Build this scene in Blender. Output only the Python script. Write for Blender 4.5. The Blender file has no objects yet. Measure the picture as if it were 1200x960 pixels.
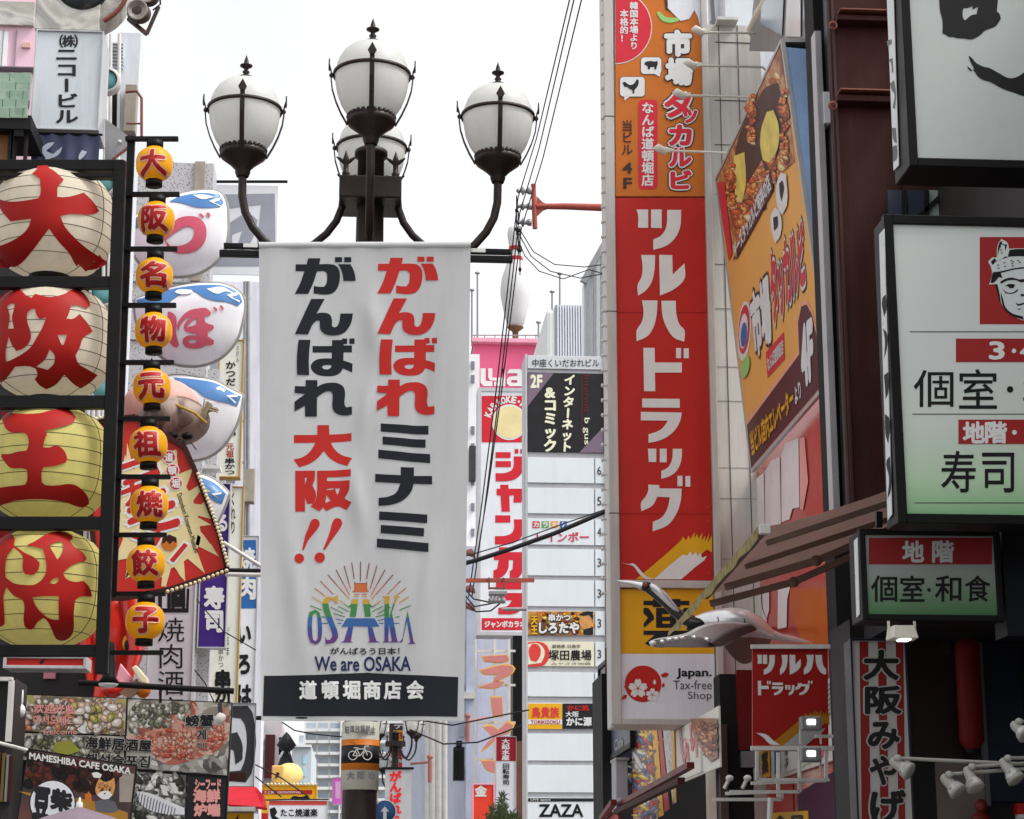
import bpy, bmesh, math, random
from mathutils import Vector
R = math.radians
random.seed(7)
sc = bpy.context.scene
col = sc.collection

# ---------------------------------------------------------------- camera, sky, sun, exposure
F_PX, YAW, PITCH = 2370.0, R(3.96), R(14.0)          # the photograph is 1200 x 960
CAM = Vector((0, 0, 1.6))
cd = bpy.data.cameras.new("camera")
cd.sensor_width = 36.0
cd.lens = 36.0 * F_PX / 1200.0
cd.clip_start, cd.clip_end = 0.1, 3000
cam = bpy.data.objects.new("camera", cd)
col.objects.link(cam)
cam.location = CAM
cam.rotation_euler = (R(90) + PITCH, 0, -YAW)
sc.camera = cam
SUN_DIR = Vector((0.52, -0.20, 0.83)).normalized()     # towards the sun
SUN_EL = math.asin(SUN_DIR.z)
SUN_AZ = math.atan2(SUN_DIR.x, SUN_DIR.y)
wd = bpy.data.worlds.new("World")
sc.world = wd
wd.use_nodes = True
nt = wd.node_tree
bg = nt.nodes["Background"]
sky = nt.nodes.new("ShaderNodeTexSky")
sky.sky_type = 'NISHITA'
sky.sun_disc = False
sky.sun_elevation = SUN_EL
sky.sun_rotation = SUN_AZ
sky.air_density = 1.0
sky.dust_density = 4.0
bw = nt.nodes.new("ShaderNodeRGBToBW")
cloud = nt.nodes.new("ShaderNodeMix"); cloud.data_type = 'RGBA'
cloud.inputs[0].default_value = 0.86
nz = nt.nodes.new("ShaderNodeTexNoise"); nz.inputs['Scale'].default_value = 3.2; nz.inputs['Detail'].default_value = 5
rmp = nt.nodes.new("ShaderNodeMapRange")
rmp.inputs['From Min'].default_value = 0.35; rmp.inputs['From Max'].default_value = 0.65
rmp.inputs['To Min'].default_value = 0.90; rmp.inputs['To Max'].default_value = 1.12
addm = nt.nodes.new("ShaderNodeMath"); addm.operation = 'ADD'; addm.inputs[1].default_value = 3.6
mul = nt.nodes.new("ShaderNodeMath"); mul.operation = 'MULTIPLY'
tc = nt.nodes.new("ShaderNodeTexCoord")
nt.links.new(tc.outputs['Generated'], nz.inputs['Vector'])
nt.links.new(nz.outputs['Fac'], rmp.inputs['Value'])
nt.links.new(sky.outputs[0], bw.inputs[0])
nt.links.new(bw.outputs[0], addm.inputs[0])
nt.links.new(addm.outputs[0], mul.inputs[0])
nt.links.new(rmp.outputs[0], mul.inputs[1])
nt.links.new(sky.outputs[0], cloud.inputs[6])
nt.links.new(mul.outputs[0], cloud.inputs[7])
nt.links.new(cloud.outputs[2], bg.inputs[0])
bg.inputs[1].default_value = 0.12
sl = bpy.data.lights.new("sun", 'SUN')
sl.energy = 1.4
sl.angle = R(14)
sl.color = (1.0, 0.965, 0.91)
so = bpy.data.objects.new("sun", sl)
col.objects.link(so)
so.rotation_euler = SUN_DIR.to_track_quat('Z', 'Y').to_euler()
vs = sc.view_settings
vs.view_transform = 'Standard'; vs.look = 'None'; vs.gamma = 1.0; vs.exposure = 0.68; vs.use_curve_mapping = False
sc.render.engine = 'CYCLES'
sc.cycles.max_bounces = 6
sc.cycles.use_denoising = True
sc.cycles.sample_clamp_indirect = 6.0

# ---------------------------------------------------------------- photograph geometry
_fw = Vector((math.sin(YAW) * math.cos(PITCH), math.cos(YAW) * math.cos(PITCH), math.sin(PITCH)))
_rt = Vector((math.cos(YAW), -math.sin(YAW), 0))
_up = Vector((-math.sin(YAW) * math.sin(PITCH), -math.cos(YAW) * math.sin(PITCH), math.cos(PITCH)))
def ray(px, py):
    return _fw + _rt * ((px - 600.0) / F_PX) + _up * ((480.0 - py) / F_PX)
def P(px, py, Y):
    d = ray(px, py)
    return CAM + d * (Y / d.y)
class Plane:
    def __init__(s, o, u, v):
        s.o, s.u, s.v = Vector(o), Vector(u).normalized(), Vector(v).normalized()
        s.n = s.u.cross(s.v).normalized()
    def px(s, x, y, h=0.0):
        d = ray(x, y)
        p = CAM + d * ((s.o + s.n * h - CAM).dot(s.n) / d.dot(s.n)) - s.o
        return (p.dot(s.u), p.dot(s.v))
    def pts(s, L):
        return [s.px(*p) for p in L]
    def w(s, a, b, h=0.0):
        return s.o + s.u * a + s.v * b + s.n * h
def FY(Y):
    return Plane((0, Y, 0), (1, 0, 0), (0, 0, 1))
def WX(X):                                            # a wall on the right-hand side, facing the street
    return Plane((X, 0, 0), (0, -1, 0), (0, 0, 1))
def Z(ox, oy, s, L):
    return [(ox + x / s, oy + y / s) for x, y in L]

# ---------------------------------------------------------------- materials
def lin(c):
    c = c / 255.0
    return c / 12.92 if c <= 0.04045 else ((c + 0.055) / 1.055) ** 2.4
def C(r, g, b, k=1.25):
    return tuple(min(0.86, lin(v) * k) for v in (r, g, b))
MATS = {}
def mat(name, rgb, rough=0.55, var=0.10, scale=3.0, grime=0.0, bump=0.0, bscale=60.0, metal=0.0, emit=0.0, trans=0.0, alpha=1.0, spec=0.22):
    if name in MATS:
        return MATS[name]
    m = bpy.data.materials.new(name)
    MATS[name] = m
    m.use_nodes = True
    t = m.node_tree
    b = t.nodes["Principled BSDF"]
    L = t.links
    tcn = t.nodes.new("ShaderNodeTexCoord")
    n = t.nodes.new("ShaderNodeTexNoise"); n.inputs['Scale'].default_value = scale; n.inputs['Detail'].default_value = 6; n.inputs['Roughness'].default_value = 0.62
    L.new(tcn.outputs['Object'], n.inputs['Vector'])
    mr = t.nodes.new("ShaderNodeMapRange")
    mr.inputs['From Min'].default_value = 0.3; mr.inputs['From Max'].default_value = 0.7
    mr.inputs['To Min'].default_value = 1 - var; mr.inputs['To Max'].default_value = 1 + var * 0.6
    L.new(n.outputs['Fac'], mr.inputs['Value'])
    sca = t.nodes.new("ShaderNodeVectorMath"); sca.operation = 'SCALE'
    sca.inputs[0].default_value = rgb
    L.new(mr.outputs[0], sca.inputs['Scale'])
    out = sca.outputs[0]
    if grime > 0:
        mp = t.nodes.new("ShaderNodeMapping"); mp.inputs['Scale'].default_value = (7, 7, 0.55)
        L.new(tcn.outputs['Object'], mp.inputs['Vector'])
        n2 = t.nodes.new("ShaderNodeTexNoise"); n2.inputs['Scale'].default_value = 1.6; n2.inputs['Detail'].default_value = 8; n2.inputs['Roughness'].default_value = 0.7
        L.new(mp.outputs[0], n2.inputs['Vector'])
        r2 = t.nodes.new("ShaderNodeMapRange")
        r2.inputs['From Min'].default_value = 0.46; r2.inputs['From Max'].default_value = 0.78
        r2.inputs['To Min'].default_value = 0.0; r2.inputs['To Max'].default_value = grime
        L.new(n2.outputs['Fac'], r2.inputs['Value'])
        mx = t.nodes.new("ShaderNodeMix"); mx.data_type = 'RGBA'
        L.new(r2.outputs[0], mx.inputs[0]); L.new(out, mx.inputs[6])
        mx.inputs[7].default_value = (0.09, 0.075, 0.055, 1)
        out = mx.outputs[2]
    L.new(out, b.inputs['Base Color'])
    rr = t.nodes.new("ShaderNodeMapRange"); rr.inputs['To Min'].default_value = max(0.05, rough - 0.12); rr.inputs['To Max'].default_value = min(1, rough + 0.12)
    L.new(n.outputs['Fac'], rr.inputs['Value']); L.new(rr.outputs[0], b.inputs['Roughness'])
    b.inputs['Metallic'].default_value = metal
    b.inputs['Specular IOR Level'].default_value = spec
    if bump > 0:
        n3 = t.nodes.new("ShaderNodeTexNoise"); n3.inputs['Scale'].default_value = bscale; n3.inputs['Detail'].default_value = 4
        L.new(tcn.outputs['Object'], n3.inputs['Vector'])
        bp = t.nodes.new("ShaderNodeBump"); bp.inputs['Strength'].default_value = bump; bp.inputs['Distance'].default_value = 0.01
        L.new(n3.outputs['Fac'], bp.inputs['Height']); L.new(bp.outputs[0], b.inputs['Normal'])
    if emit > 0:
        L.new(out, b.inputs['Emission Color']); b.inputs['Emission Strength'].default_value = emit
    if trans > 0:                                     # thin paper, plastic or cloth that lets light through
        tl = t.nodes.new("ShaderNodeBsdfTranslucent"); L.new(out, tl.inputs['Color'])
        ms = t.nodes.new("ShaderNodeMixShader"); ms.inputs[0].default_value = trans
        L.new(b.outputs[0], ms.inputs[1]); L.new(tl.outputs[0], ms.inputs[2])
        L.new(ms.outputs[0], t.nodes["Material Output"].inputs['Surface'])
    return m
def ramp_mat(name, stops, scale, kind='noise', rough=0.5, axis=None, lo=0, hi=1, const=False, detail=5, distort=1.5, stretch=(1, 1, 1)):
    """printed pictures and patterns: a colour ramp over noise, cells or one object axis"""
    if name in MATS:
        return MATS[name]
    m = bpy.data.materials.new(name); MATS[name] = m
    m.use_nodes = True
    t = m.node_tree; L = t.links; b = t.nodes["Principled BSDF"]
    tcn = t.nodes.new("ShaderNodeTexCoord")
    r = t.nodes.new("ShaderNodeValToRGB")
    el = r.color_ramp.elements
    while len(el) < len(stops):
        el.new(0.5)
    for e, (p, c) in zip(el, stops):
        e.position = p; e.color = (*c, 1)
    if const:
        r.color_ramp.interpolation = 'CONSTANT'
    if axis is not None:
        sp = t.nodes.new("ShaderNodeSeparateXYZ"); L.new(tcn.outputs['Object'], sp.inputs[0])
        mr = t.nodes.new("ShaderNodeMapRange"); mr.inputs['From Min'].default_value = lo; mr.inputs['From Max'].default_value = hi
        L.new(sp.outputs[axis], mr.inputs['Value']); L.new(mr.outputs[0], r.inputs[0])
    else:
        mp = t.nodes.new("ShaderNodeMapping"); mp.inputs['Scale'].default_value = stretch
        L.new(tcn.outputs['Object'], mp.inputs['Vector'])
        if kind == 'noise':
            n = t.nodes.new("ShaderNodeTexNoise"); n.inputs['Scale'].default_value = scale; n.inputs['Detail'].default_value = detail; n.inputs['Distortion'].default_value = distort
            L.new(mp.outputs[0], n.inputs['Vector']); L.new(n.outputs['Fac'], r.inputs[0])
        elif kind == 'wave':
            n = t.nodes.new("ShaderNodeTexWave"); n.inputs['Scale'].default_value = scale; n.inputs['Distortion'].default_value = distort
            L.new(mp.outputs[0], n.inputs['Vector']); L.new(n.outputs['Fac'], r.inputs[0])
        else:
            n = t.nodes.new("ShaderNodeTexVoronoi"); n.inputs['Scale'].default_value = scale
            src = mp.outputs[0]
            if kind == 'clutter':                     # irregular shards, as a busy photograph looks from afar
                nn = t.nodes.new("ShaderNodeTexNoise"); nn.inputs['Scale'].default_value = scale * .5; nn.inputs['Detail'].default_value = 6
                L.new(src, nn.inputs['Vector'])
                sc1 = t.nodes.new("ShaderNodeVectorMath"); sc1.operation = 'SCALE'; sc1.inputs['Scale'].default_value = 2.4 / scale
                L.new(nn.outputs['Color'], sc1.inputs[0])
                ad = t.nodes.new("ShaderNodeVectorMath"); ad.operation = 'ADD'
                L.new(src, ad.inputs[0]); L.new(sc1.outputs[0], ad.inputs[1]); src = ad.outputs[0]
            L.new(src, n.inputs['Vector']); L.new(n.outputs['Distance' if kind == 'dots' else 'Color'], r.inputs[0])
    L.new(r.outputs[0], b.inputs['Base Color'])
    b.inputs['Roughness'].default_value = rough
    return m

WHITE = mat("white print", (0.78, 0.78, 0.77), 0.5, 0.05, 5)
SIGNWHITE = mat("white acrylic", C(212, 214, 220, 1.2), 0.35, 0.06, 3, grime=0.12)
RED = mat("red print", (0.47, 0.018, 0.016), 0.45, 0.10, 4)
SIGNRED = mat("red sign film", (0.56, 0.020, 0.014), 0.42, 0.14, 1.3, grime=0.10)
BLACK = mat("black print", (0.018, 0.018, 0.022), 0.5, 0.2, 6)
INK = mat("brush ink", (0.010, 0.010, 0.012), 0.6, 0.3, 8)
YELLOW = mat("yellow print", (0.82, 0.43, 0.015), 0.45, 0.08, 4)
ORANGE = mat("orange print", (0.62, 0.17, 0.02), 0.45, 0.12, 3, grime=0.05)
BLACKMETAL = mat("black painted steel", (0.009, 0.0085, 0.009), 0.5, 0.3, 8, bump=0.15, bscale=90, spec=.14)
LAMPMETAL = mat("dark brown cast iron", (0.026, 0.017, 0.015), 0.42, 0.3, 9, bump=0.2, bscale=80)
ALU = mat("pale aluminium", (0.52, 0.52, 0.53), 0.38, 0.12, 3, grime=0.25, metal=0.35)
GREYSTEEL = mat("grey steel", (0.30, 0.30, 0.31), 0.45, 0.15, 4, grime=0.3, metal=0.3)
WHITEPAINT = mat("white painted metal", (0.70, 0.69, 0.66), 0.45, 0.1, 5, grime=0.25)
NAVY = mat("navy print", (0.012, 0.02, 0.09), 0.5, 0.1, 5)
PURPLE = mat("purple print", (0.055, 0.02, 0.20), 0.45, 0.12, 4)
BLUE = mat("blue print", (0.03, 0.14, 0.42), 0.45, 0.12, 4)
GREEN = mat("green print", (0.03, 0.22, 0.05), 0.5, 0.12, 4)
GREY = mat("grey print", (0.22, 0.22, 0.24), 0.5, 0.1, 4)
RUST = mat("red oxide paint", (0.22, 0.065, 0.045), 0.55, 0.25, 6, grime=0.35, bump=0.2)
RUBBER = mat("cable rubber", (0.015, 0.015, 0.017), 0.6, 0.2, 10)
DARK = mat("dark shop interior", (0.010, 0.009, 0.010), 0.7, 0.4, 2)
MAROON = mat("dark maroon paint", (0.052, 0.017, 0.015), 0.62, 0.25, 2.5, grime=0.2, spec=.1)

# ---------------------------------------------------------------- mesh building
class MB:
    def __init__(s):
        s.v, s.f, s.smooth = [], [], []
    def add(s, V, Fc, smooth=False):
        k = len(s.v)
        s.v += [Vector(p) for p in V]
        s.f += [tuple(i + k for i in f) for f in Fc]
        s.smooth += [smooth] * len(Fc)
        return s
    def box(s, x0, x1, y0, y1, z0, z1):
        x0, x1 = sorted((x0, x1)); y0, y1 = sorted((y0, y1)); z0, z1 = sorted((z0, z1))
        return s.add([(x0, y0, z0), (x1, y0, z0), (x1, y1, z0), (x0, y1, z0), (x0, y0, z1), (x1, y0, z1), (x1, y1, z1), (x0, y1, z1)],
                     [(0, 3, 2, 1), (4, 5, 6, 7), (0, 1, 5, 4), (1, 2, 6, 5), (2, 3, 7, 6), (3, 0, 4, 7)])
    def hexa(s, A, B):                                # two matching quads joined
        return s.add(list(A) + list(B), [(0, 1, 2, 3), (7, 6, 5, 4), (0, 4, 5, 1), (1, 5, 6, 2), (2, 6, 7, 3), (3, 7, 4, 0)])
    def bar(s, p, q, w, h=None, up=(0, 0, 1)):
        p, q = Vector(p), Vector(q); h = h or w
        d = (q - p).normalized(); u = Vector(up)
        if abs(d.dot(u)) > 0.98: u = Vector((1, 0, 0))
        a = d.cross(u).normalized() * (w / 2); b = a.cross(d).normalized() * (h / 2)
        return s.hexa([p - a - b, p + a - b, p + a + b, p - a + b], [q - a - b, q + a - b, q + a + b, q - a + b])
    def tube(s, pts, r, n=10, cap=True):
        pts = [Vector(p) for p in pts]
        rr = r if isinstance(r, (list, tuple)) else [r] * len(pts)
        V, Fc = [], []
        ref = None
        for i, p in enumerate(pts):
            d = (pts[min(i + 1, len(pts) - 1)] - pts[max(i - 1, 0)]).normalized()
            if ref is None:
                ref = Vector((0, 0, 1)) if abs(d.z) < 0.9 else Vector((1, 0, 0))
            a = (ref - d * ref.dot(d)).normalized(); b = d.cross(a); ref = a
            for k in range(n):
                t = 2 * math.pi * k / n
                V.append(p + (a * math.cos(t) + b * math.sin(t)) * rr[i])
        for i in range(len(pts) - 1):
            for k in range(n):
                Fc.append((i * n + k, i * n + (k + 1) % n, (i + 1) * n + (k + 1) % n, (i + 1) * n + k))
        s.add(V, Fc, True)
        if cap:
            m = len(pts) - 1
            s.add(V[:n], [tuple(range(n))[::-1]]); s.add(V[m * n:], [tuple(range(n))])
        return s
    def lathe(s, prof, c, n=24, axis=(0, 0, 1), sx=1.0):
        c = Vector(c); ax = Vector(axis).normalized()
        ref = Vector((1, 0, 0)) if abs(ax.x) < 0.9 else Vector((0, 1, 0))
        a = (ref - ax * ref.dot(ax)).normalized(); b = ax.cross(a)
        V, Fc = [], []
        for r, z in prof:
            for k in range(n):
                t = 2 * math.pi * k / n
                V.append(c + ax * z + (a * math.cos(t) * sx + b * math.sin(t)) * max(r, 1e-5))
        for i in range(len(prof) - 1):
            for k in range(n):
                Fc.append((i * n + k, i * n + (k + 1) % n, (i + 1) * n + (k + 1) % n, (i + 1) * n + k))
        return s.add(V, Fc, True)
    def ell(s, c, rx, ry, rz, n=20, m=12):
        c = Vector(c); V, Fc = [], []
        for i in range(m + 1):
            t = math.pi * i / m
            for k in range(n):
                p = 2 * math.pi * k / n
                V.append(c + Vector((rx * math.sin(t) * math.cos(p), ry * math.sin(t) * math.sin(p), rz * math.cos(t))))
        for i in range(m):
            for k in range(n):
                Fc.append((i * n + k, (i + 1) * n + k, (i + 1) * n + (k + 1) % n, i * n + (k + 1) % n))
        return s.add(V, Fc, True)
    def prism(s, front, off):                         # a polygon (3D points) pushed along a vector
        off = Vector(off); n = len(front)
        V = [Vector(p) for p in front] + [Vector(p) + off for p in front]
        return s.add(V, [tuple(range(n)), tuple(range(2 * n - 1, n - 1, -1))] + [(i, i + n, (i + 1) % n + n, (i + 1) % n) for i in range(n)])

def mesh_obj(name, mb, m, parent=None, loc=(0, 0, 0), bevel=0.0):
    me = bpy.data.meshes.new(name)
    lo = Vector(loc)
    me.from_pydata([tuple(p - lo) for p in mb.v], [], mb.f)
    me.polygons.foreach_set("use_smooth", mb.smooth)
    me.update()
    for k in (m if isinstance(m, (list, tuple)) else [m]):
        me.materials.append(k)
    o = bpy.data.objects.new(name, me)
    col.objects.link(o)
    if parent is not None:
        o.parent = parent
    else:
        o.location = lo
    if bevel > 0:
        b = o.modifiers.new("bevel", 'BEVEL'); b.width = bevel; b.segments = 2; b.limit_method = 'ANGLE'
    return o
def tag(o, label, cat, group=None, kind=None):
    if label: o['label'] = label
    if cat: o['category'] = cat
    if group: o['group'] = group
    if kind: o['kind'] = kind
    return o
class Thing:
    def __init__(s, name, label, cat, loc, group=None):
        s.loc = Vector(loc)
        s.o = bpy.data.objects.new(name, None)
        s.o.empty_display_size = 0.1
        col.objects.link(s.o)
        s.o.location = s.loc
        tag(s.o, label, cat, group)
    def part(s, name, mb, m, parent=None, bevel=0.0, label=None):
        o = mesh_obj(name, mb, m, parent or s.o, s.loc, bevel)
        if label: o['label'] = label
        return o
def one(name, mb, m, label, cat, loc, group=None, bevel=0.0):
    o = mesh_obj(name, mb, m, None, loc, bevel)
    return tag(o, label, cat, group)
def structure(name, mb, m, loc=(0, 0, 0)):
    return tag(mesh_obj(name, mb, m, None, loc), None, None, kind='structure')
def copy_tree(o, parent=None):
    c = o.copy(); col.objects.link(c); c.parent = parent
    for ch in list(o.children):
        copy_tree(ch, c)
    return c

# ---------------------------------------------------------------- flat artwork: lettering and shapes
def smooth_poly(L, ang=48, sub=4):
    n = len(L)
    pts = [Vector(p) for p in L]
    corner, tan = [], []
    for i in range(n):
        a, b, c = pts[i - 1], pts[i], pts[(i + 1) % n]
        d1, d2 = b - a, c - b
        if d1.length < 1e-9 or d2.length < 1e-9:
            corner.append(True); tan.append(Vector((0, 0))); continue
        t = abs(d1.angle_signed(d2)) if d1.length and d2.length else 0
        corner.append(t > R(ang))
        tan.append((d1.normalized() + d2.normalized()).normalized() if t < R(170) else Vector((0, 0)))
    out = []
    for i in range(n):
        p, q = pts[i], pts[(i + 1) % n]
        ln = (q - p).length
        ch = (q - p) if ln < 1e-9 else (q - p) / ln
        if corner[i] and corner[(i + 1) % n]:
            out.append(p); continue
        t0 = ch if corner[i] else tan[i]
        t1 = ch if corner[(i + 1) % n] else tan[(i + 1) % n]
        for k in range(sub):
            u = k / sub
            h0, h1 = 2 * u**3 - 3 * u**2 + 1, u**3 - 2 * u**2 + u
            h2, h3 = -2 * u**3 + 3 * u**2, u**3 - u**2
            out.append(p * h0 + t0 * (ln * h1) + q * h2 + t1 * (ln * h3))
    return [(p.x, p.y) for p in out]
def fill(loops):
    """triangulated area of closed 2D loops (holes by even-odd)"""
    x0 = min(p[0] for p in loops[0]); x1 = max(p[0] for p in loops[0])
    y0 = min(p[1] for p in loops[0]); y1 = max(p[1] for p in loops[0])
    k = max(x1 - x0, y1 - y0) or 1.0                  # filled at unit size, then scaled back
    cu = bpy.data.curves.new("area", 'CURVE'); cu.dimensions = '2D'; cu.fill_mode = 'BOTH'
    for L in loops:
        sp = cu.splines.new('POLY'); sp.points.add(len(L) - 1)
        for pt, (x, y) in zip(sp.points, L):
            pt.co = ((x - x0) / k, (y - y0) / k, 0, 1)
        sp.use_cyclic_u = True
    o = bpy.data.objects.new("area", cu)
    me = o.to_mesh()
    V = [(p.co.x * k + x0, p.co.y * k + y0) for p in me.vertices]; Fc = [tuple(f.vertices) for f in me.polygons]
    o.to_mesh_clear(); bpy.data.objects.remove(o); bpy.data.curves.remove(cu)
    return V, Fc
_TXT = {}
def text2d(s, res=3):
    if s not in _TXT:
        cu = bpy.data.curves.new("text", 'FONT'); cu.body = s; cu.resolution_u = res
        o = bpy.data.objects.new("text", cu)
        me = o.to_mesh()
        _TXT[s] = ([(p.co.x, p.co.y) for p in me.vertices], [tuple(f.vertices) for f in me.polygons])
        o.to_mesh_clear(); bpy.data.objects.remove(o); bpy.data.curves.remove(cu)
    return _TXT[s]
def column(s, pitch=1.0):
    V, Fc = [], []
    y = 0.0
    for ch in s:
        if ch == ' ':
            y -= 0.5; continue
        v, f = text2d(ch)
        k = len(V)
        if ch == 'ー':
            v = [(0.5 - (b - 0.38), 0.38 - (a - 0.5)) for a, b in v]
        elif ch.isascii():
            cx = (min(p[0] for p in v) + max(p[0] for p in v)) / 2
            v = [(a - cx + 0.5, b) for a, b in v]
        V += [(a, b + y) for a, b in v]
        Fc += [tuple(i + k for i in q) for q in f]
        y -= pitch
    return V, Fc
KERN = [(math.cos(R(a)), math.sin(R(a))) for a in range(0, 360, 45)]
class Art:
    """coloured sheets laid a few millimetres proud of a plane (or of a bulging surface)"""
    def __init__(s, thing, plane, base=0.003, warp=None, grid=0.0, parent=None, step=0.004):
        s.t, s.pl, s.base, s.warp, s.grid, s.parent, s.step = thing, plane, base, warp, grid, parent, step
        s.el = {}
        s.n = 0
        d = (plane.w(*plane.px(600, 480)) - CAM).length
        s.sc = 1.0 if warp else min(1.0, d / 60 + .08)   # sheets lie closer together where the camera is near
    def pts(s, L):                                    # photograph points carried onto the (bulging) surface
        if not s.warp: return s.pl.pts(L)
        out = []
        for x, y in L:
            a, b = s.pl.px(x, y); h = 0.0
            for _ in range(12):
                h = h * 0.4 + 0.6 * s.warp(a, b); a, b = s.pl.px(x, y, h)
            out.append((a, b))
        return out
    def put(s, V, Fc, m, layer, name, dh=0.0):
        if s.grid > 0 and V:
            bm = bmesh.new()
            vs_ = [bm.verts.new((a, b, 0)) for a, b in V]
            for f in Fc:
                try: bm.faces.new([vs_[i] for i in f])
                except ValueError: pass
            for ax in (0, 1):
                lo = min(p[ax] for p in V); hi = max(p[ax] for p in V)
                g = math.ceil(lo / s.grid) * s.grid
                while g < hi:
                    no = (1, 0, 0) if ax == 0 else (0, 1, 0)
                    bmesh.ops.bisect_plane(bm, geom=bm.verts[:] + bm.edges[:] + bm.faces[:], plane_co=(g, g, 0), plane_no=no)
                    g += s.grid
            bm.verts.index_update()
            V = [(v.co.x, v.co.y) for v in bm.verts]
            Fc = [tuple(v.index for v in f.verts) for f in bm.faces]
            bm.free()
        h = (s.base + layer * s.step + dh) * s.sc
        mb = s.el.setdefault((name, m.name), (MB(), m))[0]
        mb.add([s.pl.w(a, b, h + (s.warp(a, b) if s.warp else 0.0)) for a, b in V], Fc, s.warp is not None)
        return s
    def poly(s, L, m, layer=1, name='shape', holes=(), smooth=True, ab=False):
        loops = [L] + list(holes)
        if smooth: loops = [smooth_poly(q) for q in loops]
        if not ab: loops = [s.pts(q) for q in loops]
        V, Fc = fill(loops)
        s.n += 1
        return s.put(V, Fc, m, layer, name, (s.n % 9) * 0.0003)
    def rect(s, x0, y0, x1, y1, m, layer=1, name='panel'):
        V = s.pts([(x0, y1), (x1, y1), (x1, y0), (x0, y0)])
        s.n += 1
        return s.put(V, [(0, 1, 2, 3)], m, layer, name, (s.n % 9) * 0.0003)
    def quad(s, q, m, layer=1, name='panel'):
        s.n += 1
        return s.put(s.pts(q), [(0, 1, 2, 3)], m, layer, name, (s.n % 9) * 0.0003)
    def disc(s, cx, cy, rx, m, layer=1, name='shape', ry=None, n=28):
        ry = ry or rx
        return s.poly([(cx + rx * math.cos(2 * math.pi * k / n), cy + ry * math.sin(2 * math.pi * k / n)) for k in range(n)], m, layer, name, smooth=False)
    def line(s, p, q, w, m, layer=1, name='line'):
        p, q = Vector(p), Vector(q); d = (q - p).normalized(); nrm = Vector((-d.y, d.x)) * (w / 2)
        return s.poly([tuple(p + nrm), tuple(q + nrm), tuple(q - nrm), tuple(p - nrm)], m, layer, name, smooth=False)
    def _fit(s, V, quad):
        x0 = min(p[0] for p in V); x1 = max(p[0] for p in V); y0 = min(p[1] for p in V); y1 = max(p[1] for p in V)
        A, B, Cc, D = [Vector(p) for p in s.pts(quad)]        # tl, tr, br, bl
        out = []
        for a, b in V:
            u = (a - x0) / ((x1 - x0) or 1); v = (y1 - b) / ((y1 - y0) or 1)
            p = (A * (1 - u) + B * u) * (1 - v) + (D * (1 - u) + Cc * u) * v
            out.append((p.x, p.y))
        return out, (x1 - x0, y1 - y0)
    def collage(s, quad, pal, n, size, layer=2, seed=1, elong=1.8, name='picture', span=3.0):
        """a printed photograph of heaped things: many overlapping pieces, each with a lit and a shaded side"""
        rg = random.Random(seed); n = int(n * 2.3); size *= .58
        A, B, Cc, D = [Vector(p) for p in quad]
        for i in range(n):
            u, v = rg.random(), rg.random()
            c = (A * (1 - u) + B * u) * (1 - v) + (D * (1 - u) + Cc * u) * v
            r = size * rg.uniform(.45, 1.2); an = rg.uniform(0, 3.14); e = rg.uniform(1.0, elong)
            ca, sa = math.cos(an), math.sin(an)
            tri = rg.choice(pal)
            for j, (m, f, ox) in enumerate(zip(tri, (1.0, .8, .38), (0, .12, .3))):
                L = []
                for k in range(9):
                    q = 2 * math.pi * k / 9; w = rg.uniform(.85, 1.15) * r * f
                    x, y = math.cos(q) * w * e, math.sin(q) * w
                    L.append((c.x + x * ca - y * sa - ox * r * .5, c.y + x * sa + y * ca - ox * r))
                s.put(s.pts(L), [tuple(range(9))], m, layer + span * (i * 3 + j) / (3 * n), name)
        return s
    def text(s, txt, box, m, layer=2, bold=0.0, vert=False, outline=None, name='lettering', pitch=1.0, slant=0.0):
        """box: x0,y0,x1,y1 or four corners (tl, tr, br, bl) in photograph pixels; bold in ems"""
        V, Fc = column(txt, pitch) if vert else text2d(txt)
        if not V: return s
        if slant: V = [(a + b * slant, b) for a, b in V]
        q = box if len(box) == 4 and isinstance(box[0], tuple) else [(box[0], box[1]), (box[2], box[1]), (box[2], box[3]), (box[0], box[3])]
        A, B, Cc, D = [Vector(p) for p in s.pts(q)]
        W, (ew, eh) = s._fit(V, q)
        ux = (B - A) / max(ew, 0.05); uy = (A - D) / max(eh, 0.05)     # plane units per em
        for r, mm, ly in ([(outline[1], outline[0], layer)] if outline else []) + [(bold, m, layer + (1 if outline else 0))]:
            if r > 0:
                for k, (cx, cy) in enumerate(KERN):
                    d = ux * (cx * r) + uy * (cy * r)
                    s.put([(a + d.x, b + d.y) for a, b in W], Fc, mm, ly, name, 0.0003 * k)
            s.put(W, Fc, mm, ly, name, 0.0027)
        return s
    def flush(s):
        r = {}
        for (name, _), (mb, m) in s.el.items():
            if mb.f:
                r[name] = s.t.part(name, mb, m, s.parent)
        s.el = {}
        return r

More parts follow.
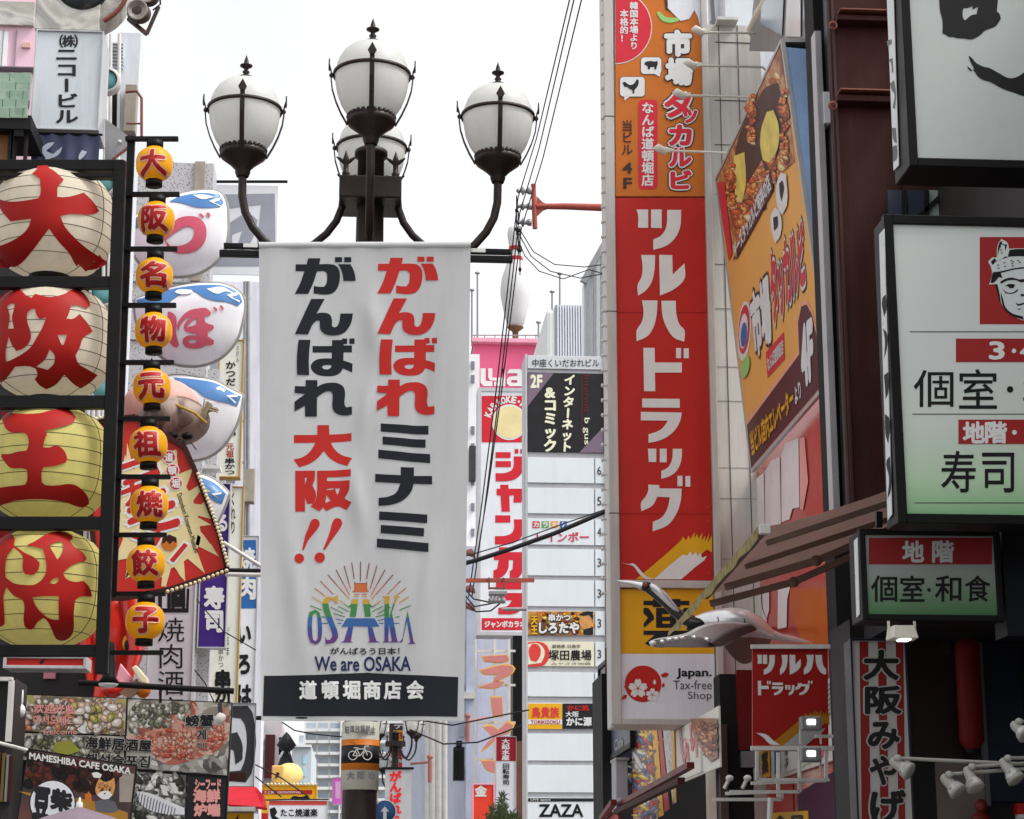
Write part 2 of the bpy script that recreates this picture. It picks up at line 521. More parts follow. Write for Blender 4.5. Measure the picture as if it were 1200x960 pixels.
def lightbox(name, label, cat, Y, box, depth=0.2, frame=None, face=None, border=3.0, group=None, bevel=0.006, body=None, plane=None):
    """a sign box facing down the street: housing, frame and face, with an Art for its lettering"""
    x0, y0, x1, y1 = box
    pl = FY(Y)
    a0, b1 = pl.px((x0), (y0 + y1) / 2)[0], pl.px((x0 + x1) / 2, y0)[1]
    a1, b0 = pl.px((x1), (y0 + y1) / 2)[0], pl.px((x0 + x1) / 2, y1)[1]
    k = (a1 - a0) / (x1 - x0)
    bw_ = border * k
    t = Thing(name, label, cat, ((a0 + a1) / 2, Y + depth / 2, b0), group)
    frame = frame or ALU
    t.part('housing', MB().box(a0 + 0.004, a1 - 0.004, Y + 0.012, Y + depth, b0 + 0.004, b1 - 0.004), body or frame, bevel=bevel)
    fr = MB()
    fr.box(a0, a0 + bw_, Y - 0.02, Y + 0.03, b0, b1).box(a1 - bw_, a1, Y - 0.02, Y + 0.03, b0, b1)
    fr.box(a0 + bw_, a1 - bw_, Y - 0.0185, Y + 0.03, b0, b0 + bw_).box(a0 + bw_, a1 - bw_, Y - 0.0185, Y + 0.03, b1 - bw_, b1)
    t.part('frame', fr, frame, bevel=min(0.004, bw_ * 0.3))
    fo = t.part('face', MB().box(a0 + bw_, a1 - bw_, Y, Y + 0.011, b0 + bw_, b1 - bw_), face or SIGNWHITE)
    art = Art(t, pl, 0.003, parent=fo)
    return t, art
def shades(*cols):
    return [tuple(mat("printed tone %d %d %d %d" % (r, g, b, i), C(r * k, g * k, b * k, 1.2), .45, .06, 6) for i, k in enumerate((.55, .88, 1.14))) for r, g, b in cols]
def lerp(a, b, t): return a + (b - a) * t
# ================================================================ setting: ground
mb = MB(); mb.add([(-400, -60, 0), (400, -60, 0), (400, 900, 0), (-400, 900, 0)], [(0, 1, 2, 3)])
structure('ground', mb, mat("asphalt ground", (0.06, 0.06, 0.062), 0.85, 0.2, 2, bump=0.3))
mb = MB(); mb.add([(-3.4, -20, 0.006), (3.1, -20, 0.006), (3.1, 320, 0.006), (-3.4, 320, 0.006)], [(0, 1, 2, 3)])
structure('road', mb, ramp_mat("paving stone", [(0.0, (0.22, 0.20, 0.18)), (0.5, (0.30, 0.28, 0.26)), (1.0, (0.36, 0.34, 0.31))], 3, 'voronoi', 0.8))

# ================================================================ the street lamp with four globes
MILK = mat("milk glass", (0.86, 0.86, 0.84), 0.28, 0.05, 4, grime=0.06, trans=0.5)
def street_lamp(label, xc, Y):
    pl = FY(Y)
    cx, _ = pl.px(xc, 400)
    t = Thing('street_lamp', label, 'street lamp', (cx, Y, 0), 'globe street lamps along the street')
    k = (pl.px(xc + 50, 200)[0] - pl.px(xc - 50, 200)[0]) / 100.0     # metres per pixel at the lamp
    zz = lambda y: pl.px(xc, y)[1]
    zb = zz(133)                                       # height of the strap bands
    # post
    prof = [(0.20, 0), (0.20, 0.08), (0.15, 0.16), (0.13, 0.7), (0.105, 0.8), (0.095, 1.0), (0.082, 2.6), (0.074, zz(300)), (0.070, zz(185)), (0.088, zz(184)), (0.088, zz(178)), (0.075, zz(176)), (0.03, zz(171)), (0.001, zz(168))]
    t.part('post', MB().lathe(prof, (cx, Y, 0), 24), LAMPMETAL)
    # square collar with fleur tips
    hw = 36 * k
    zf = lambda y: FY(Y - hw).px(xc, y)[1]
    c = MB().box(cx - hw, cx + hw, Y - hw, Y + hw, zf(231), zf(205))
    cr = t.part('collar', c, LAMPMETAL, bevel=0.008)
    for sx in (-1, 1):
        for sy in (-1, 1):
            f = MB().lathe([(0.014, zf(206)), (0.022, zf(201)), (0.014, zf(199)), (0.014, zf(190)), (0.020, zf(187)), (0.010, zf(180)), (0.001, zf(174))], (cx + sx * hw * 0.8, Y + sy * hw * 0.8, 0), 10)
            for s2 in (-1, 1):
                f.tube([(cx + sx * hw * 0.8, Y + sy * hw * 0.8, zf(190)), (cx + sx * hw * 0.8 + s2 * 0.03, Y + sy * hw * 0.8, zf(185)), (cx + sx * hw * 0.8 + s2 * 0.05, Y + sy * hw * 0.8, zf(182))], [0.012, 0.010, 0.004], 6)
            t.part('fleur_tip', f, LAMPMETAL, cr)
    r_arm = 149.5 * k
    for d in range(4):
        ca, sa = math.cos(R(90 * d)), math.sin(R(90 * d))
        dk = 1.0 if d % 2 == 0 else 0.75
        def at(r, z, side=0.0): r = r * dk; return (cx + r * ca - side * sa, Y + r * sa + side * ca, z)
        pts = [(149.5, 188), (149.5, 214), (149, 234), (145, 252), (136, 269), (123, 284), (108, 296), (93, 301), (79, 297), (64, 287), (50, 275), (39, 260), (33, 244), (31, 222)]
        t.part('arm', MB().tube([at(r * k, zz(y)) for r, y in pts], [0.022] * 7 + [0.020] * 7, 12), LAMPMETAL)
        c = at(r_arm, zb)
        gl = t.part('globe', MB().lathe([(20 * k, -48 * k), (28 * k, -43 * k), (34 * k, -34 * k), (39 * k, -21 * k), (41.3 * k, -8 * k), (41.5 * k, 1 * k), (40 * k, 10 * k), (37.5 * k, 17 * k), (32.5 * k, 25 * k), (25 * k, 31 * k), (15 * k, 35 * k), (0, 37 * k)], c, 32), MILK)
        t.part('cup', MB().lathe([(7 * k, -78 * k), (9 * k, -73 * k), (9 * k, -70 * k), (15 * k, -64 * k), (26 * k, -56 * k), (27.5 * k, -53 * k), (27.5 * k, -49 * k), (24 * k, -47 * k), (18 * k, -48 * k)], c, 24), LAMPMETAL, gl)
        tr = MB()
        for q in range(26):                            # leaf crown round the cup
            an = 2 * math.pi * q / 26
            tr.ell((c[0] + 25.5 * k * math.cos(an), c[1] + 25.5 * k * math.sin(an), c[2] - 47.5 * k), 0.013, 0.013, 0.015, 8, 5)
        t.part('cup_rim', tr, LAMPMETAL, gl)
        t.part('finial', MB().lathe([(15 * k, 34 * k), (15.5 * k, 35.5 * k), (12 * k, 37 * k), (8 * k, 39.5 * k), (4 * k, 40 * k), (3 * k, 43 * k), (4.5 * k, 45 * k), (2.6 * k, 47 * k), (2.6 * k, 49 * k), (7.5 * k, 52 * k), (7.5 * k, 53 * k), (3 * k, 54 * k), (2.8 * k, 58 * k), (0, 66 * k)], c, 14), LAMPMETAL, gl)
        band = MB().lathe([(42 * k, -1.6 * k), (44.2 * k, -1.8 * k), (44.2 * k, 1.8 * k), (42 * k, 1.6 * k), (42 * k, -1.6 * k)], c, 36)
        t.part('band', band, LAMPMETAL, gl)
        for q in range(4):
            a2 = R(90 * q)
            ux, uy = math.cos(a2), math.sin(a2)
            st = MB()
            path = [(27, -56), (34, -44), (40, -31), (44.5, -17), (46, -5), (46, 3), (48.5, 11)]
            for (r0, z0), (r1, z1) in zip(path, path[1:]):
                p = Vector((c[0] + r0 * k * ux, c[1] + r0 * k * uy, c[2] + z0 * k)); q2 = Vector((c[0] + r1 * k * ux, c[1] + r1 * k * uy, c[2] + z1 * k))
                st.bar(p, q2, 5.4 * k, 1.5 * k, up=(ux, uy, 0))
            zc = c[2] + 8 * k; rc = 47.6 * k
            tip = [(-2.7, -3), (-5, 1), (0, 10), (5, 1), (2.7, -3)]
            st.prism([(c[0] + rc * ux - o * k * uy, c[1] + rc * uy + o * k * ux, zc + z * k) for o, z in tip], (1.6 * k * ux, 1.6 * k * uy, 0))
            st.ell((c[0] + 45.5 * k * ux, c[1] + 45.5 * k * uy, c[2] - 1 * k), 3 * k, 3 * k, 3 * k, 8, 6)
            t.part('strap', st, LAMPMETAL, gl)
        gl.scale = (1, 1, 1.07); gl.location.z = -0.07 * c[2]
    return t, cx, k
LY = 10.2
lamp, lamp_x, kk = street_lamp('tall cast iron street lamp with four white globes holding up the banner', 431, LY)
# bicycle notice wrapped round the post
zt, zbm = P(422, 847, LY - 0.09).z, P(422, 926, LY - 0.09).z
nw = Thing('parking_notice', 'orange and white no cycle parking notice wrapped round the lamp post', 'notice', (lamp_x, LY, zbm))
RW = 0.0925
def ring(y0, y1, r):
    return MB().lathe([(r - 0.01, P(422, y1, LY - .09).z), (r, P(422, y1, LY - .09).z), (r, P(422, y0, LY - .09).z), (r - 0.01, P(422, y0, LY - .09).z)], (lamp_x, LY, 0), 36)
CREAM = mat("cream notice print", (0.60, 0.60, 0.52), 0.45, 0.08, 8, grime=0.15)
base_wrap = nw.part('wrap', ring(845, 925, RW), CREAM)
nw.part('stripe', ring(866, 902, RW + 0.0015), mat("orange notice print", (0.70, 0.20, 0.02), 0.45, 0.1, 8), base_wrap)
nw.part('panel', ring(873, 894, RW + 0.003), BLACK, base_wrap)
def cyl_warp(r): return lambda a, b: math.sqrt(max(0.0, r * r - (a - lamp_x) ** 2))
ar = Art(nw, FY(LY), 0.0045, warp=cyl_warp(RW), grid=0.02, parent=base_wrap, step=0.0006)
ar.text('駐車放置禁止', (404, 851, 440, 860), GREY, 2, 0.02)
ar.text('大 阪 市', (406, 905, 440, 914), GREY, 2, 0.02)
bz = lambda L: Z(404, 869, 6.6, L)
def circ(art, cx, cy, r, w, m, ly):
    art.poly([(cx + r * math.cos(a * .2618), cy + r * math.sin(a * .2618)) for a in range(24)], m, ly, 'symbol', holes=[[(cx + (r - w) * math.cos(a * .2618), cy + (r - w) * math.sin(a * .2618)) for a in range(24)]], smooth=False)
for x in (413.5, 430.5): circ(ar, x, 885.5, 5.6, 1.1, WHITE, 6)
for p, q in (((413.5, 885.5), (418, 878)), ((418, 878), (428.5, 878)), ((418, 878), (422, 886)), ((422, 886), (428, 878)), ((430.5, 885.5), (427, 875)), ((427, 875), (432, 874.5)), ((414.5, 876.5), (420, 876.5)), ((413.5, 885.5), (422, 886))):
    ar.line(p, q, 1.2, WHITE, 6, 'symbol')
ar.line((408, 868), (418, 873), 2.0, mat("orange notice print", (0.7, 0.2, 0.02)), 5, 'symbol')
ar.flush()

# ================================================================ the banner
BY = 9.42
bp = FY(BY)
def bwarp(a, b):
    """hanging cloth: soft vertical folds, a pucker in the middle and a bulge where the post presses"""
    x0, x1 = bp.px(304, 560)[0], bp.px(548, 560)[0]
    z1, z0 = bp.px(430, 287)[1], bp.px(430, 845)[1]
    u = (a - x0) / (x1 - x0); v = (z1 - b) / (z1 - z0)
    h = 0.018 * math.sin(u * 7.0 + v * 2.2) * min(1, v * 3)
    h += 0.012 * math.sin(u * 15.0 - v * 5.0 + 0.8) * v
    h += 0.003 * math.sin(u * 31 + v * 9)
    h += 0.030 * math.exp(-((u - 0.5) / 0.14) ** 2) * max(0, v - 0.55) * 1.6
    h += 0.034 * math.exp(-((u - 0.52 - 0.25 * abs(v - 0.13)) / 0.05) ** 2 - ((v - 0.17) / 0.07) ** 2)
    h += 0.028 * math.exp(-((u - 0.50 + 0.5 * (v - 0.36)) / 0.035) ** 2 - ((v - 0.36) / 0.06) ** 2)
    h += 0.026 * math.exp(-((u - 0.47 - 0.4 * (v - 0.55)) / 0.04) ** 2 - ((v - 0.55) / 0.07) ** 2)
    h -= 0.030 * math.exp(-((u - 0.78 + 0.35 * (v - 0.3)) / 0.05) ** 2 - ((v - 0.3) / 0.22) ** 2)
    h += 0.024 * math.exp(-((u - 0.18 - 0.35 * (v - 0.72)) / 0.05) ** 2 - ((v - 0.75) / 0.16) ** 2)
    h += 0.024 * math.exp(-((u - 0.80 + 0.45 * (v - 0.75)) / 0.05) ** 2 - ((v - 0.75) / 0.16) ** 2)
    return h * 0.62
bx0, bx1 = bp.px(304, 560)[0], bp.px(548.5, 560)[0]
bt, bb = bp.px(428, 287)[1], bp.px(428, 845)[1]
ban = Thing('banner', 'white cloth street banner with red and black lettering hung on the lamp', 'banner', ((bx0 + bx1) / 2, BY, bb))
CLOTH = mat("banner cloth", (0.61, 0.615, 0.625), 0.8, 0.05, 3, grime=0.10, bump=0.16, bscale=260, trans=0.22, spec=0.1)
NX, NZ = 84, 180
V, Fc = [], []
tl, tr_, br_, bl_ = bp.pts([(303.5, 287.5), (551.5, 287), (543.5, 845), (306.5, 845)])
for j in range(NZ + 1):
    for i in range(NX + 1):
        u, v = i / NX, j / NZ
        a = lerp(lerp(tl[0], tr_[0], u), lerp(bl_[0], br_[0], u), v); b = lerp(lerp(tl[1], tr_[1], u), lerp(bl_[1], br_[1], u), v)
        V.append(bp.w(a, b, bwarp(a, b)))
for j in range(NZ):
    for i in range(NX):
        k = j * (NX + 1) + i
        Fc.append((k, k + 1, k + NX + 2, k + NX + 1))
cloth = ban.part('cloth', MB().add(V, Fc, True), CLOTH)
ar = Art(ban, bp, 0.0008, warp=bwarp, grid=0.016, parent=cloth, step=0.0004)
BRED = mat("banner red print", (0.48, 0.030, 0.026), 0.75, 0.08, 4, spec=0.1)
BBLK = mat("banner black print", (0.020, 0.022, 0.028), 0.75, 0.15, 4, spec=0.1)
# hem and the black foot
ar.poly([(309.5, 792), (370, 791), (430, 788.5), (480, 791), (537, 793.5), (536, 840), (308, 839)], BBLK, 1, 'foot_band', smooth=False)
GA = [Z(440, 295, 12, L) for L in (
    [(37, 172), (192, 172), (212, 88), (385, 88), (370, 172), (520, 170), (590, 185), (640, 235), (660, 320), (650, 430), (615, 520), (560, 575), (460, 598), (290, 582), (292, 475), (350, 487), (430, 490), (465, 450), (480, 350), (472, 295), (440, 270), (337, 272), (290, 420), (215, 588), (25, 588), (100, 440), (160, 270), (37, 268)],
    [(590, 72), (690, 72), (690, 142), (590, 142)], [(720, 72), (818, 72), (818, 142), (720, 142)],
    [(632, 170), (808, 172), (845, 240), (870, 320), (882, 405), (708, 405), (700, 330), (675, 245)])]
NN = [Z(440, 345, 12, [(255, 60), (445, 60), (390, 160), (330, 270), (370, 257), (450, 255), (510, 275), (542, 325), (548, 440), (575, 457), (610, 450), (650, 385), (665, 265), (842, 265), (825, 370), (785, 460), (720, 530), (640, 565), (560, 573), (470, 562), (410, 525), (382, 480), (378, 370), (340, 365), (290, 400), (250, 470), (212, 560), (28, 552), (120, 350)])]
BA = [Z(440, 390, 12, L) for L in (
    [(78, 95), (245, 97), (228, 260), (222, 420), (228, 592), (58, 585), (53, 420), (62, 240)],
    [(275, 180), (548, 180), (548, 98), (690, 95), (690, 75), (762, 75), (762, 150), (712, 155), (712, 172), (828, 172), (828, 270), (710, 270), (708, 385), (760, 400), (838, 430), (832, 555), (770, 525), (700, 498), (670, 550), (590, 595), (470, 605), (360, 590), (280, 540), (250, 465), (275, 410), (340, 370), (450, 355), (545, 355), (545, 272), (275, 272)],
    [(792, 75), (865, 72), (865, 152), (792, 150)])]
BAH = Z(440, 390, 12, [(402, 478), (430, 455), (480, 447), (540, 450), (530, 485), (490, 508), (435, 503)])
RE = [Z(440, 435, 12, [(25, 205), (178, 210), (178, 120), (342, 122), (342, 215), (420, 175), (530, 158), (640, 170), (710, 220), (732, 300), (725, 460), (745, 505), (828, 492), (828, 605), (740, 618), (660, 610), (590, 575), (555, 510), (555, 320), (535, 282), (480, 278), (400, 315), (337, 365), (335, 635), (170, 632), (168, 480), (22, 560), (22, 425), (172, 316), (25, 300)])]
for dx, dy, m in ((0, 0, BRED), (-96.6, 0.6, BBLK)):
    sh = lambda L: [(x + dx, y + dy) for x, y in L]
    for L in GA + NN + RE: ar.poly(sh(L), m, 1, 'lettering')
    ar.poly(sh(BA[0]), m, 1, 'lettering'); ar.poly(sh(BA[1]), m, 1, 'lettering', holes=[sh(BAH)]); ar.poly(sh(BA[2]), m, 1, 'lettering')
for L in ([(97, 38), (433, 55), (432, 117), (97, 95)], [(110, 130), (413, 152), (411, 210), (110, 185)], [(80, 222), (444, 255), (444, 318), (80, 283)],
          [(58, 393), (238, 403), (238, 345), (330, 348), (330, 408), (458, 408), (458, 467), (328, 463), (310, 520), (250, 580), (170, 610), (82, 618), (82, 562), (150, 553), (205, 525), (235, 460), (58, 450)],
          [(86, 657), (425, 680), (423, 740), (86, 716)], [(97, 752), (402, 775), (400, 833), (97, 810)], [(70, 848), (433, 880), (432, 942), (70, 910)]):
    ar.poly(Z(430, 490, 6, L), BBLK, 1, 'lettering')
z8 = lambda L: Z(335, 490, 8, L)
ar.poly(z8([(295, 68), (405, 66), (407, 155), (500, 152), (615, 142), (615, 215), (420, 232), (455, 290), (520, 345), (620, 375), (575, 450), (480, 420), (410, 375), (355, 310), (300, 375), (220, 430), (125, 463), (72, 390), (160, 365), (225, 315), (278, 232), (75, 235), (75, 160), (295, 158)]), BRED, 1, 'lettering')
ar.poly(z8([(88, 495), (275, 493), (270, 580), (252, 632), (278, 690), (280, 760), (255, 805), (200, 805), (180, 745), (180, 878), (88, 878)]), BRED, 1, 'lettering', holes=[z8([(177, 560), (198, 560), (180, 628)])])
ar.poly(z8([(292, 495), (450, 492), (610, 480), (608, 545), (385, 557), (385, 592), (598, 582), (592, 670), (550, 755), (615, 790), (570, 865), (485, 830), (380, 873), (350, 840), (315, 875), (230, 830), (280, 770), (292, 700)]), BRED, 1, 'lettering',
        holes=[z8([(384, 664), (455, 656), (445, 668), (384, 676)]), z8([(458, 660), (508, 658), (485, 725)]), z8([(380, 722), (420, 775), (370, 798)])])
for L, (cx, cy, r) in (([(320, 180), (355, 125), (400, 112), (450, 130), (475, 185), (465, 235), (380, 350), (290, 460), (220, 615), (195, 610), (215, 510), (250, 360), (290, 270)], (147, 747, 78)),
                       ([(680, 170), (715, 115), (765, 102), (815, 125), (835, 180), (820, 235), (750, 340), (650, 480), (560, 612), (533, 598), (600, 430), (650, 280)], (477, 735, 83))):
    ar.poly(Z(340, 600, 13.71, L), BRED, 1, 'lettering')
    ar.disc(340 + cx / 13.71, 600 + cy / 13.71, r / 13.71, BRED, 1, 'lettering')
# rainbow emblem: horizontal colour bands by height
zs = [bp.px(425, y)[1] - bb for y in (757, 740, 726, 708, 698, 688, 655)]
lo_, hi_ = zs[0], zs[-1]
cols = [(0.10, 0.03, 0.18), (0.035, 0.05, 0.24), (0.02, 0.10, 0.30), (0.03, 0.20, 0.05), (0.50, 0.30, 0.03), (0.50, 0.12, 0.03), (0.22, 0.03, 0.04)]
pos = [bp.px(425, y)[1] - bb for y in (760, 746, 736, 724, 708, 697, 684)]
RAIN = ramp_mat("rainbow print", [((p - lo_) / (hi_ - lo_) if i else 0.0, c) for i, (p, c) in enumerate(zip(pos, cols))], 1, axis=2, lo=lo_, hi=hi_, rough=0.75, const=True)
zl = lambda L: Z(355, 655, 6.857, L)
ar.poly(zl([(42, 480), (52, 430), (95, 408), (130, 430), (146, 480), (152, 610), (138, 665), (100, 688), (60, 672), (42, 610)]), RAIN, 1, 'emblem', holes=[zl([(75, 490), (84, 445), (100, 432), (112, 450), (118, 500), (121, 600), (114, 650), (100, 662), (82, 650), (75, 600)])])
ar.poly(zl([(268, 300), (280, 288), (282, 355), (262, 355), (245, 332), (222, 328), (206, 352), (212, 400), (245, 500), (278, 590), (280, 635), (252, 670), (182, 685), (175, 620), (190, 650), (215, 652), (235, 625), (225, 570), (185, 470), (160, 380), (165, 330), (195, 304), (240, 310)]), RAIN, 1, 'emblem')
ar.poly(zl([(412, 180), (425, 195), (505, 195), (515, 180), (518, 245), (532, 268), (395, 268), (412, 245)]), RAIN, 1, 'emblem', smooth=False)
for q in ((412, 282, 455, 289), (470, 282, 515, 289), (408, 300, 448, 307), (475, 300, 517, 307)):
    (x0, y0), (x1, y1) = zl([q[:2], q[2:]]); ar.rect(x0, y0, x1, y1, RAIN, 1, 'emblem')
for s_ in (1, -1):
    mir = lambda L: zl([(462 + s_ * (x - 462), y) for x, y in L])
    ar.poly(mir([(395, 325), (445, 325), (425, 465), (377, 465), (387, 390), (360, 388), (385, 362)]), RAIN, 1, 'emblem', smooth=False)
    for p, q in (((392, 32), (412, 162)), ((330, 55), (383, 245)), ((265, 88), (375, 292)), ((200, 128), (372, 322)), ((140, 178), (245, 285)), ((95, 235), (180, 300)), ((75, 305), (150, 352)), ((57, 375), (150, 412)), ((298, 335), (365, 388)), ((283, 382), (368, 425)), ((222, 388), (325, 440)), ((245, 440), (340, 468)), ((148, 465), (180, 470)), ((150, 518), (200, 518)), ((262, 483), (325, 497)), ((278, 518), (312, 518))):
        p2, q2 = mir([p, q]); ar.line(p2, q2, 1.1, RAIN, 1, 'emblem')
p2, q2 = zl([(463, 22), (463, 178)]); ar.line(p2, q2, 1.1, RAIN, 1, 'emblem')
ar.poly(zl([(350, 478), (575, 478), (615, 545), (555, 545), (590, 660), (625, 672), (520, 672), (535, 662), (520, 545), (405, 540), (385, 662), (405, 672), (298, 672), (330, 660), (365, 545), (310, 545)]), RAIN, 1, 'emblem', smooth=False)
ar.poly(zl([(635, 300), (705, 300), (692, 312), (692, 480), (738, 312), (725, 300), (780, 300), (755, 320), (715, 430), (758, 660), (778, 672), (690, 672), (715, 660), (690, 520), (685, 660), (705, 672), (635, 672), (655, 660), (655, 320)]), RAIN, 1, 'emblem', smooth=False)
ar.poly(zl([(840, 415), (888, 665), (905, 685), (838, 685), (862, 672), (835, 500), (798, 670), (775, 672), (800, 640)]), RAIN, 1, 'emblem', smooth=False)
ar.text('がんばろう日本！', (387, 759, 468, 767), BBLK, 1, 0.02)
ar.text('We are OSAKA', (369, 769.5, 481, 786), NAVY, 1, 0.022)
for ch, x in zip('道頓堀商店会', (351.5, 377.5, 402.5, 426.5, 450.5, 477)):
    ar.text(ch, (x, 798.5, x + 19, 819), WHITE, 3, 0.042)
ar.flush()
sl_ = MB().tube([bp.w(tl[0], tl[1], -0.012), bp.w(tr_[0], tr_[1], -0.012)], 0.020, 12)
ban.part('sleeve', sl_, CLOTH, cloth)
a0, z0 = bp.px(300, 841); a1, z1 = bp.px(541, 841)
ban.part('foot_bar', MB().tube([(a0, BY + 0.02, z0), (a1, BY + 0.02, z1)], 0.010, 10), BLACKMETAL, cloth)
# banner rails fixed to the lamp
rails = Thing('banner_rail', 'black twin crossbars on the lamp holding the top of the banner', 'crossbar', (lamp_x, BY + 0.06, bp.px(430, 300)[1]))
for y0, y1, xa, xb in ((288, 293.5, 262, 599), (296, 303, 257, 601)):
    pl2 = FY(BY + 0.04)
    r_ = MB().box(pl2.px(xa, y0)[0], pl2.px(xb, y0)[0], BY + 0.04, BY + 0.075, pl2.px(430, y1)[1], pl2.px(430, y0)[1])
    rails.part('rail', r_, BLACKMETAL, bevel=0.003)
for xa, xb in ((285, 302), (552, 569)):
    r_ = MB().box(pl2.px(xa, 290)[0], pl2.px(xb, 290)[0], BY + 0.036, BY + 0.0395, pl2.px(430, 293)[1], pl2.px(430, 288.6)[1])
    rails.part('end_plate', r_, WHITEPAINT)
for xa in (421, 435):
    rails.part('bracket', MB().bar(P(xa, 299, BY + 0.07), P(xa, 299, LY - 0.05), 0.03), BLACKMETAL)

# two more lamps of the same kind farther down the street
for (xp, Y, rz, lb) in ((463, 46, 45, 'distant globe street lamp just right of the banner post, beside the small banner'), (468, 58, 45, 'farthest globe street lamp, low behind the small distant banner')):
    c = copy_tree(lamp.o); c.location = (P(xp, 900, Y).x, Y, 0); c.rotation_euler = (0, 0, R(rz)); c['label'] = lb
# ================================================================ lantern rack and lanterns
LNY = 13.0
lp = FY(LNY)
mpx = (lp.px(100, 480)[0] - lp.px(0, 480)[0]) / 100.0
rack = Thing('lantern_rack', 'black steel frame holding the paper lanterns in two columns', 'frame', P(138, 770, LNY))
def seg(mb, p, q, w, d=0.06, dy=0.0):
    """a flat bar between two photograph points in the lantern plane"""
    a, b = P(p[0], p[1], LNY + dy), P(q[0], q[1], LNY + dy)
    return mb.bar(a, b, w * mpx if abs(p[0] - q[0]) < abs(p[1] - q[1]) else d, d if abs(p[0] - q[0]) < abs(p[1] - q[1]) else w * mpx)
post = MB(); seg(post, (141, 190), (119, 790), 13, 0.08, -.28)
rack.part('post', post, BLACKMETAL, bevel=0.005)
for p, q, w in (((-70, 195, ), (146, 195), 13), ((-70, 207), (146, 207), 6), ((-70, 332), (140, 332), 14), ((-70, 472), (136, 472), 15), ((-70, 614), (131, 614), 15), ((-70, 763), (125, 763), 13)):
    mb = MB(); seg(mb, p, q, w, 0.07, -.275); rack.part('rail', mb, BLACKMETAL, bevel=0.004)
mb = MB(); seg(mb, (154, 160), (132, 700), 7, 0.05, 0.03); rack.part('slim_post', mb, BLACKMETAL, bevel=0.003)
ROW = [(181, 163, 192), (183, 228, 257), (181, 292, 323), (180, 358, 387), (178, 425, 453), (174, 491, 521), (175, 559, 591), (171, 627, 660), (170, 696, 727)]
for i, (cx, yb, yl) in enumerate(ROW + [(168, 765, 0)]):
    mb = MB(); seg(mb, (147 - i * 2, yb), (cx + 28 - i * 0.5, yb), 5, 0.04, 0.0); rack.part('arm', mb, BLACKMETAL, bevel=0.002)

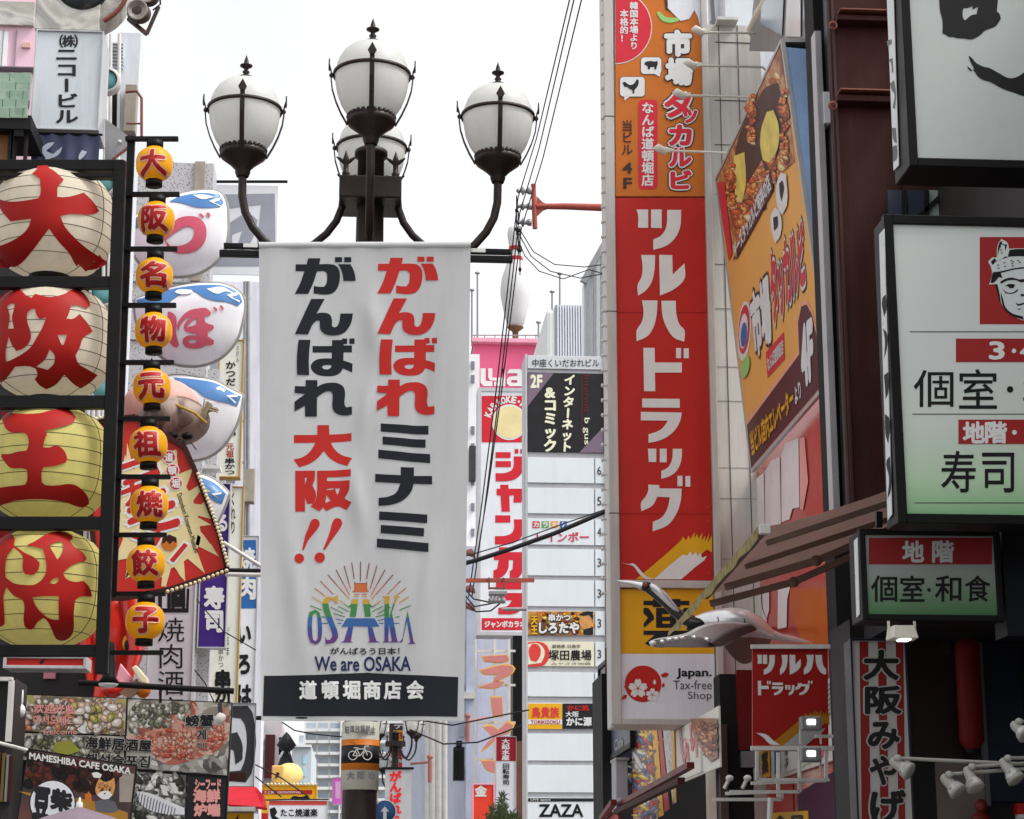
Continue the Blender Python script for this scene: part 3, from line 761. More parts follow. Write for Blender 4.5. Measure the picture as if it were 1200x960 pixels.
PAPER = mat("cream lantern paper", (0.62, 0.55, 0.44), 0.6, 0.10, 3, grime=0.18, bump=0.05, trans=0.3, emit=0.22)
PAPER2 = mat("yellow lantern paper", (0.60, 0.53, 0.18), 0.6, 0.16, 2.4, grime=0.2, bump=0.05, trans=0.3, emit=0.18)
LRED = mat("lantern red paint", (0.36, 0.009, 0.007), 0.6, 0.14, 3, grime=0.05, spec=.2)
RIBM = mat("lantern wire", (0.05, 0.045, 0.035), 0.6, 0.2, 5)
BIG = [
 ('大', 62, 262, 71, 65, PAPER, 0.02, 'topmost large round paper lantern with one red character, cream coloured',
  [(Z(0, 190, 6.4, [(242, 90), (300, 50), (360, 48), (400, 65), (480, 135), (465, 158), (440, 180), (430, 265), (480, 268), (560, 255), (630, 232), (700, 300), (745, 370), (720, 390), (640, 398), (520, 395), (455, 410), (490, 490), (560, 570), (650, 650), (740, 710), (800, 748), (790, 780), (700, 812), (620, 812), (580, 790), (520, 690), (440, 600), (370, 505), (320, 570), (230, 690), (140, 780), (70, 800), (-20, 790), (-30, 700), (-20, 640), (60, 610), (150, 560), (210, 500), (235, 430), (150, 440), (80, 450), (20, 380), (-40, 270), (60, 300), (200, 292), (290, 275), (305, 240), (300, 130)]), [])]),
 ('阪', 60, 402, 71, 66, PAPER, 0.03, 'second large round lantern from the top, peach cream paper',
  [(Z(0, 325, 6.4, [(60, 110), (110, 84), (150, 95), (200, 140), (240, 158), (265, 128), (380, 152), (480, 130), (550, 95), (600, 100), (665, 170), (680, 215), (650, 238), (580, 212), (535, 215), (520, 270), (500, 315), (550, 315), (600, 278), (660, 350), (698, 410), (625, 460), (600, 530), (568, 590), (590, 650), (650, 690), (735, 738), (690, 785), (610, 838), (560, 810), (485, 735), (420, 810), (350, 845), (300, 815), (262, 770), (282, 735), (270, 690), (220, 672), (115, 675), (50, 760), (-10, 800), (-30, 700), (-40, 400), (-20, 165)]),
    [Z(0, 325, 6.4, q) for q in ([(55, 225), (80, 203), (112, 205), (105, 250), (92, 300), (106, 388), (62, 390), (75, 300), (65, 255)], [(265, 240), (275, 285), (300, 318), (348, 305), (320, 380), (280, 450), (230, 530), (150, 590), (48, 642), (45, 560), (68, 450), (90, 510), (125, 557), (180, 535), (230, 475), (232, 420), (205, 330), (210, 270), (240, 243)], [(432, 437), (505, 435), (480, 510), (465, 512)], [(375, 545), (410, 590), (405, 650), (360, 698), (275, 675), (340, 620)])])]),
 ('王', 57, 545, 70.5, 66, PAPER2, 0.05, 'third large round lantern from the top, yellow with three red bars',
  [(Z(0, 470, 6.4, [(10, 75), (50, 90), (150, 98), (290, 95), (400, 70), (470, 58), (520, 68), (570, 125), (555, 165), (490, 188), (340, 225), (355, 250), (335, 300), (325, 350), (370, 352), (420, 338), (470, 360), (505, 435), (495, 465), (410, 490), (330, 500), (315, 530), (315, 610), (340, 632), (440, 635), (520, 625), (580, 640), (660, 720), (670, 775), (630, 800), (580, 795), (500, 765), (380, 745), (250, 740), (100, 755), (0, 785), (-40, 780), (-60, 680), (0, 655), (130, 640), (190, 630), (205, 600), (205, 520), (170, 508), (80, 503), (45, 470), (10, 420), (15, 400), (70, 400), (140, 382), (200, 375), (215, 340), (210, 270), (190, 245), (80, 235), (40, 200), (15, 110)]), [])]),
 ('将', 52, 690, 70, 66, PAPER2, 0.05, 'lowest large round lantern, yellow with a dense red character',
  [(Z(0, 610, 6.4, [(-40, 90), (0, 80), (80, 95), (112, 140), (105, 185), (180, 240), (260, 280), (300, 320), (290, 370), (250, 408), (190, 405), (172, 370), (170, 270), (105, 205), (60, 260), (40, 370), (45, 430), (100, 470), (180, 485), (270, 480), (342, 405), (345, 300), (325, 215), (270, 200), (200, 188), (260, 160), (350, 105), (420, 85), (500, 90), (545, 115), (548, 140), (525, 155), (560, 200), (620, 240), (652, 285), (640, 305), (580, 320), (510, 360), (475, 400), (500, 440), (560, 462), (630, 455), (670, 500), (690, 560), (690, 575), (600, 575), (565, 600), (555, 700), (550, 840), (520, 885), (470, 905), (430, 895), (410, 870), (390, 820), (340, 740), (325, 735), (280, 770), (250, 815), (220, 820), (190, 800), (178, 740), (185, 650), (170, 600), (110, 570), (50, 505), (30, 560), (35, 700), (36, 780), (10, 800), (-40, 780), (-60, 500)]),
    [Z(0, 610, 6.4, q) for q in ([(370, 190), (420, 165), (470, 160), (478, 200), (460, 260), (432, 295), (400, 240)], [(375, 470), (400, 440), (440, 432), (440, 460), (410, 478)], [(245, 580), (330, 570), (443, 570), (443, 748), (380, 740), (305, 685), (270, 640)])])]),
]
for ch, cx, cy, rx, rz, pm, em, lab, polys in BIG:
    c = P(cx, cy, LNY)
    ax, az = rx * mpx * 1.035, rz * mpx * 1.09
    t = Thing('paper_lantern', lab, 'lantern', (c.x, c.y, c.z - az), 'large round lanterns in the black frame')
    def prof(k):                                       # bulging outline, flat at the poles
        return max(0.0, 1 - abs(k) ** 2.9) ** 0.5
    sh = MB()
    rings = []
    NR = 9
    pr = []
    for i in range(NR + 1):
        k = -1 + 2 * i / NR
        k *= 0.965
        pr.append((ax * prof(k), az * k))
    fine = []
    for (r0, z0), (r1, z1) in zip(pr, pr[1:]):         # paper sags a little inwards between its wires
        for q in range(5):
            u = q / 5
            fine.append((lerp(r0, r1, u) - 0.0 + 0.55 * (ax * prof(lerp(z0, z1, u) / az) - lerp(r0, r1, u)), lerp(z0, z1, u)))
    fine.append(pr[-1])
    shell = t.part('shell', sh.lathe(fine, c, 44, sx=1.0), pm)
    for r, z in pr[1:-1]:
        rb = MB().tube([(c.x + r * math.cos(2 * math.pi * q / 44), c.y + r * math.sin(2 * math.pi * q / 44), c.z + z) for q in range(45)], 0.0026, 5, cap=False)
        t.part('wire_rib', rb, RIBM, shell)
    for q in (math.radians(-28), math.radians(-152)):
        t.part('seam', MB().tube([(c.x + (r + .002) * math.cos(q), c.y + (r + .002) * math.sin(q), c.z + z) for r, z in fine], 0.0022, 5), RIBM, shell)
    for s_ in (-1, 1):
        t.part('cap_ring', MB().lathe([(ax * prof(0.965) - 0.02, az * .965 * s_), (ax * prof(0.965) + 0.012, az * .965 * s_), (ax * prof(0.965) + 0.012, az * (.965 * s_) + 0.03 * s_), (ax * prof(.965) - 0.02, az * .965 * s_ + 0.03 * s_)], c, 32), BLACKMETAL)
    def lw(a, b, c=c, ax=ax, az=az):
        k = max(-1, min(1, (b - c.z) / az))
        r = ax * prof(k) * 1.0
        return math.sqrt(max(0.0, r * r - min(r * .999, abs(a - c.x)) ** 2))
    ar = Art(t, lp, 0.010, warp=lw, grid=0.022, parent=shell, step=0.001)
    for L, H in polys:
        ar.poly(L, LRED, 1, 'lettering', holes=H)
    ar.flush()

AMBER = mat("amber lantern skin", (0.80, 0.38, 0.010), 0.35, 0.10, 6, bump=0.06, trans=0.25, emit=0.12)  # slight emission stands in for sunlight on the small lanterns
SRED = mat("small lantern red", (0.40, 0.012, 0.012), 0.45, 0.1, 6)
PINK = mat("pale outline print", (0.72, 0.45, 0.38), 0.5, 0.08, 6)
proto = None
DESC = ['topmost small amber lantern in the right column', 'second small amber lantern down, in front of the upper blowfish lantern', 'third small amber lantern down, just above the second blowfish lantern', 'fourth small amber lantern down, overlapping the second blowfish lantern', 'fifth small amber lantern down, above the pink sculpted head', 'sixth small amber lantern down, beside the pink sculpted head',
        'seventh small amber lantern down, over the starburst sign', 'eighth small amber lantern down, low on the starburst sign', 'lowest small amber lantern, beside the white grill sign']
for (cx, yb, yl), ch, d in zip(ROW, '大阪名物元祖焼餃子', DESC):
    c = P(cx, yl + 1, LNY)
    r, hz = 22.5 * mpx, 22 * mpx
    if proto is None:
        t = Thing('small_lantern', d, 'lantern', c, 'small amber lanterns in a column')
        pr = [(r * max(0.42, (1 - abs(k / 8) ** 2.6) ** 0.5), hz * k / 8) for k in range(-8, 9)]
        fine = []
        for (r0, z0), (r1, z1) in zip(pr, pr[1:]):
            fine += [(r0, z0), ((r0 + r1) / 2 - 0.0012, (z0 + z1) / 2)]
        fine.append(pr[-1])
        t.part('shell', MB().lathe(fine, c, 32), AMBER)
        t.part('cap', MB().lathe([(0, hz + .045), (r * .46, hz + .045), (r * .46, hz - .006), (0, hz - .006)], c, 20), BLACKMETAL)
        t.part('cap', MB().lathe([(0, -hz - .035), (r * .46, -hz - .035), (r * .46, -hz + .006), (0, -hz + .006)], c, 20), BLACKMETAL)
        t.part('cord', MB().tube([c + Vector((0, 0, hz + .04)), c + Vector((0, 0, hz + .075))], .006, 6), BLACKMETAL)
        proto = t.o
        root = t
        base_children = list(t.o.children)
    else:
        o = proto.copy(); col.objects.link(o); o.location = c; o['label'] = d
        for ch_ in base_children:
            k = ch_.copy(); col.objects.link(k); k.parent = o
        root = Thing.__new__(Thing); root.o = o; root.loc = Vector(c)
    def sw(a, b, c=c):
        k = max(-1, min(1, (b - c.z) / hz)); rr = r * max(0.42, (1 - abs(k) ** 2.6) ** 0.5)
        return math.sqrt(max(0.0, rr * rr - min(rr, abs(a - c.x)) ** 2))
    ar = Art(root, lp, 0.004, warp=sw, grid=0.02, step=0.0012)
    ar.text(ch, (cx - 14.5, yl - 14, cx + 14, yl + 14.5), SRED, 1, 0.045, outline=(PINK, 0.085))
    ar.flush()
    root.o.rotation_euler = (0, R(random.uniform(-3, 3)), R(random.uniform(-5, 5)))

# ================================================================ company sign on its pillar, and its neighbours
t, ar = lightbox('building_sign', 'pale grey upright company sign board on a steel clad pillar', 'sign', 17.0, (39, 36, 119, 153), 0.45, ALU, mat("pale grey board", C(190, 196, 202), 0.4, 0.05, 3, grime=0.18), 2.0)
ar.text('㈱', (70, 41, 91, 56), BLACK, 2, 0.02)
ar.text('ニコービル', (66, 59, 91, 144), BLACK, 2, 0.03, vert=True)
ar.flush()
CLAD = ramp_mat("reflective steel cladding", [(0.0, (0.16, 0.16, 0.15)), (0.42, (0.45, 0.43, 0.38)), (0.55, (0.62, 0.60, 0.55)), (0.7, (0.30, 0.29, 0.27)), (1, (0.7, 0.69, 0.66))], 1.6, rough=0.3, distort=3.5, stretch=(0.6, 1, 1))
pl = FY(17.0)
t = Thing('pillar_head', 'shiny steel clad pillar top with a dark round porthole', 'pillar', P(80, 34, 17.3))
a0, b0 = pl.px(40, 34); a1, b1 = pl.px(121, -60)
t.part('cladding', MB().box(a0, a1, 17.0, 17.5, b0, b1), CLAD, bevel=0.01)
cx, cz = pl.px(97, -17)
fr = MB().lathe([(0.0, 0.02), (0.22, 0.02), (0.24, 0.0), (0.24, -0.03)], (cx, 17.0, cz), 36, axis=(0, -1, 0))
t.part('porthole', fr, mat("dark porthole glass", (0.02, 0.022, 0.024), 0.15, 0.3, 4, spec=0.6))
arc = [(pl.px(97, -17)[0] + 0.42 * math.cos(R(a)), 16.95, pl.px(97, -17)[1] + 0.42 * math.sin(R(a))) for a in range(-60, 20, 8)]
t.part('curved_trim', MB().tube(arc, 0.022, 10), RUST)
c0 = Vector((cx, 17.05, cz))
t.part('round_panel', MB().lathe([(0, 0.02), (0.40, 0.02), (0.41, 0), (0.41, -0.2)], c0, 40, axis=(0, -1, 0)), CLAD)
t = Thing('shop_curtain', 'dark blue split curtain with white brush marks below the company sign', 'curtain', P(75, 195, 17.05))
V, Fc = [], []
pl = FY(17.02)
q0, q1 = pl.px(38, 156), pl.px(115, 205)
for i in range(25):
    for j in (0, 1):
        a = lerp(q0[0], q1[0], i / 24)
        V.append((a, 17.02 - 0.012 * math.sin(i * 1.1), q0[1] if j == 0 else q1[1]))
for i in range(24): Fc.append((2 * i, 2 * i + 2, 2 * i + 3, 2 * i + 1))
cl_ = t.part('cloth', MB().add(V, Fc, True), mat("indigo cloth", C(70, 74, 98), 0.85, 0.15, 6))
ar = Art(t, FY(16.98), 0.004, parent=cl_)
PALEB = mat("washed white dye", C(165, 172, 185), 0.8, 0.1, 5)
for L in ([(48, 174), (56, 168), (64, 167), (60, 172), (54, 177), (62, 181), (68, 176), (73, 172), (70, 180), (62, 185), (54, 186), (50, 180)], [(96, 176), (102, 178), (98, 184), (93, 188), (92, 184)], [(52, 186), (60, 184), (58, 188)]):
    ar.poly(L, PALEB, 1, 'pattern')
ar.flush()
t.part('rod', MB().tube([pl.w(q0[0] - .02, q0[1], 0), pl.w(q1[0] + .02, q0[1], 0)], .012, 8), BLACKMETAL)

def slab(name, label, cat, Y, box, depth, m, group=None, bevel=0.0, z_to_ground=False):
    """a plain volume whose front face fills a photograph box"""
    pl = FY(Y); x0, y0, x1, y1 = box
    ym = (max(y0, 0) + min(y1, 960)) / 2
    a0 = pl.px(x0, ym)[0]; a1 = pl.px(x1, ym)[0]; b1 = pl.px((x0 + x1) / 2, y0)[1]; b0 = 0 if z_to_ground else pl.px((x0 + x1) / 2, y1)[1]
    t = Thing(name, label, cat, ((a0 + a1) / 2, Y + depth / 2, b0), group)
    w = t.part('wall', MB().box(a0, a1, Y, Y + depth, b0, b1), m, bevel=bevel)
    return t, w, pl
def boxpart(t, pl, Y, box, m, out=0.03, back=0.0, name='panel', parent=None, bevel=0.0):
    x0, y0, x1, y1 = box
    ym = (max(y0, 0) + min(y1, 960)) / 2
    a0, a1, b1, b0 = pl.px(x0, ym)[0], pl.px(x1, ym)[0], pl.px(x0, y0)[1], pl.px(x1, y1)[1]
    return t.part(name, MB().box(a0, a1, Y - out, Y - back - 0.0 if back else Y + 0.01, b0, b1), m, parent, bevel)

# pink building and the tiled shop front at the upper corner
t, w, pl = slab('pink_building', 'pink panelled building behind the green tiled eave', 'building', 19.5, (-60, -80, 40, 215), 1, mat("pink panel", C(228, 190, 205, 1.1), 0.6, 0.06, 2, grime=0.15), z_to_ground=True)
boxpart(t, pl, 19.5, (-60, 36, 9, 82), mat("white render", C(232, 232, 240, 1.1), 0.6, 0.06, 3), 0.02)
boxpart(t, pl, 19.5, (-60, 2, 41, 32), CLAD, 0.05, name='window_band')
for x in (18, 3): boxpart(t, pl, 19.5, (x, 36, x + 0.7, 82), GREYSTEEL, 0.03, name='joint')
boxpart(t, pl, 19.5, (-60, 81, 42, 85), GREYSTEEL, 0.12, name='ledge')
boxpart(t, pl, 19.5, (26, 51, 36, 57), PINK, 0.03, name='vent')
TILE = ramp_mat("green copper tile", [(0, (0.16, 0.25, 0.19)), (0.5, (0.24, 0.34, 0.26)), (1, (0.34, 0.42, 0.34))], 9, 'voronoi', 0.6)
t = Thing('tiled_eave', 'dark timber shop front under a green copper tiled eave', 'eave', P(0, 190, 16.4))
for r_ in range(5):
    for c_ in range(-4, 3):
        y0 = 86 + r_ * 10.2; x0 = c_ * 15.5 + (7 if r_ % 2 else 0) - 4
        a, b = P(x0, y0, 16.6 - r_ * .06), P(min(x0 + 15, 35 - r_ * .9), y0 + 10, 16.55 - r_ * .06)
        if b.x > a.x:
            t.part('tile', MB().box(a.x, b.x, a.y - 0.02, a.y + 0.03, b.z, a.z), TILE, bevel=0.003)
t.part('soffit', MB().box(P(-60, 135, 16.4).x, P(38, 135, 16.4).x, 16.35, 17.0, P(0, 153, 16.4).z, P(0, 137, 16.4).z), DARK)
TIMBER = mat("dark timber", (0.05, 0.028, 0.016), 0.6, 0.3, 4, bump=0.2)
t.part('board', MB().box(P(-60, 155, 16.5).x, P(10, 155, 16.5).x, 16.5, 16.6, P(0, 190, 16.5).z, P(0, 155, 16.5).z), mat("orange timber", (0.25, 0.11, 0.04), 0.6, 0.3, 4))
for x in (12, 17, 30):
    t.part('timber_post', MB().box(P(x, 150, 16.45).x, P(x + 3, 150, 16.45).x, 16.42, 16.5, P(0, 240, 16.45).z, P(0, 137, 16.45).z), DARK)
t.part('lantern_hook', MB().box(P(18, 150, 16.4).x, P(29, 150, 16.4).x, 16.36, 16.42, P(0, 161, 16.4).z, P(0, 145, 16.4).z), BLACKMETAL)

# pale building strip with pipes behind the pillar
t, w, pl = slab('pale_building', 'pale narrow building with white pipes right of the company sign', 'building', 19.0, (117, 38, 143, 960), .3, mat("pale tile wall", C(206, 210, 216, 1.1), 0.6, 0.08, 3, grime=0.2), z_to_ground=True)
for x in (124, 130, 140): t.part('downpipe', MB().tube([P(x, 40, 18.9), P(x - 8, 900, 18.9)], 0.018, 8), WHITEPAINT)
boxpart(t, pl, 19, (131, 52, 145, 82), mat("louvre grey", C(186, 196, 206), 0.5, 0.1, 2), 0.05, name='louvre')
for y in range(54, 82, 4): boxpart(t, pl, 19, (131, y, 145, y + 1.2), GREYSTEEL, 0.065, name='louvre_slat')
boxpart(t, pl, 19, (131, 100, 138, 150), DARK, 0.03, name='window')
boxpart(t, pl, 19, (148, 106, 161, 160), mat("weathered concrete", C(150, 142, 130), 0.8, 0.2, 4, grime=0.4), 0.15, name='parapet')
t.part('roof_rail', MB().tube([P(147, 108, 18.7), P(160, 107, 18.7), P(166, 115, 18.7), P(166, 165, 18.7)], 0.014, 8), RUST)
t.part('roof_rail', MB().tube([P(148, 145, 18.7), P(166, 145, 18.7)], 0.010, 8), RUST)
t = Thing('angled_panel', 'grey triangular steel panel behind the top small lantern', 'panel', P(135, 190, 17.3))
t.part('sheet', MB().prism([P(123, 139, 17.3), P(151, 160, 17.3), P(151, 172, 17.3), P(132, 187, 17.3), P(123, 187, 17.3)], (0, .03, 0)), GREYSTEEL)
t.part('bolt', MB().ell(P(140, 166, 17.28), .018, .012, .018, 10, 6), WHITEPAINT)
t.part('stay', MB().bar(P(132, 187, 17.25), P(152, 172, 17.25), .02), RUST)
# teal half discs
TEAL = mat("teal enamel", C(96, 152, 152), 0.4, 0.1, 4, grime=0.2)
for i, (y, d) in enumerate(((95, 'topmost teal round sign, beside the company sign'), (216, 'second teal round sign, above the top large lantern\'s shoulder'), (345, 'third teal round sign, showing beside the second large lantern'), (455, 'fourth teal round sign, below the second large lantern'), (590, 'lowest teal round sign, beside the yellow lantern'))):
    c = P(125 if i == 0 else 121, y, 17.9)
    if i == 0:
        t = Thing('round_sign', d, 'round sign', c, 'teal round signs in a column')
        t.part('disc', MB().lathe([(0, .02), (.105, .02), (.105, -.05)], c, 28, axis=(0, -1, 0)), TEAL)
        t.part('rim', MB().lathe([(.103, .035), (.128, .035), (.132, .02), (.132, -.06), (.103, -.06)], c, 28, axis=(0, -1, 0)), WHITEPAINT)
        tealp = t.o
    else:
        k = copy_tree(tealp); k.location = c; k['label'] = d
# floodlights on the roof edge
t = Thing('roof_floodlight', 'rusty twin floodlight hanging at the top edge of the pillar', 'floodlight', P(165, 20, 16.6))
DKB = mat("rusty brown housing", (0.10, 0.07, 0.06), 0.55, 0.3, 6, grime=0.3)
for (cx, cy, s_, tl_) in ((163, 16, 1.0, 30), (173, -4, 1.0, 25)):
    c = P(cx, cy, 16.6); k = 0.0071
    t.part('lamp_head', MB().ell(c, 15 * k, .10, 13 * k, 18, 10), DKB)
    t.part('reflector', MB().lathe([(0, .0), (8 * k, .005), (11 * k, .03), (13 * k, .035), (13 * k, .02)], c + Vector((0, -.085, -.01)), 20, axis=(-.1, -1, -.15)), mat("dull reflector", (0.35, 0.31, 0.28), 0.3, 0.2, 6, metal=0.4))
t.part('bracket', MB().bar(P(150, 22, 16.7), P(172, 40, 16.7), .05, .03).bar(P(172, 40, 16.7), P(186, 8, 16.7), .03, .03), DKB)
t.part('cable', MB().tube([P(179, 12, 16.5), P(188, 5, 16.5), P(186, -20, 16.5)], .008, 6), RUBBER)

# perforated grey facade behind the blowfish lanterns
PERF = ramp_mat("perforated grey panel", [(0, (0.10, 0.10, 0.105)), (0.22, (0.14, 0.14, 0.145)), (0.30, (0.46, 0.46, 0.47)), (1, (0.52, 0.52, 0.53))], 34, 'dots', 0.6)
t, w, pl = slab('perforated_building', 'grey speckled panel facade behind the blowfish lanterns', 'building', 24.0, (120, 190, 236, 960), .5, PERF, z_to_ground=True)
for y in (262, 330, 398, 466): boxpart(t, pl, 24, (120, y, 236, y + 1.2), GREYSTEEL, 0.02, name='joint')
boxpart(t, pl, 24, (226, 190, 238, 330), mat("weathered concrete", (0.3, .28, .25)), 0.03, name='edge_trim')
t2 = MB().box(pl.px(230, 420)[0], pl.px(256, 420)[0], 24.3, 24.8, 0, pl.px(250, 425)[1])
t.part('wing', t2, PERF)
boxpart(t, pl, 24, (150, 470, 262, 476), GREYSTEEL, 0.12, name='ledge')
for y in (500, 545, 600, 660): boxpart(t, pl, 24, (236, y, 258, y + 4), WHITEPAINT, -0.25, name='pipe_rail')

# ---------------------------------------------------------------- blowfish lanterns
FISHW = mat("blowfish white vinyl", C(222, 222, 226, 1.12), 0.35, 0.05, 3, grime=0.12)
FISHB = mat("blowfish blue vinyl", C(70, 114, 164), 0.32, 0.12, 3)
FISHR = mat("blowfish red print", C(190, 84, 104), 0.4, 0.08, 4)
FISHG = mat("blowfish seam rubber", (0.32, 0.31, 0.29), 0.55, 0.15, 5, grime=0.3)
FYY = 21.0
fp = FY(FYY)
class Puff:
    """a closed outline blown up like a cushion towards the street"""
    def __init__(s, L, H):
        s.L = smooth_poly(fp.pts(L), 60, 5); s.H = H
        s.cx = sum(p[0] for p in s.L) / len(s.L); s.cz = sum(p[1] for p in s.L) / len(s.L)
    def k(s, a, b):
        dx, dz = a - s.cx, b - s.cz
        if abs(dx) + abs(dz) < 1e-9: return 0.0
        best = 1e9
        n = len(s.L)
        for i in range(n):
            (x0, y0), (x1, y1) = s.L[i], s.L[(i + 1) % n]
            ex, ey = x1 - x0, y1 - y0
            den = dx * ey - dz * ex
            if abs(den) < 1e-12: continue
            tt = ((x0 - s.cx) * ey - (y0 - s.cz) * ex) / den
            uu = ((x0 - s.cx) * dz - (y0 - s.cz) * dx) / den
            if tt > 0 and -1e-6 <= uu <= 1 + 1e-6: best = min(best, tt)
        return min(1.0, 1.0 / best) if best < 1e8 else 1.0
    def h(s, a, b): return s.H * math.sqrt(max(0.0, 1 - s.k(a, b) ** 2.4))
    def mesh(s, sgn=1):
        n = len(s.L); M = 9; V = []; Fc = []
        for j in range(M + 1):
            q = math.sin(math.pi / 2 * j / M)
            for (x, z) in s.L:
                V.append(fp.w(s.cx + (x - s.cx) * q, s.cz + (z - s.cz) * q, sgn * s.H * math.sqrt(max(0, 1 - q ** 2.4))))
        for j in range(M):
            for i in range(n): Fc.append((j * n + i, j * n + (i + 1) % n, (j + 1) * n + (i + 1) % n, (j + 1) * n + i))
        return MB().add(V, Fc, True)
def blowfish(lab, L, backs, letters, gloss=()):
    pf = Puff(L, 0.22)
    c = fp.w(pf.cx, min(p[1] for p in pf.L), 0)
    t = Thing('blowfish_lantern', lab, 'lantern', c, 'puffed blowfish lanterns hung in a column')
    b = t.part('body', pf.mesh(1), FISHW)
    t.part('back', pf.mesh(-1), FISHW)
    t.part('seam', MB().tube([fp.w(x, z, 0) for x, z in pf.L + pf.L[:1]], 0.022, 8, cap=False), FISHG)
    ar = Art(t, fp, 0.006, warp=pf.h, grid=0.045, parent=b, step=0.002)
    for q in backs: ar.poly(q, FISHB, 1, 'blue_back')
    for q, hl in letters: ar.poly(q, FISHR, 2, 'lettering', holes=hl)
    for q in gloss: ar.poly(q, FISHW, 3, 'highlight_print')
    ar.flush()
    return t
z5 = lambda L: Z(150, 210, 6.857, L)
z6 = lambda L: Z(150, 320, 6.857, L)
zf = lambda L: Z(140, 420, 6, L)
blowfish('uppermost white and blue blowfish lantern with a single curled red character',
         z5([(20, 440), (20, 340), (80, 290), (200, 215), (420, 125), (600, 97), (740, 112), (790, 200), (800, 300), (795, 480), (755, 600), (680, 690), (560, 758), (400, 785), (250, 760), (100, 680), (35, 560)]),
         [z5([(330, 180), (420, 140), (600, 112), (735, 125), (770, 190), (745, 225), (640, 232), (540, 225), (440, 195)]), z5([(22, 350), (90, 295), (110, 330), (95, 390), (30, 410)])],
         [(z5([(250, 470), (340, 380), (400, 320), (480, 300), (560, 310), (615, 360), (632, 430), (615, 510), (560, 570), (480, 598), (380, 592), (320, 550), (290, 490)]), [z5([(300, 490), (380, 430), (440, 395), (490, 383), (530, 400), (530, 450), (500, 500), (430, 535), (340, 540)])]),
          (z5([(565, 282), (590, 278), (612, 300), (605, 320), (585, 305)]), []), (z5([(628, 272), (650, 270), (665, 292), (655, 312), (640, 300)]), [])],
         [z5([(520, 130), (620, 128), (690, 145), (600, 165)]), z5([(650, 178), (745, 155), (735, 172), (672, 190), (748, 215), (744, 224)])])
blowfish('second blowfish lantern from the top, with a wide blue back and red character',
         z6([(58, 215), (250, 150), (450, 100), (650, 85), (760, 92), (900, 160), (935, 230), (915, 400), (870, 540), (760, 670), (640, 730), (500, 748), (350, 720), (220, 630), (100, 480), (60, 340)]),
         [z6([(65, 220), (250, 158), (450, 112), (650, 96), (755, 102), (890, 165), (920, 235), (885, 268), (800, 235), (690, 222), (600, 190), (535, 150), (440, 165), (370, 205), (310, 250), (180, 250), (80, 250)])],
         [(z6([(320, 312), (345, 316), (385, 350), (390, 420), (385, 470), (400, 545), (410, 580), (390, 603), (360, 590), (330, 540), (318, 440)]), []),
          (z6([(395, 430), (430, 355), (490, 305), (560, 287), (630, 285), (668, 320), (660, 345), (612, 350), (620, 395), (650, 412), (685, 420), (692, 445), (668, 465), (640, 468), (642, 512), (692, 545), (688, 575), (655, 585), (628, 582), (600, 600), (540, 610), (470, 598), (440, 565), (442, 530), (475, 508), (552, 503), (552, 488), (500, 482), (455, 465), (450, 430), (470, 390), (520, 352), (470, 365), (425, 415), (408, 470)]), [z6([(472, 440), (500, 400), (545, 365), (555, 372), (545, 420)]), z6([(482, 548), (520, 537), (555, 545), (540, 565), (500, 568)])]),
          (z6([(680, 278), (700, 275), (720, 295), (710, 318)]), []), (z6([(735, 263), (755, 263), (772, 288), (760, 308)]), [])],
         [z6([(630, 130), (760, 115), (850, 165), (780, 150), (720, 170)]), z6([(795, 180), (890, 160), (880, 178), (815, 195), (900, 225), (895, 240)]), z6([(375, 155), (400, 138), (510, 138), (525, 155), (480, 172), (400, 168)])])
blowfish('third blowfish lantern, mostly hidden by the pink sculpted head',
         zf([(90, 330), (150, 220), (360, 125), (560, 140), (680, 165), (790, 225), (868, 262), (838, 420), (770, 560), (680, 660), (560, 712), (400, 705), (220, 640), (110, 500)]),
         [zf([(380, 135), (560, 152), (680, 177), (785, 235), (855, 270), (828, 340), (760, 315), (690, 300), (600, 270), (520, 210), (440, 180)])], [],
         [zf([(680, 212), (705, 198), (750, 225), (735, 240), (712, 225), (690, 225)]), zf([(752, 262), (838, 258), (830, 275), (780, 275), (822, 312), (812, 320)])])
z7 = lambda L: Z(110, 480, 4.364, L)
blowfish('lowest blowfish lantern, just a blue corner showing beside the starburst sign',
         z7([(440, 350), (540, 335), (620, 365), (690, 428), (670, 490), (648, 540), (600, 620), (500, 660), (420, 560)]),
         [z7([(545, 345), (620, 378), (676, 430), (655, 485), (620, 470), (580, 430)])], [],
         [z7([(600, 432), (655, 425), (650, 435), (618, 440), (655, 470)])])

# grey hanging cloth with part of a character, on its pole
t = Thing('grey_banner', 'grey and white printed banner hung from a pole behind the lamp arm', 'banner', P(280, 320, 25))
pl = FY(25.0)
GB = mat("grey banner cloth", C(215, 217, 222, 1.1), 0.75, 0.05, 3)
GBD = mat("grey banner print", C(140, 142, 152), 0.75, 0.08, 4)
cl_ = t.part('cloth', MB().box(pl.px(233, 250)[0], pl.px(325, 250)[0], 25, 25.02, pl.px(280, 322)[1], pl.px(280, 217)[1]), GB)
ar = Art(t, pl, .004, parent=cl_)
ar.poly([(262, 228), (322, 227), (323, 312), (240, 312), (245, 300), (300, 298), (306, 240), (264, 245)], GBD, 1, 'lettering', smooth=False)
ar.poly([(268, 262), (290, 248), (302, 258), (298, 275), (288, 292), (276, 296), (284, 270), (272, 275), (272, 286), (264, 290)], GBD, 1, 'lettering')
ar.flush()
t.part('pole', MB().tube([P(212, 213, 24.9), P(337, 213, 24.9)], .02, 8), BLACKMETAL)
for p, q in (((200, 188), (234, 211)), ((190, 222), (236, 213)), ((196, 206), (236, 212))): t.part('stay_wire', MB().tube([P(*p, 24.5), P(*q, 24.9)], .007, 6), GREYSTEEL)

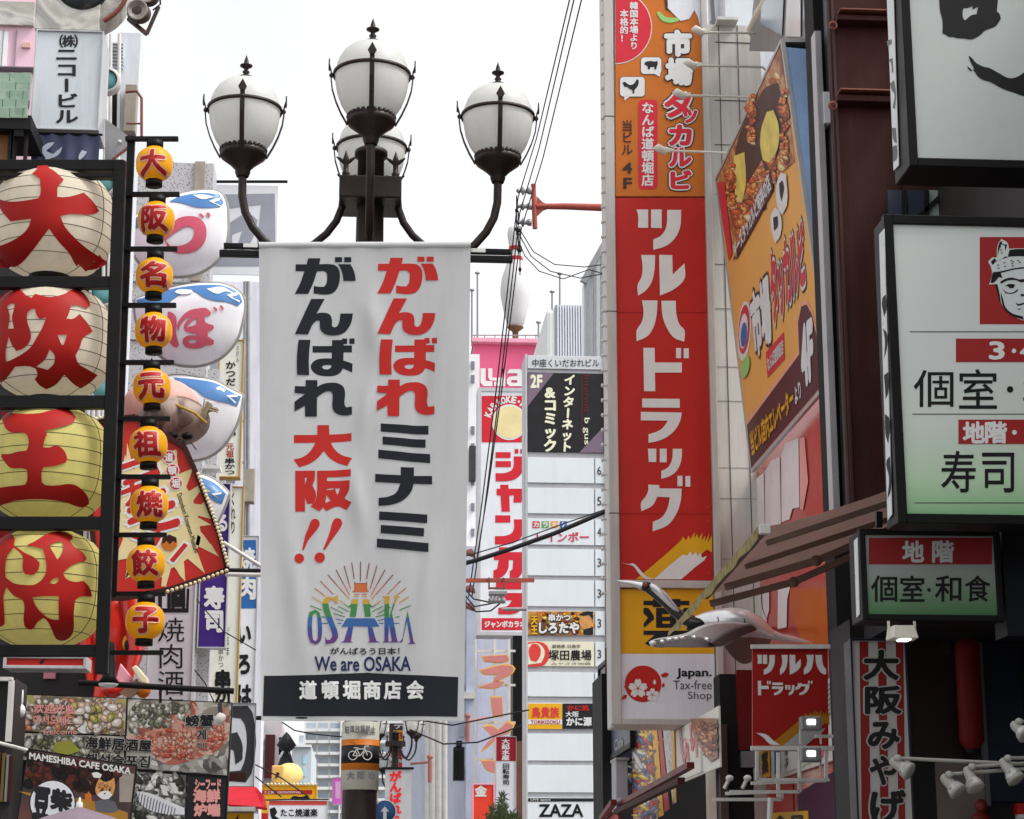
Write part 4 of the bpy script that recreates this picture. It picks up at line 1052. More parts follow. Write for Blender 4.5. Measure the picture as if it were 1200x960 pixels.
# ---------------------------------------------------------------- pink sculpted head
HY = 18.6
t = Thing('sculpted_head', 'large pink and brown sculpted head with dark hollows and a straw tuft', 'sculpture', P(195, 530, HY))
hp = FY(HY)
SKIN = mat("weathered pink fibreglass", C(205, 150, 140), 0.55, 0.15, 4, grime=0.25)
BRN = ramp_mat("flaking brown paint", [(0, (0.045, 0.028, 0.022)), (0.40, (0.09, 0.055, 0.042)), (0.5, (0.22, 0.15, 0.12)), (0.62, (0.33, 0.25, 0.21)), (1, (0.28, 0.20, 0.16))], 5.5, rough=0.65, distort=1.0, stretch=(1, 1, .6))
c = hp.px(195, 478)
t.part('crown', MB().ell((c[0] - .06, HY + .1, hp.px(195, 475)[1]), .36, .34, .28, 28, 16), SKIN)
fc = MB().ell((c[0] + .07, HY - .02, hp.px(205, 494)[1]), .345, .34, .235, 28, 16)
fo = t.part('brow_and_face', fc, BRN)
for q in ([(196, 505), (208, 507), (207, 515), (198, 517)], [(212, 507), (228, 509), (224, 517), (214, 513)], [(205, 516), (217, 516), (215, 524), (206, 522)]):
    m3 = [P(x, y, HY - .345 + .06 * abs(i - 1)) for i, (x, y) in enumerate(q)]
    cc = sum(m3, Vector()) / len(m3)
    t.part('hollow', MB().ell((cc.x, HY - .30, cc.z), .055, .05, .035, 12, 8), BLACKMETAL)
tuft = MB()
for i in range(60):
    u = random.random(); v = random.random()
    p = P(lerp(236, 246, u), lerp(494, 478, u) + random.uniform(-2, 2), HY - .33 + v * .3)
    q = P(lerp(240, 255, u) + random.uniform(-1, 2), lerp(470, 482, u) - 0 + random.uniform(-3, 3), HY - .33 + v * .3)
    tuft.tube([p, q], .006, 4)
t.part('straw_tuft', tuft, mat("straw", C(150, 135, 110), 0.8, 0.3, 6))
t.part('gold_cord', MB().tube([P(194, 469, HY - .24), P(212, 477, HY - .36), P(228, 484, HY - .38), P(242, 496, HY - .30)], .013, 8), mat("gold cord", (0.42, 0.27, 0.05), 0.5, 0.2, 20))
t.part('stick', MB().tube([P(224, 519, HY - .33), P(230, 527, HY - .40)], .006, 6), BLACKMETAL)
t.part('mount', MB().bar(P(165, 490, HY + .3), P(195, 490, HY + .3), .06), BLACKMETAL)

# ---------------------------------------------------------------- starburst sign with bulbs
SY = 17.8
t = Thing('starburst_sign', 'tilted red starburst sign edged with small bulbs', 'sign', P(200, 700, SY))
sp_ = FY(SY)
out = z7([(-60, 95), (10, 72), (90, 52), (215, 40), (465, 195), (525, 330), (580, 480), (640, 630), (683, 820), (520, 878), (380, 925), (150, 965), (60, 965), (20, 880)])
ab = sp_.pts(out)
SR = mat("starburst red", (0.56, 0.026, 0.018), 0.45, 0.12, 3)
pn = t.part('panel', MB().prism([sp_.w(a, b, 0) for a, b in ab], (0, .16, 0)), SR)
rim = MB()
for (a, b), (a2, b2) in zip(ab, ab[1:] + ab[:1]): rim.bar(sp_.w(a, b, .01), sp_.w(a2, b2, .01), .045, .05, up=(0, 1, 0))
t.part('rim', rim, MAROON)
ar = Art(t, sp_, .004, parent=pn)
SUNY = mat("starburst cream", (0.80, 0.66, 0.34), 0.5, 0.1, 4)
cx, cy = 322, 560
rays = [((330, 190), (425, 215), 0), ((385, 90 + 70), (430, 200), 0)]
for q in ([(170, 170), (205, 310), (250, 190), (300, 320), (345, 200), (385, 315), (425, 205), (425, 335), (508, 300), (462, 425), (562, 392), (500, 480), (588, 492), (520, 545), (600, 590), (525, 600), (560, 640), (640, 752), (515, 690), (568, 838), (458, 745), (468, 882), (400, 790), (368, 908), (330, 820), (280, 900), (250, 820), (160, 868), (180, 760), (105, 775), (150, 660), (75, 600), (140, 520), (90, 400), (160, 400)], [(500, 300), (430, 395), (395, 420)], [(540, 385), (600, 420), (470, 430)], [(590, 500), (600, 560), (480, 530)], [(520, 520), (565, 470), (590, 530)], [(530, 640), (600, 690), (635, 750), (520, 690)], [(480, 690), (565, 835), (500, 780), (450, 700)], [(430, 760), (468, 880), (440, 850), (405, 790)], [(350, 850), (372, 905), (345, 905)], [(180, 790), (160, 870), (215, 800)], [(150, 690), (110, 770), (190, 740)], [(150, 560), (80, 620), (170, 640)], [(140, 330), (160, 230), (190, 330)], [(420, 205), (432, 300), (385, 330), (395, 215)]):
    ar.poly(z7(q), SUNY, 1, 'sunray', smooth=False)
ar.poly(z7([(200, 330), (330, 300), (430, 320), (500, 450), (535, 560), (540, 690), (470, 770), (380, 820), (300, 850), (200, 830), (165, 700), (140, 500)]), SUNY, 1, 'sunburst')
WHT = WHITE
def bigk(ch, q): ar.text(ch, [tuple(p) for p in z7(q)], SR, 3, 0.055, outline=(WHT, 0.12))
bigk('コ', [(140, 290), (290, 240), (330, 330), (165, 390)])
bigk('ナ', [(140, 390), (240, 350), (270, 460), (150, 500)])
bigk('モ', [(165, 520), (370, 400), (440, 590), (215, 640)])
bigk('ン', [(190, 640), (330, 600), (360, 720), (220, 760)])
ar.quad(z7([(372, 775), (462, 668), (496, 690), (405, 800)]), WHT, 3, 'lettering'); ar.quad(z7([(388, 770), (462, 682), (482, 695), (408, 784)]), SR, 4, 'lettering')
for ch, (x, y) in zip('道頓堀', ((385, 245), (402, 312), (420, 380))):
    px, py = z7([(x, y)])[0]
    ar.disc(px, py, 8.2, WHT, 4, 'badge'); ar.disc(px, py, 7.0, SR, 5, 'badge')
    ar.text(ch, (px - 4.8, py - 5, px + 4.8, py + 5), WHT, 6, 0.03)
ar.text('Dotonbori Konamon-Museum', [tuple(p) for p in z7([(448, 425), (540, 725), (515, 735), (425, 435)])], BLACK, 3, 0.012)
ar.poly(z7([(345, 690), (352, 660), (385, 645), (420, 665), (425, 700), (395, 725), (360, 718)]), ORANGE, 4, 'emblem')
ar.poly(z7([(350, 660), (385, 640), (422, 655), (425, 685), (405, 672), (390, 690), (372, 672), (352, 690)]), MAROON, 5, 'emblem')
ar.flush()
BULB = mat("bulb glass", (0.78, 0.66, 0.42), 0.25, 0.1, 6)
edge = z7([(535, 335), (580, 455), (618, 560), (650, 660), (688, 800)])
bulbs = MB()
def along(L, n):
    L = [Vector(p) for p in L]; ln = [(b - a).length for a, b in zip(L, L[1:])]; T = sum(ln); o = []
    for i in range(n):
        d = T * i / (n - 1)
        for (a, b), l in zip(zip(L, L[1:]), ln):
            if d <= l + 1e-6: o.append(a + (b - a) * (d / l)); break
            d -= l
    return o
bm_ = None
for p in along(edge, 26) + along(z7([(680, 828), (520, 890), (380, 935)]), 14) + along(z7([(-30, 62), (80, 40)]), 6):
    c = sp_.w(*sp_.px(p.x, p.y), .05)
    if bm_ is None:
        o = t.part('bulb', MB().ell(c, .017, .017, .017, 10, 7), BULB); bm_ = o; c0 = c
    else:
        o = bm_.copy(); col.objects.link(o); o.parent = t.o; o.location = c - c0

# ---------------------------------------------------------------- red octopus
OC = mat("octopus red gloss", (0.66, 0.03, 0.018), 0.22, 0.12, 2, spec=0.6)
OY = 18.9
t = Thing('octopus_sculpture', 'glossy red inflated octopus figure behind the lantern frame', 'sculpture', P(130, 800, OY))
c = P(130, 745, OY)
body = MB()
body.ell(c, .33, .34, .47, 28, 18)
t.part('body', body, OC)
for a, b, cc, r in (((112, 640), (122, 600), (118, 560), .05), ((108, 690), (98, 740), (106, 800), .08), ((150, 700), (158, 760), (148, 810), .08), ((128, 760), (120, 800), (112, 830), .09)):
    t.part('tentacle', MB().tube([P(*a, OY - .25), P(*b, OY - .3), P(*cc, OY - .32)], [r, r * .8, r * .4], 12), OC)
t.part('eye', MB().ell(P(150, 753, OY - .28), .055, .04, .075, 14, 10), YELLOW)
t.part('pupil', MB().ell(P(150, 756, OY - .31), .035, .03, .055, 12, 8), BLACK)
t.part('headband', MB().tube([P(108, 735, OY - .32), P(118, 715, OY - .34), P(124, 700, OY - .32)], .015, 8), WHITE)

# ---------------------------------------------------------------- upright shop signs farther on
def upright(name, label, Y, box, face, text, tm, bold=0.02, border=1.5, tb=None, depth=.2, frame=None, cat='sign'):
    t, ar = lightbox(name, label, cat, Y, box, depth, frame or ALU, face, border)
    if text:
        x0, y0, x1, y1 = tb or (box[0] + 4, box[1] + 6, box[2] - 4, box[3] - 6)
        ar.text(text, (x0, y0, x1, y1), tm, 2, bold, vert=True)
    return t, ar
t, ar = upright('upright_sign', 'white grill restaurant sign with tall thin black characters', 20.0, (172, 676, 226, 860), SIGNWHITE, '焼肉酒家', BLACK, 0.0, 1.2, (185, 724, 216, 846))
ar.text('個', (194, 676, 216, 712), BLACK, 2, 0.05); ar.poly([(185, 690), (190, 690), (190, 713), (218, 713), (219, 690), (222, 690), (221, 718), (186, 718)], BLACK, 2, 'lettering', smooth=False)
ar.flush()
GOLDF = mat("gold sign frame", (0.45, 0.26, 0.04), 0.4, 0.1, 5)
CREAMF = mat("cream sign face", C(226, 224, 212, 1.15), 0.45, 0.05, 4, grime=0.1)
t, ar = upright('upright_sign', 'gold framed cream skewer shop sign, upper of two', 26.0, (254, 398, 284, 560), CREAMF, 'かつだ', INK, 0.03, 1.6, (265, 424, 276, 452), frame=GOLDF)
ar.text('元祖', (265, 520, 274, 536), RED, 2, 0.02, vert=True); ar.text('串かつ', (264, 537, 275, 556), INK, 2, 0.03, vert=True); ar.text('お好み', (277, 405, 280, 425), INK, 2, 0.0, vert=True); ar.text('るま', (265, 458, 276, 512), INK, 2, .03, vert=True)
ar.flush()
t, ar = upright('upright_sign', 'gold framed cream skewer shop sign, lower of two with brush writing', 26.2, (250, 570, 282, 830), CREAMF, 'くれり', INK, 0.02, 1.6, (270, 578, 276, 625), frame=GOLDF)
ar.text('串', (253, 786, 269, 806), INK, 2, 0.06); ar.text('か', (253, 808, 269, 822), INK, 2, 0.05); ar.text('串かつ', (256, 760, 262, 782), INK, 2, 0.0, vert=True); ar.text('だるま', (265, 735, 269, 768), INK, 2, 0.0, vert=True)
ar.flush()
t, ar = upright('upright_sign', 'purple sushi shop sign with white characters', 24.0, (234, 566, 268, 760), PURPLE, '寿司', WHITE, 0.05, 1.6, (240, 688, 262, 740))
ar.text('る', (254, 604, 266, 622), WHITE, 2, 0.04); ar.flush()
ar.flush()
t, ar = upright('upright_sign', 'narrow white sign with a blue grill panel at its top', 28.0, (277, 628, 301, 826), SIGNWHITE, None, None, border=0.8)
ar.rect(280, 633, 300, 713, BLUE, 1); ar.text('焼', (280, 643, 299, 668), WHITE, 3, 0.04); ar.text('肉', (280, 676, 299, 702), WHITE, 3, 0.04)
ar.text('いろは', (279, 734, 294, 825), INK, 2, 0.05, vert=True, pitch=1.35); ar.flush()
# pale building on the far left with lattice pipes
t, w, pl = slab('side_building', 'pale building with exposed pipes left of the banner', 'building', 38.0, (226, 330, 312, 960), 1, mat("pale render", C(214, 214, 222, 1.1), 0.7, 0.07, 1.5, grime=0.25), z_to_ground=True)
boxpart(t, pl, 38, (226, 340, 262, 960), mat("mid grey wall", C(150, 152, 160), 0.7, 0.1, 2, grime=0.3), 0.4, name='side_bay')
for y in range(420, 900, 60): boxpart(t, pl, 38, (264, y, 276, y + 26), GREY, 0.03, name='window')
for x in (287, 291): t.part('pipe', MB().tube([P(x, 330, 36), P(x, 900, 36)], .03, 8), GREYSTEEL)
for y in range(350, 700, 48): t.part('pipe_bracket', MB().bar(P(284, y, 36), P(293, y, 36), .04), GREYSTEEL)
t.part('meter_box', MB().box(P(286, 555, 35.8).x, P(299, 555, 35.8).x, 35.6, 35.9, P(290, 590, 35.8).z, P(290, 552, 35.8).z), mat("weathered concrete", (.3, .28, .25)))
t = Thing('support_pole', 'white slanting pipes bracing the starburst sign', 'pipe', P(300, 670, 22))
t.part('pipe', MB().tube([P(262, 636, 22), P(300, 660, 22), P(320, 672, 22)], .022, 8), WHITEPAINT)
t.part('pipe', MB().tube([P(262, 668, 22), P(318, 669, 22)], .022, 8), RUBBER)
t.part('pipe', MB().tube([P(264, 673, 22), P(318, 674, 22)], .026, 8), WHITEPAINT)
t = one('overhead_cable', MB().tube([P(228, 700, 21), P(262, 740, 21), P(300, 762, 21)], .006, 6), RUBBER, 'thin sagging cable crossing the purple and cream signs', 'cable', P(262, 740, 21))
t = one('overhead_cable', MB().tube([P(228, 785, 20.5), P(240, 800, 20.5), P(258, 838, 20.5)], .006, 6), RUBBER, 'short cable dropping to the clamp lamp on the seafood board', 'cable', P(240, 800, 20.5))

# ---------------------------------------------------------------- dark shop row behind the lanterns
t, w, pl = slab('dark_shop_row', 'dark shop front with red trim behind the lantern frame', 'building', 18.95, (-80, 205, 120, 960), .3, mat("dark shop wall", (0.030, 0.028, 0.030), 0.6, 0.3, 2), z_to_ground=True)
for x in (118, 112, 106): t.part('white_mullion', MB().tube([P(x + 1, 330, 18.85), P(x - 9, 760, 18.85)], .02, 8), WHITEPAINT)
for y in range(250, 900, 110): boxpart(t, pl, 18.95, (-72, y, -38, y + 70), mat('dim shop glass', (.05, .06, .07), .15, .2, 2, spec=.5), .03, name='window'); boxpart(t, pl, 18.95, (-76, y + 74, 118, y + 78), GREYSTEEL, .05, name='ledge')
boxpart(t, pl, 18.95, (100, 480, 119, 500), WHITEPAINT, .05, name='bulb_strip')
boxpart(t, pl, 18.95, (52, 782, 66, 796), mat("pink poster", (0.6, 0.22, 0.28), 0.5), .05, name='poster')
t, ar = lightbox('small_box_sign', 'red faced sign box with a grey frame under the lantern frame', 'sign', 16.2, (4, 768, 102, 784), .3, ALU, SIGNRED, 4)
ar.poly([(46, 776), (53, 771), (52, 775), (48, 779)], BLACK, 2, 'lettering'); ar.flush()
t, w, pl = slab('display_rack', 'dark steel rack of coloured goods at the lower left edge', 'rack', 14.6, (-60, 795, 14, 960), .5, mat("dark shop wall", (.03, .028, .03)))
for x, m in ((-20, NAVY), (-10, MAROON), (-2, TIMBER), (3, mat('dull ochre box', (.16, .10, .03))), (8, GREY), (11, MAROON)): boxpart(t, pl, 14.6, (x, 882 + x * .4, x + 3.5, 940), m, .06, name='boxed_item')
boxpart(t, pl, 14.6, (10, 798, 15.5, 870), WHITEPAINT, .07, name='frame_post'); boxpart(t, pl, 14.6, (-60, 794, 16, 799), WHITEPAINT, .07, name='frame_rail')
t.part('edge_pipe', MB().tube([P(-20, 866, 14.3), P(20, 876, 14.3), P(34, 880, 14.3)], .012, 8), WHITEPAINT)
# food model on top of the board: block, pink slice, bone
t = Thing('food_sculpture', 'pink and cream food sculpture leaning above the seafood board', 'sculpture', P(150, 830, 16.2))
t.part('pink_slab', MB().prism([P(136, 795, 16.2), P(141, 777, 16.2), P(155, 795, 16.2), P(146, 808, 16.2)], (0, .12, 0)), mat("pink resin", C(215, 150, 165), 0.5, 0.1, 5), bevel=.008)
t.part('cream_block', MB().prism([P(154, 783, 16.1), P(159, 779, 16.1), P(172, 794, 16.1), P(172, 801, 16.1), P(165, 800, 16.1)], (0, .2, 0)), mat("cream resin", C(228, 205, 175), 0.5, 0.1, 5), bevel=.01)
t.part('red_slice', MB().ell(P(132, 808, 16.2), .09, .06, .07, 16, 8), OC)
t.part('yellow_base', MB().ell(P(168, 808, 16.2), .06, .06, .07, 16, 8), ORANGE)
t.part('brown_wedge', MB().prism([P(140, 812, 16.15), P(160, 795, 16.15), P(165, 808, 16.15), P(150, 818, 16.15)], (0, .1, 0)), mat("brown resin", C(140, 105, 85), 0.5, 0.15, 5))

# ---------------------------------------------------------------- seafood picture board
t = Thing('seafood_board', 'large board of seafood photographs with a red crab and black title', 'board', P(145, 960, 15.4))
bpz = FY(15.4)
quadp = [(25, 813), (272, 823), (264, 985), (18, 985)]
bdp = [bpz.w(*bpz.px(*p), 0) for p in quadp]
bd = t.part('backing', MB().prism(bdp, (0, .1, 0)), BLACKMETAL)
ar = Art(t, bpz, .004, parent=bd)
PH1 = ramp_mat("shellfish photograph", [(0, (0.03, 0.035, 0.025)), (0.3, (0.20, 0.17, 0.14)), (0.42, (0.46, 0.33, 0.28)), (0.5, (0.60, 0.55, 0.50)), (0.56, (0.20, 0.10, 0.08)), (0.62, (0.58, 0.52, 0.46)), (0.70, (0.35, 0.36, 0.10)), (1, (0.62, 0.28, 0.10))], 17, 'clutter', rough=0.5)
PH2 = ramp_mat("ice and green photograph", [(0, (0.05, 0.06, 0.04)), (0.4, (0.33, 0.30, 0.26)), (0.52, (0.52, 0.50, 0.46)), (0.58, (0.16, 0.17, 0.07)), (0.66, (0.55, 0.53, 0.48)), (1, (0.5, 0.48, 0.42))], 15, 'clutter', rough=0.5)
PH3 = ramp_mat("grilled fish photograph", [(0, (0.03, 0.03, 0.03)), (0.4, (0.16, 0.16, 0.155)), (0.55, (0.40, 0.39, 0.37)), (0.60, (0.05, 0.05, 0.05)), (0.70, (0.6, 0.58, 0.55)), (1, (0.1, 0.1, 0.1))], 18, 'clutter', rough=0.5)
CRAB = ramp_mat("crab shell", [(0, (0.26, 0.07, 0.05)), (0.42, (0.44, 0.12, 0.08)), (0.55, (0.60, 0.28, 0.21)), (0.66, (0.66, 0.46, 0.38)), (1, (0.4, 0.1, 0.06))], 20, 'clutter', rough=0.45)
zb5 = lambda L: Z(0, 780, 4, L)
ar.quad(zb5([(108, 138), (592, 155), (586, 325), (102, 308)]), PH1, 1, 'picture')
ar.quad(zb5([(600, 158), (1085, 176), (1064, 515), (590, 480)]), PH2, 1, 'picture')
ar.quad(zb5([(98, 316), (582, 333), (580, 470), (70, 440)]), PH2, 1, 'picture')
ar.quad(zb5([(610, 495), (872, 515), (866, 760), (600, 760)]), PH3, 1, 'picture')
ar.quad(zb5([(878, 520), (1060, 530), (1050, 760), (872, 760)]), BLACK, 1, 'panel')
crab = zb5([(605, 320), (600, 360), (640, 380), (700, 345), (720, 380), (730, 440), (800, 465), (870, 455), (960, 420), (1010, 400), (1070, 330), (1075, 200), (1040, 190), (1020, 260), (980, 310), (940, 280), (930, 200), (915, 168), (890, 170), (895, 230), (850, 225), (780, 240), (740, 300), (690, 280), (650, 290), (655, 320)])
ar.poly(crab, CRAB, 2, 'picture')
for q in ([(640, 290), (700, 300), (735, 320), (720, 340), (660, 320)], [(590, 330), (640, 345), (700, 380), (690, 400), (600, 370)], [(960, 420), (1050, 300), (1072, 290), (1070, 340), (1000, 420)]):
    ar.poly(zb5(q), CRAB, 3, 'picture')
ar.poly(zb5([(710, 430), (800, 470), (900, 450), (1000, 430), (1060, 400), (1062, 510), (800, 492), (700, 485)]), PH3, 3, 'picture')
for q, m in (([(370, 280), (400, 265), (430, 285), (425, 315), (385, 318), (362, 300)], WHITE), ([(640, 590), (700, 598), (800, 640), (865, 668), (865, 700), (740, 690), (660, 650)], SIGNWHITE), ([(750, 560), (775, 560), (790, 610), (765, 608)], WHITE), ([(795, 550), (820, 550), (840, 600), (815, 600)], WHITE), ([(510, 230), (540, 200), (560, 240), (530, 255)], mat("lime print", (.35, .36, .06))), ([(260, 360), (330, 350), (380, 400), (300, 420), (250, 400)], mat("lime print", (.35, .36, .06)))):
    ar.poly(zb5(q), m, 5.5, 'picture')
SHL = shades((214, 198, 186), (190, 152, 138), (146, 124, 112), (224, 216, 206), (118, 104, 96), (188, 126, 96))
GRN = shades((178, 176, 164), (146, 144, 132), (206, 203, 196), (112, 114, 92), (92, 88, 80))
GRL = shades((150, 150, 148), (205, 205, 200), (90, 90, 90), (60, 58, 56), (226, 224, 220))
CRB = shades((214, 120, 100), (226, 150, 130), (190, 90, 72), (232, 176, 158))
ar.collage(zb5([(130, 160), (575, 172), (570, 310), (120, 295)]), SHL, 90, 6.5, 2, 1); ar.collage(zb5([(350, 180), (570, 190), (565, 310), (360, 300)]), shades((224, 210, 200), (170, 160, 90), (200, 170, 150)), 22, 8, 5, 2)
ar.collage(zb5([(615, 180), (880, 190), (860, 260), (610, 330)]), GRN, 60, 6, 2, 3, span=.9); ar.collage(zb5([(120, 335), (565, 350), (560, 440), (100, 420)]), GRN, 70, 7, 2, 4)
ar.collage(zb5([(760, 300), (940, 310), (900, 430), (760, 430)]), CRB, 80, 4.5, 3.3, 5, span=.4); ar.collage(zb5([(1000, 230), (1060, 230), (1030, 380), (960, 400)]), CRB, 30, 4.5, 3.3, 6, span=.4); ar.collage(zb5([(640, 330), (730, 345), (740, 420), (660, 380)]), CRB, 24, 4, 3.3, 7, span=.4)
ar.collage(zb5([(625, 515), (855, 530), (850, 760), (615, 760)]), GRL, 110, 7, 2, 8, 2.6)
for i in range(14): ar.line(zb5([(640 + i * 14, 590 + i * 6)])[0], zb5([(630 + i * 14, 650 + i * 5)])[0], 1.0, BLACK, 6, 'picture')
PKT = mat("salmon print", C(225, 150, 145), 0.5, 0.08, 5)
ar.text('欢迎光临', [tuple(p) for p in zb5([(160, 180), (355, 185), (352, 228), (158, 222)])], PKT, 6.5, .03)
ar.text('어서오세요', [tuple(p) for p in zb5([(158, 235), (352, 240), (350, 280), (156, 274)])], PKT, 6.5, .03)
ar.text('welcome', [tuple(p) for p in zb5([(200, 300), (360, 300), (360, 322), (200, 322)])], PKT, 6.5, .02)
OUTL = mat("pale letter edge", (0.55, 0.54, 0.50), 0.5)
ar.text('海鮮居酒屋', [tuple(p) for p in zb5([(402, 332), (712, 352), (708, 405), (400, 388)])], BLACK, 6.5, .035, outline=(OUTL, .075))
ar.text('해선술포집', [tuple(p) for p in zb5([(402, 412), (705, 425), (700, 480), (400, 455)])], BLACK, 6.5, .03, outline=(OUTL, .07))
ar.text('螃蟹', [tuple(p) for p in zb5([(872, 235), (1000, 230), (1000, 285), (872, 285)])], BLACK, 6.5, .04, outline=(OUTL, .08))
ar.text('게', [tuple(p) for p in zb5([(925, 300), (965, 300), (965, 348), (925, 348)])], BLACK, 6.5, .03, outline=(OUTL, .07))
ar.text('かに', [tuple(p) for p in zb5([(922, 362), (975, 362), (975, 385), (922, 385)])], BLACK, 6.5, .02, outline=(OUTL, .07))
for s_, q in (('シーフード', (915, 535, 1035, 580)), ('海鮮', (908, 583, 1030, 640)), ('炉端', (912, 650, 1030, 705))):
    p0, p1 = zb5([q[:2], q[2:]]); ar.text(s_, (p0[0], p0[1], p1[0], p1[1]), PKT, 4, .06)
ar.flush()
lr = MB().tube([P(92, 800, 15.0), P(200, 806, 15.0), P(274, 810, 15.0)], .022, 8)
t.part('lamp_rail', lr, BLACKMETAL)
for x in (188, 268): t.part('rail_bracket', MB().bar(P(x, 807, 15.0), P(x, 822, 15.4), .02), BLACKMETAL)
# dog cafe board
t = Thing('dog_cafe_board', 'tilted cafe board showing a small tan dog and a white round emblem', 'board', P(85, 960, 14.2))
mpz = FY(14.2)
bd = t.part('backing', MB().prism([mpz.w(*mpz.px(*p), 0) for p in zb5([(132, 388), (642, 470), (604, 780), (70, 780)])], (0, .06, 0)), BLACKMETAL)
ar = Art(t, mpz, .004, parent=bd)
ar.quad(zb5([(134, 396), (636, 474), (602, 780), (76, 780)]), ramp_mat("dim cafe photograph", [(0, (0.008, 0.006, 0.006)), (0.45, (0.04, 0.02, 0.018)), (0.55, (0.12, 0.03, 0.025)), (0.7, (0.16, 0.08, 0.04)), (1, (0.3, 0.2, 0.12))], 2.2, rough=0.4, distort=.5), 1, 'picture')
ar.quad(zb5([(85, 590), (420, 630), (600, 690), (598, 780), (74, 780)]), mat("ochre floor print", (0.42, 0.20, 0.03), 0.5, 0.15, 6), 2, 'picture')
ar.quad(zb5([(560, 500), (630, 508), (615, 640), (560, 640)]), mat("pale curtain print", (0.36, 0.32, 0.28), 0.5, 0.15, 6), 2, 'picture')
ar.poly(zb5([(300, 470), (350, 460), (385, 500), (380, 560), (330, 575), (295, 540)]), mat("dark red print", (0.14, 0.015, 0.015)), 2, 'picture')
ar.quad(zb5([(395, 550), (425, 545), (430, 640), (400, 635)]), ORANGE, 2, 'picture')
TAN = mat("tan fur print", C(196, 140, 84), 0.6, 0.15, 12)
ar.poly(zb5([(452, 560), (465, 530), (490, 545), (515, 540), (535, 525), (540, 570), (530, 610), (495, 628), (462, 615), (448, 590)]), TAN, 3, 'picture')
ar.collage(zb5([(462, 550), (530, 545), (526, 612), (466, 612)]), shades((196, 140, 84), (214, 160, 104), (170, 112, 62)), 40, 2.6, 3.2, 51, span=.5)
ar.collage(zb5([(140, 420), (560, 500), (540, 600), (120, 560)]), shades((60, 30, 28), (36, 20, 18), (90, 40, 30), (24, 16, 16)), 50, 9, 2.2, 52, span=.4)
ar.poly(zb5([(455, 605), (480, 590), (510, 590), (528, 606), (510, 626), (480, 626)]), WHITE, 4, 'picture')
for x in (475, 510): ar.poly(zb5([(x, 580), (x + 8, 578), (x + 8, 588), (x, 588)]), BLACK, 5, 'picture')
ar.poly(zb5([(486, 598), (498, 598), (492, 606)]), BLACK, 5, 'picture')
ar.poly(zb5([(445, 640), (490, 625), (540, 640), (556, 680), (520, 690), (450, 680)]), mat("grey knit print", (0.12, 0.13, 0.15)), 3, 'picture')
ar.poly(zb5([(430, 505), (455, 500), (478, 512), (470, 528), (440, 525)]), WHITE, 3, 'picture')
px_, py_ = zb5([(247, 645)])[0]
ar.disc(px_, py_, 27.5, BLACK, 3, 'emblem'); ar.disc(px_, py_, 26.0, SIGNWHITE, 4, 'emblem')
ar.text('豆', [tuple(p) for p in zb5([(165, 575), (235, 585), (225, 720), (155, 710)])], BLACK, 5, .07, name='emblem')
ar.text('柴', [tuple(p) for p in zb5([(245, 575), (340, 600), (330, 690), (240, 670)])], BLACK, 5, .06, name='emblem')
ar.text('MAMESHIBA CAFE OSAKA', [tuple(p) for p in zb5([(140, 408), (614, 480), (612, 510), (138, 438)])], WHITE, 4, .035)
ar.flush()
# grey crest board beyond the seafood board
t, ar = lightbox('crest_board', 'white board with a thick grey brush ring at the seafood board\'s right edge', 'board', 17.6, (262, 824, 299, 922), .1, GREYSTEEL, SIGNWHITE, .8)
DG = mat("charcoal print", (0.045, 0.045, 0.05), 0.5, 0.15, 5)
ar.poly([(264, 828), (290, 827), (296, 836), (295, 905), (288, 917), (262, 915), (262, 905), (282, 903), (287, 890), (287, 850), (282, 842), (262, 840)], DG, 1, 'emblem')
ar.poly([(262, 862), (278, 858), (284, 872), (284, 890), (276, 896), (274, 880), (262, 874)], DG, 1, 'emblem')
ar.rect(263, 906, 288, 915, MAROON, 2, 'emblem'); ar.flush()
# parasol at the foot
t = Thing('parasol', 'mauve grey parasol top at the bottom of the dog cafe board', 'parasol', P(93, 975, 12.4))
c = P(93, 945, 12.4)
PAR = mat("mauve parasol cloth", C(142, 126, 140, .9), 0.85, 0.1, 4, trans=.15)
n = 8; V = [c]; Fc = []
for j in (1, 2, 3):
    for i in range(n * 4):
        a = 2 * math.pi * i / (n * 4); k = j / 3
        sc_ = 1 - .06 * abs(math.sin(a * n / 2)) * k
        V.append(c + Vector((.62 * k * math.cos(a) * sc_, .62 * k * math.sin(a) * sc_, -.16 * k - .10 * k * k + .0 * sc_)))
m_ = n * 4
for i in range(m_): Fc.append((0, 1 + i, 1 + (i + 1) % m_))
for j in range(2):
    for i in range(m_): Fc.append((1 + j * m_ + i, 1 + (j + 1) * m_ + i, 1 + (j + 1) * m_ + (i + 1) % m_, 1 + j * m_ + (i + 1) % m_))
t.part('canopy', MB().add(V, Fc, True), PAR)
t.part('pole', MB().tube([(c.x, c.y, 0.0), c], .018, 8), WHITEPAINT)
t.part('tip', MB().lathe([(.022, -.01), (.02, .02), (.008, .03), (.006, .05), (0, .055)], c, 12), WHITEPAINT)
for i in range(n):
    a = 2 * math.pi * i / n
    t.part('rib', MB().tube([c - Vector((0, 0, .02)), c + Vector((.31 * math.cos(a), .31 * math.sin(a), -.125)), c + Vector((.61 * math.cos(a), .61 * math.sin(a), -.275))], .005, 5), WHITEPAINT)
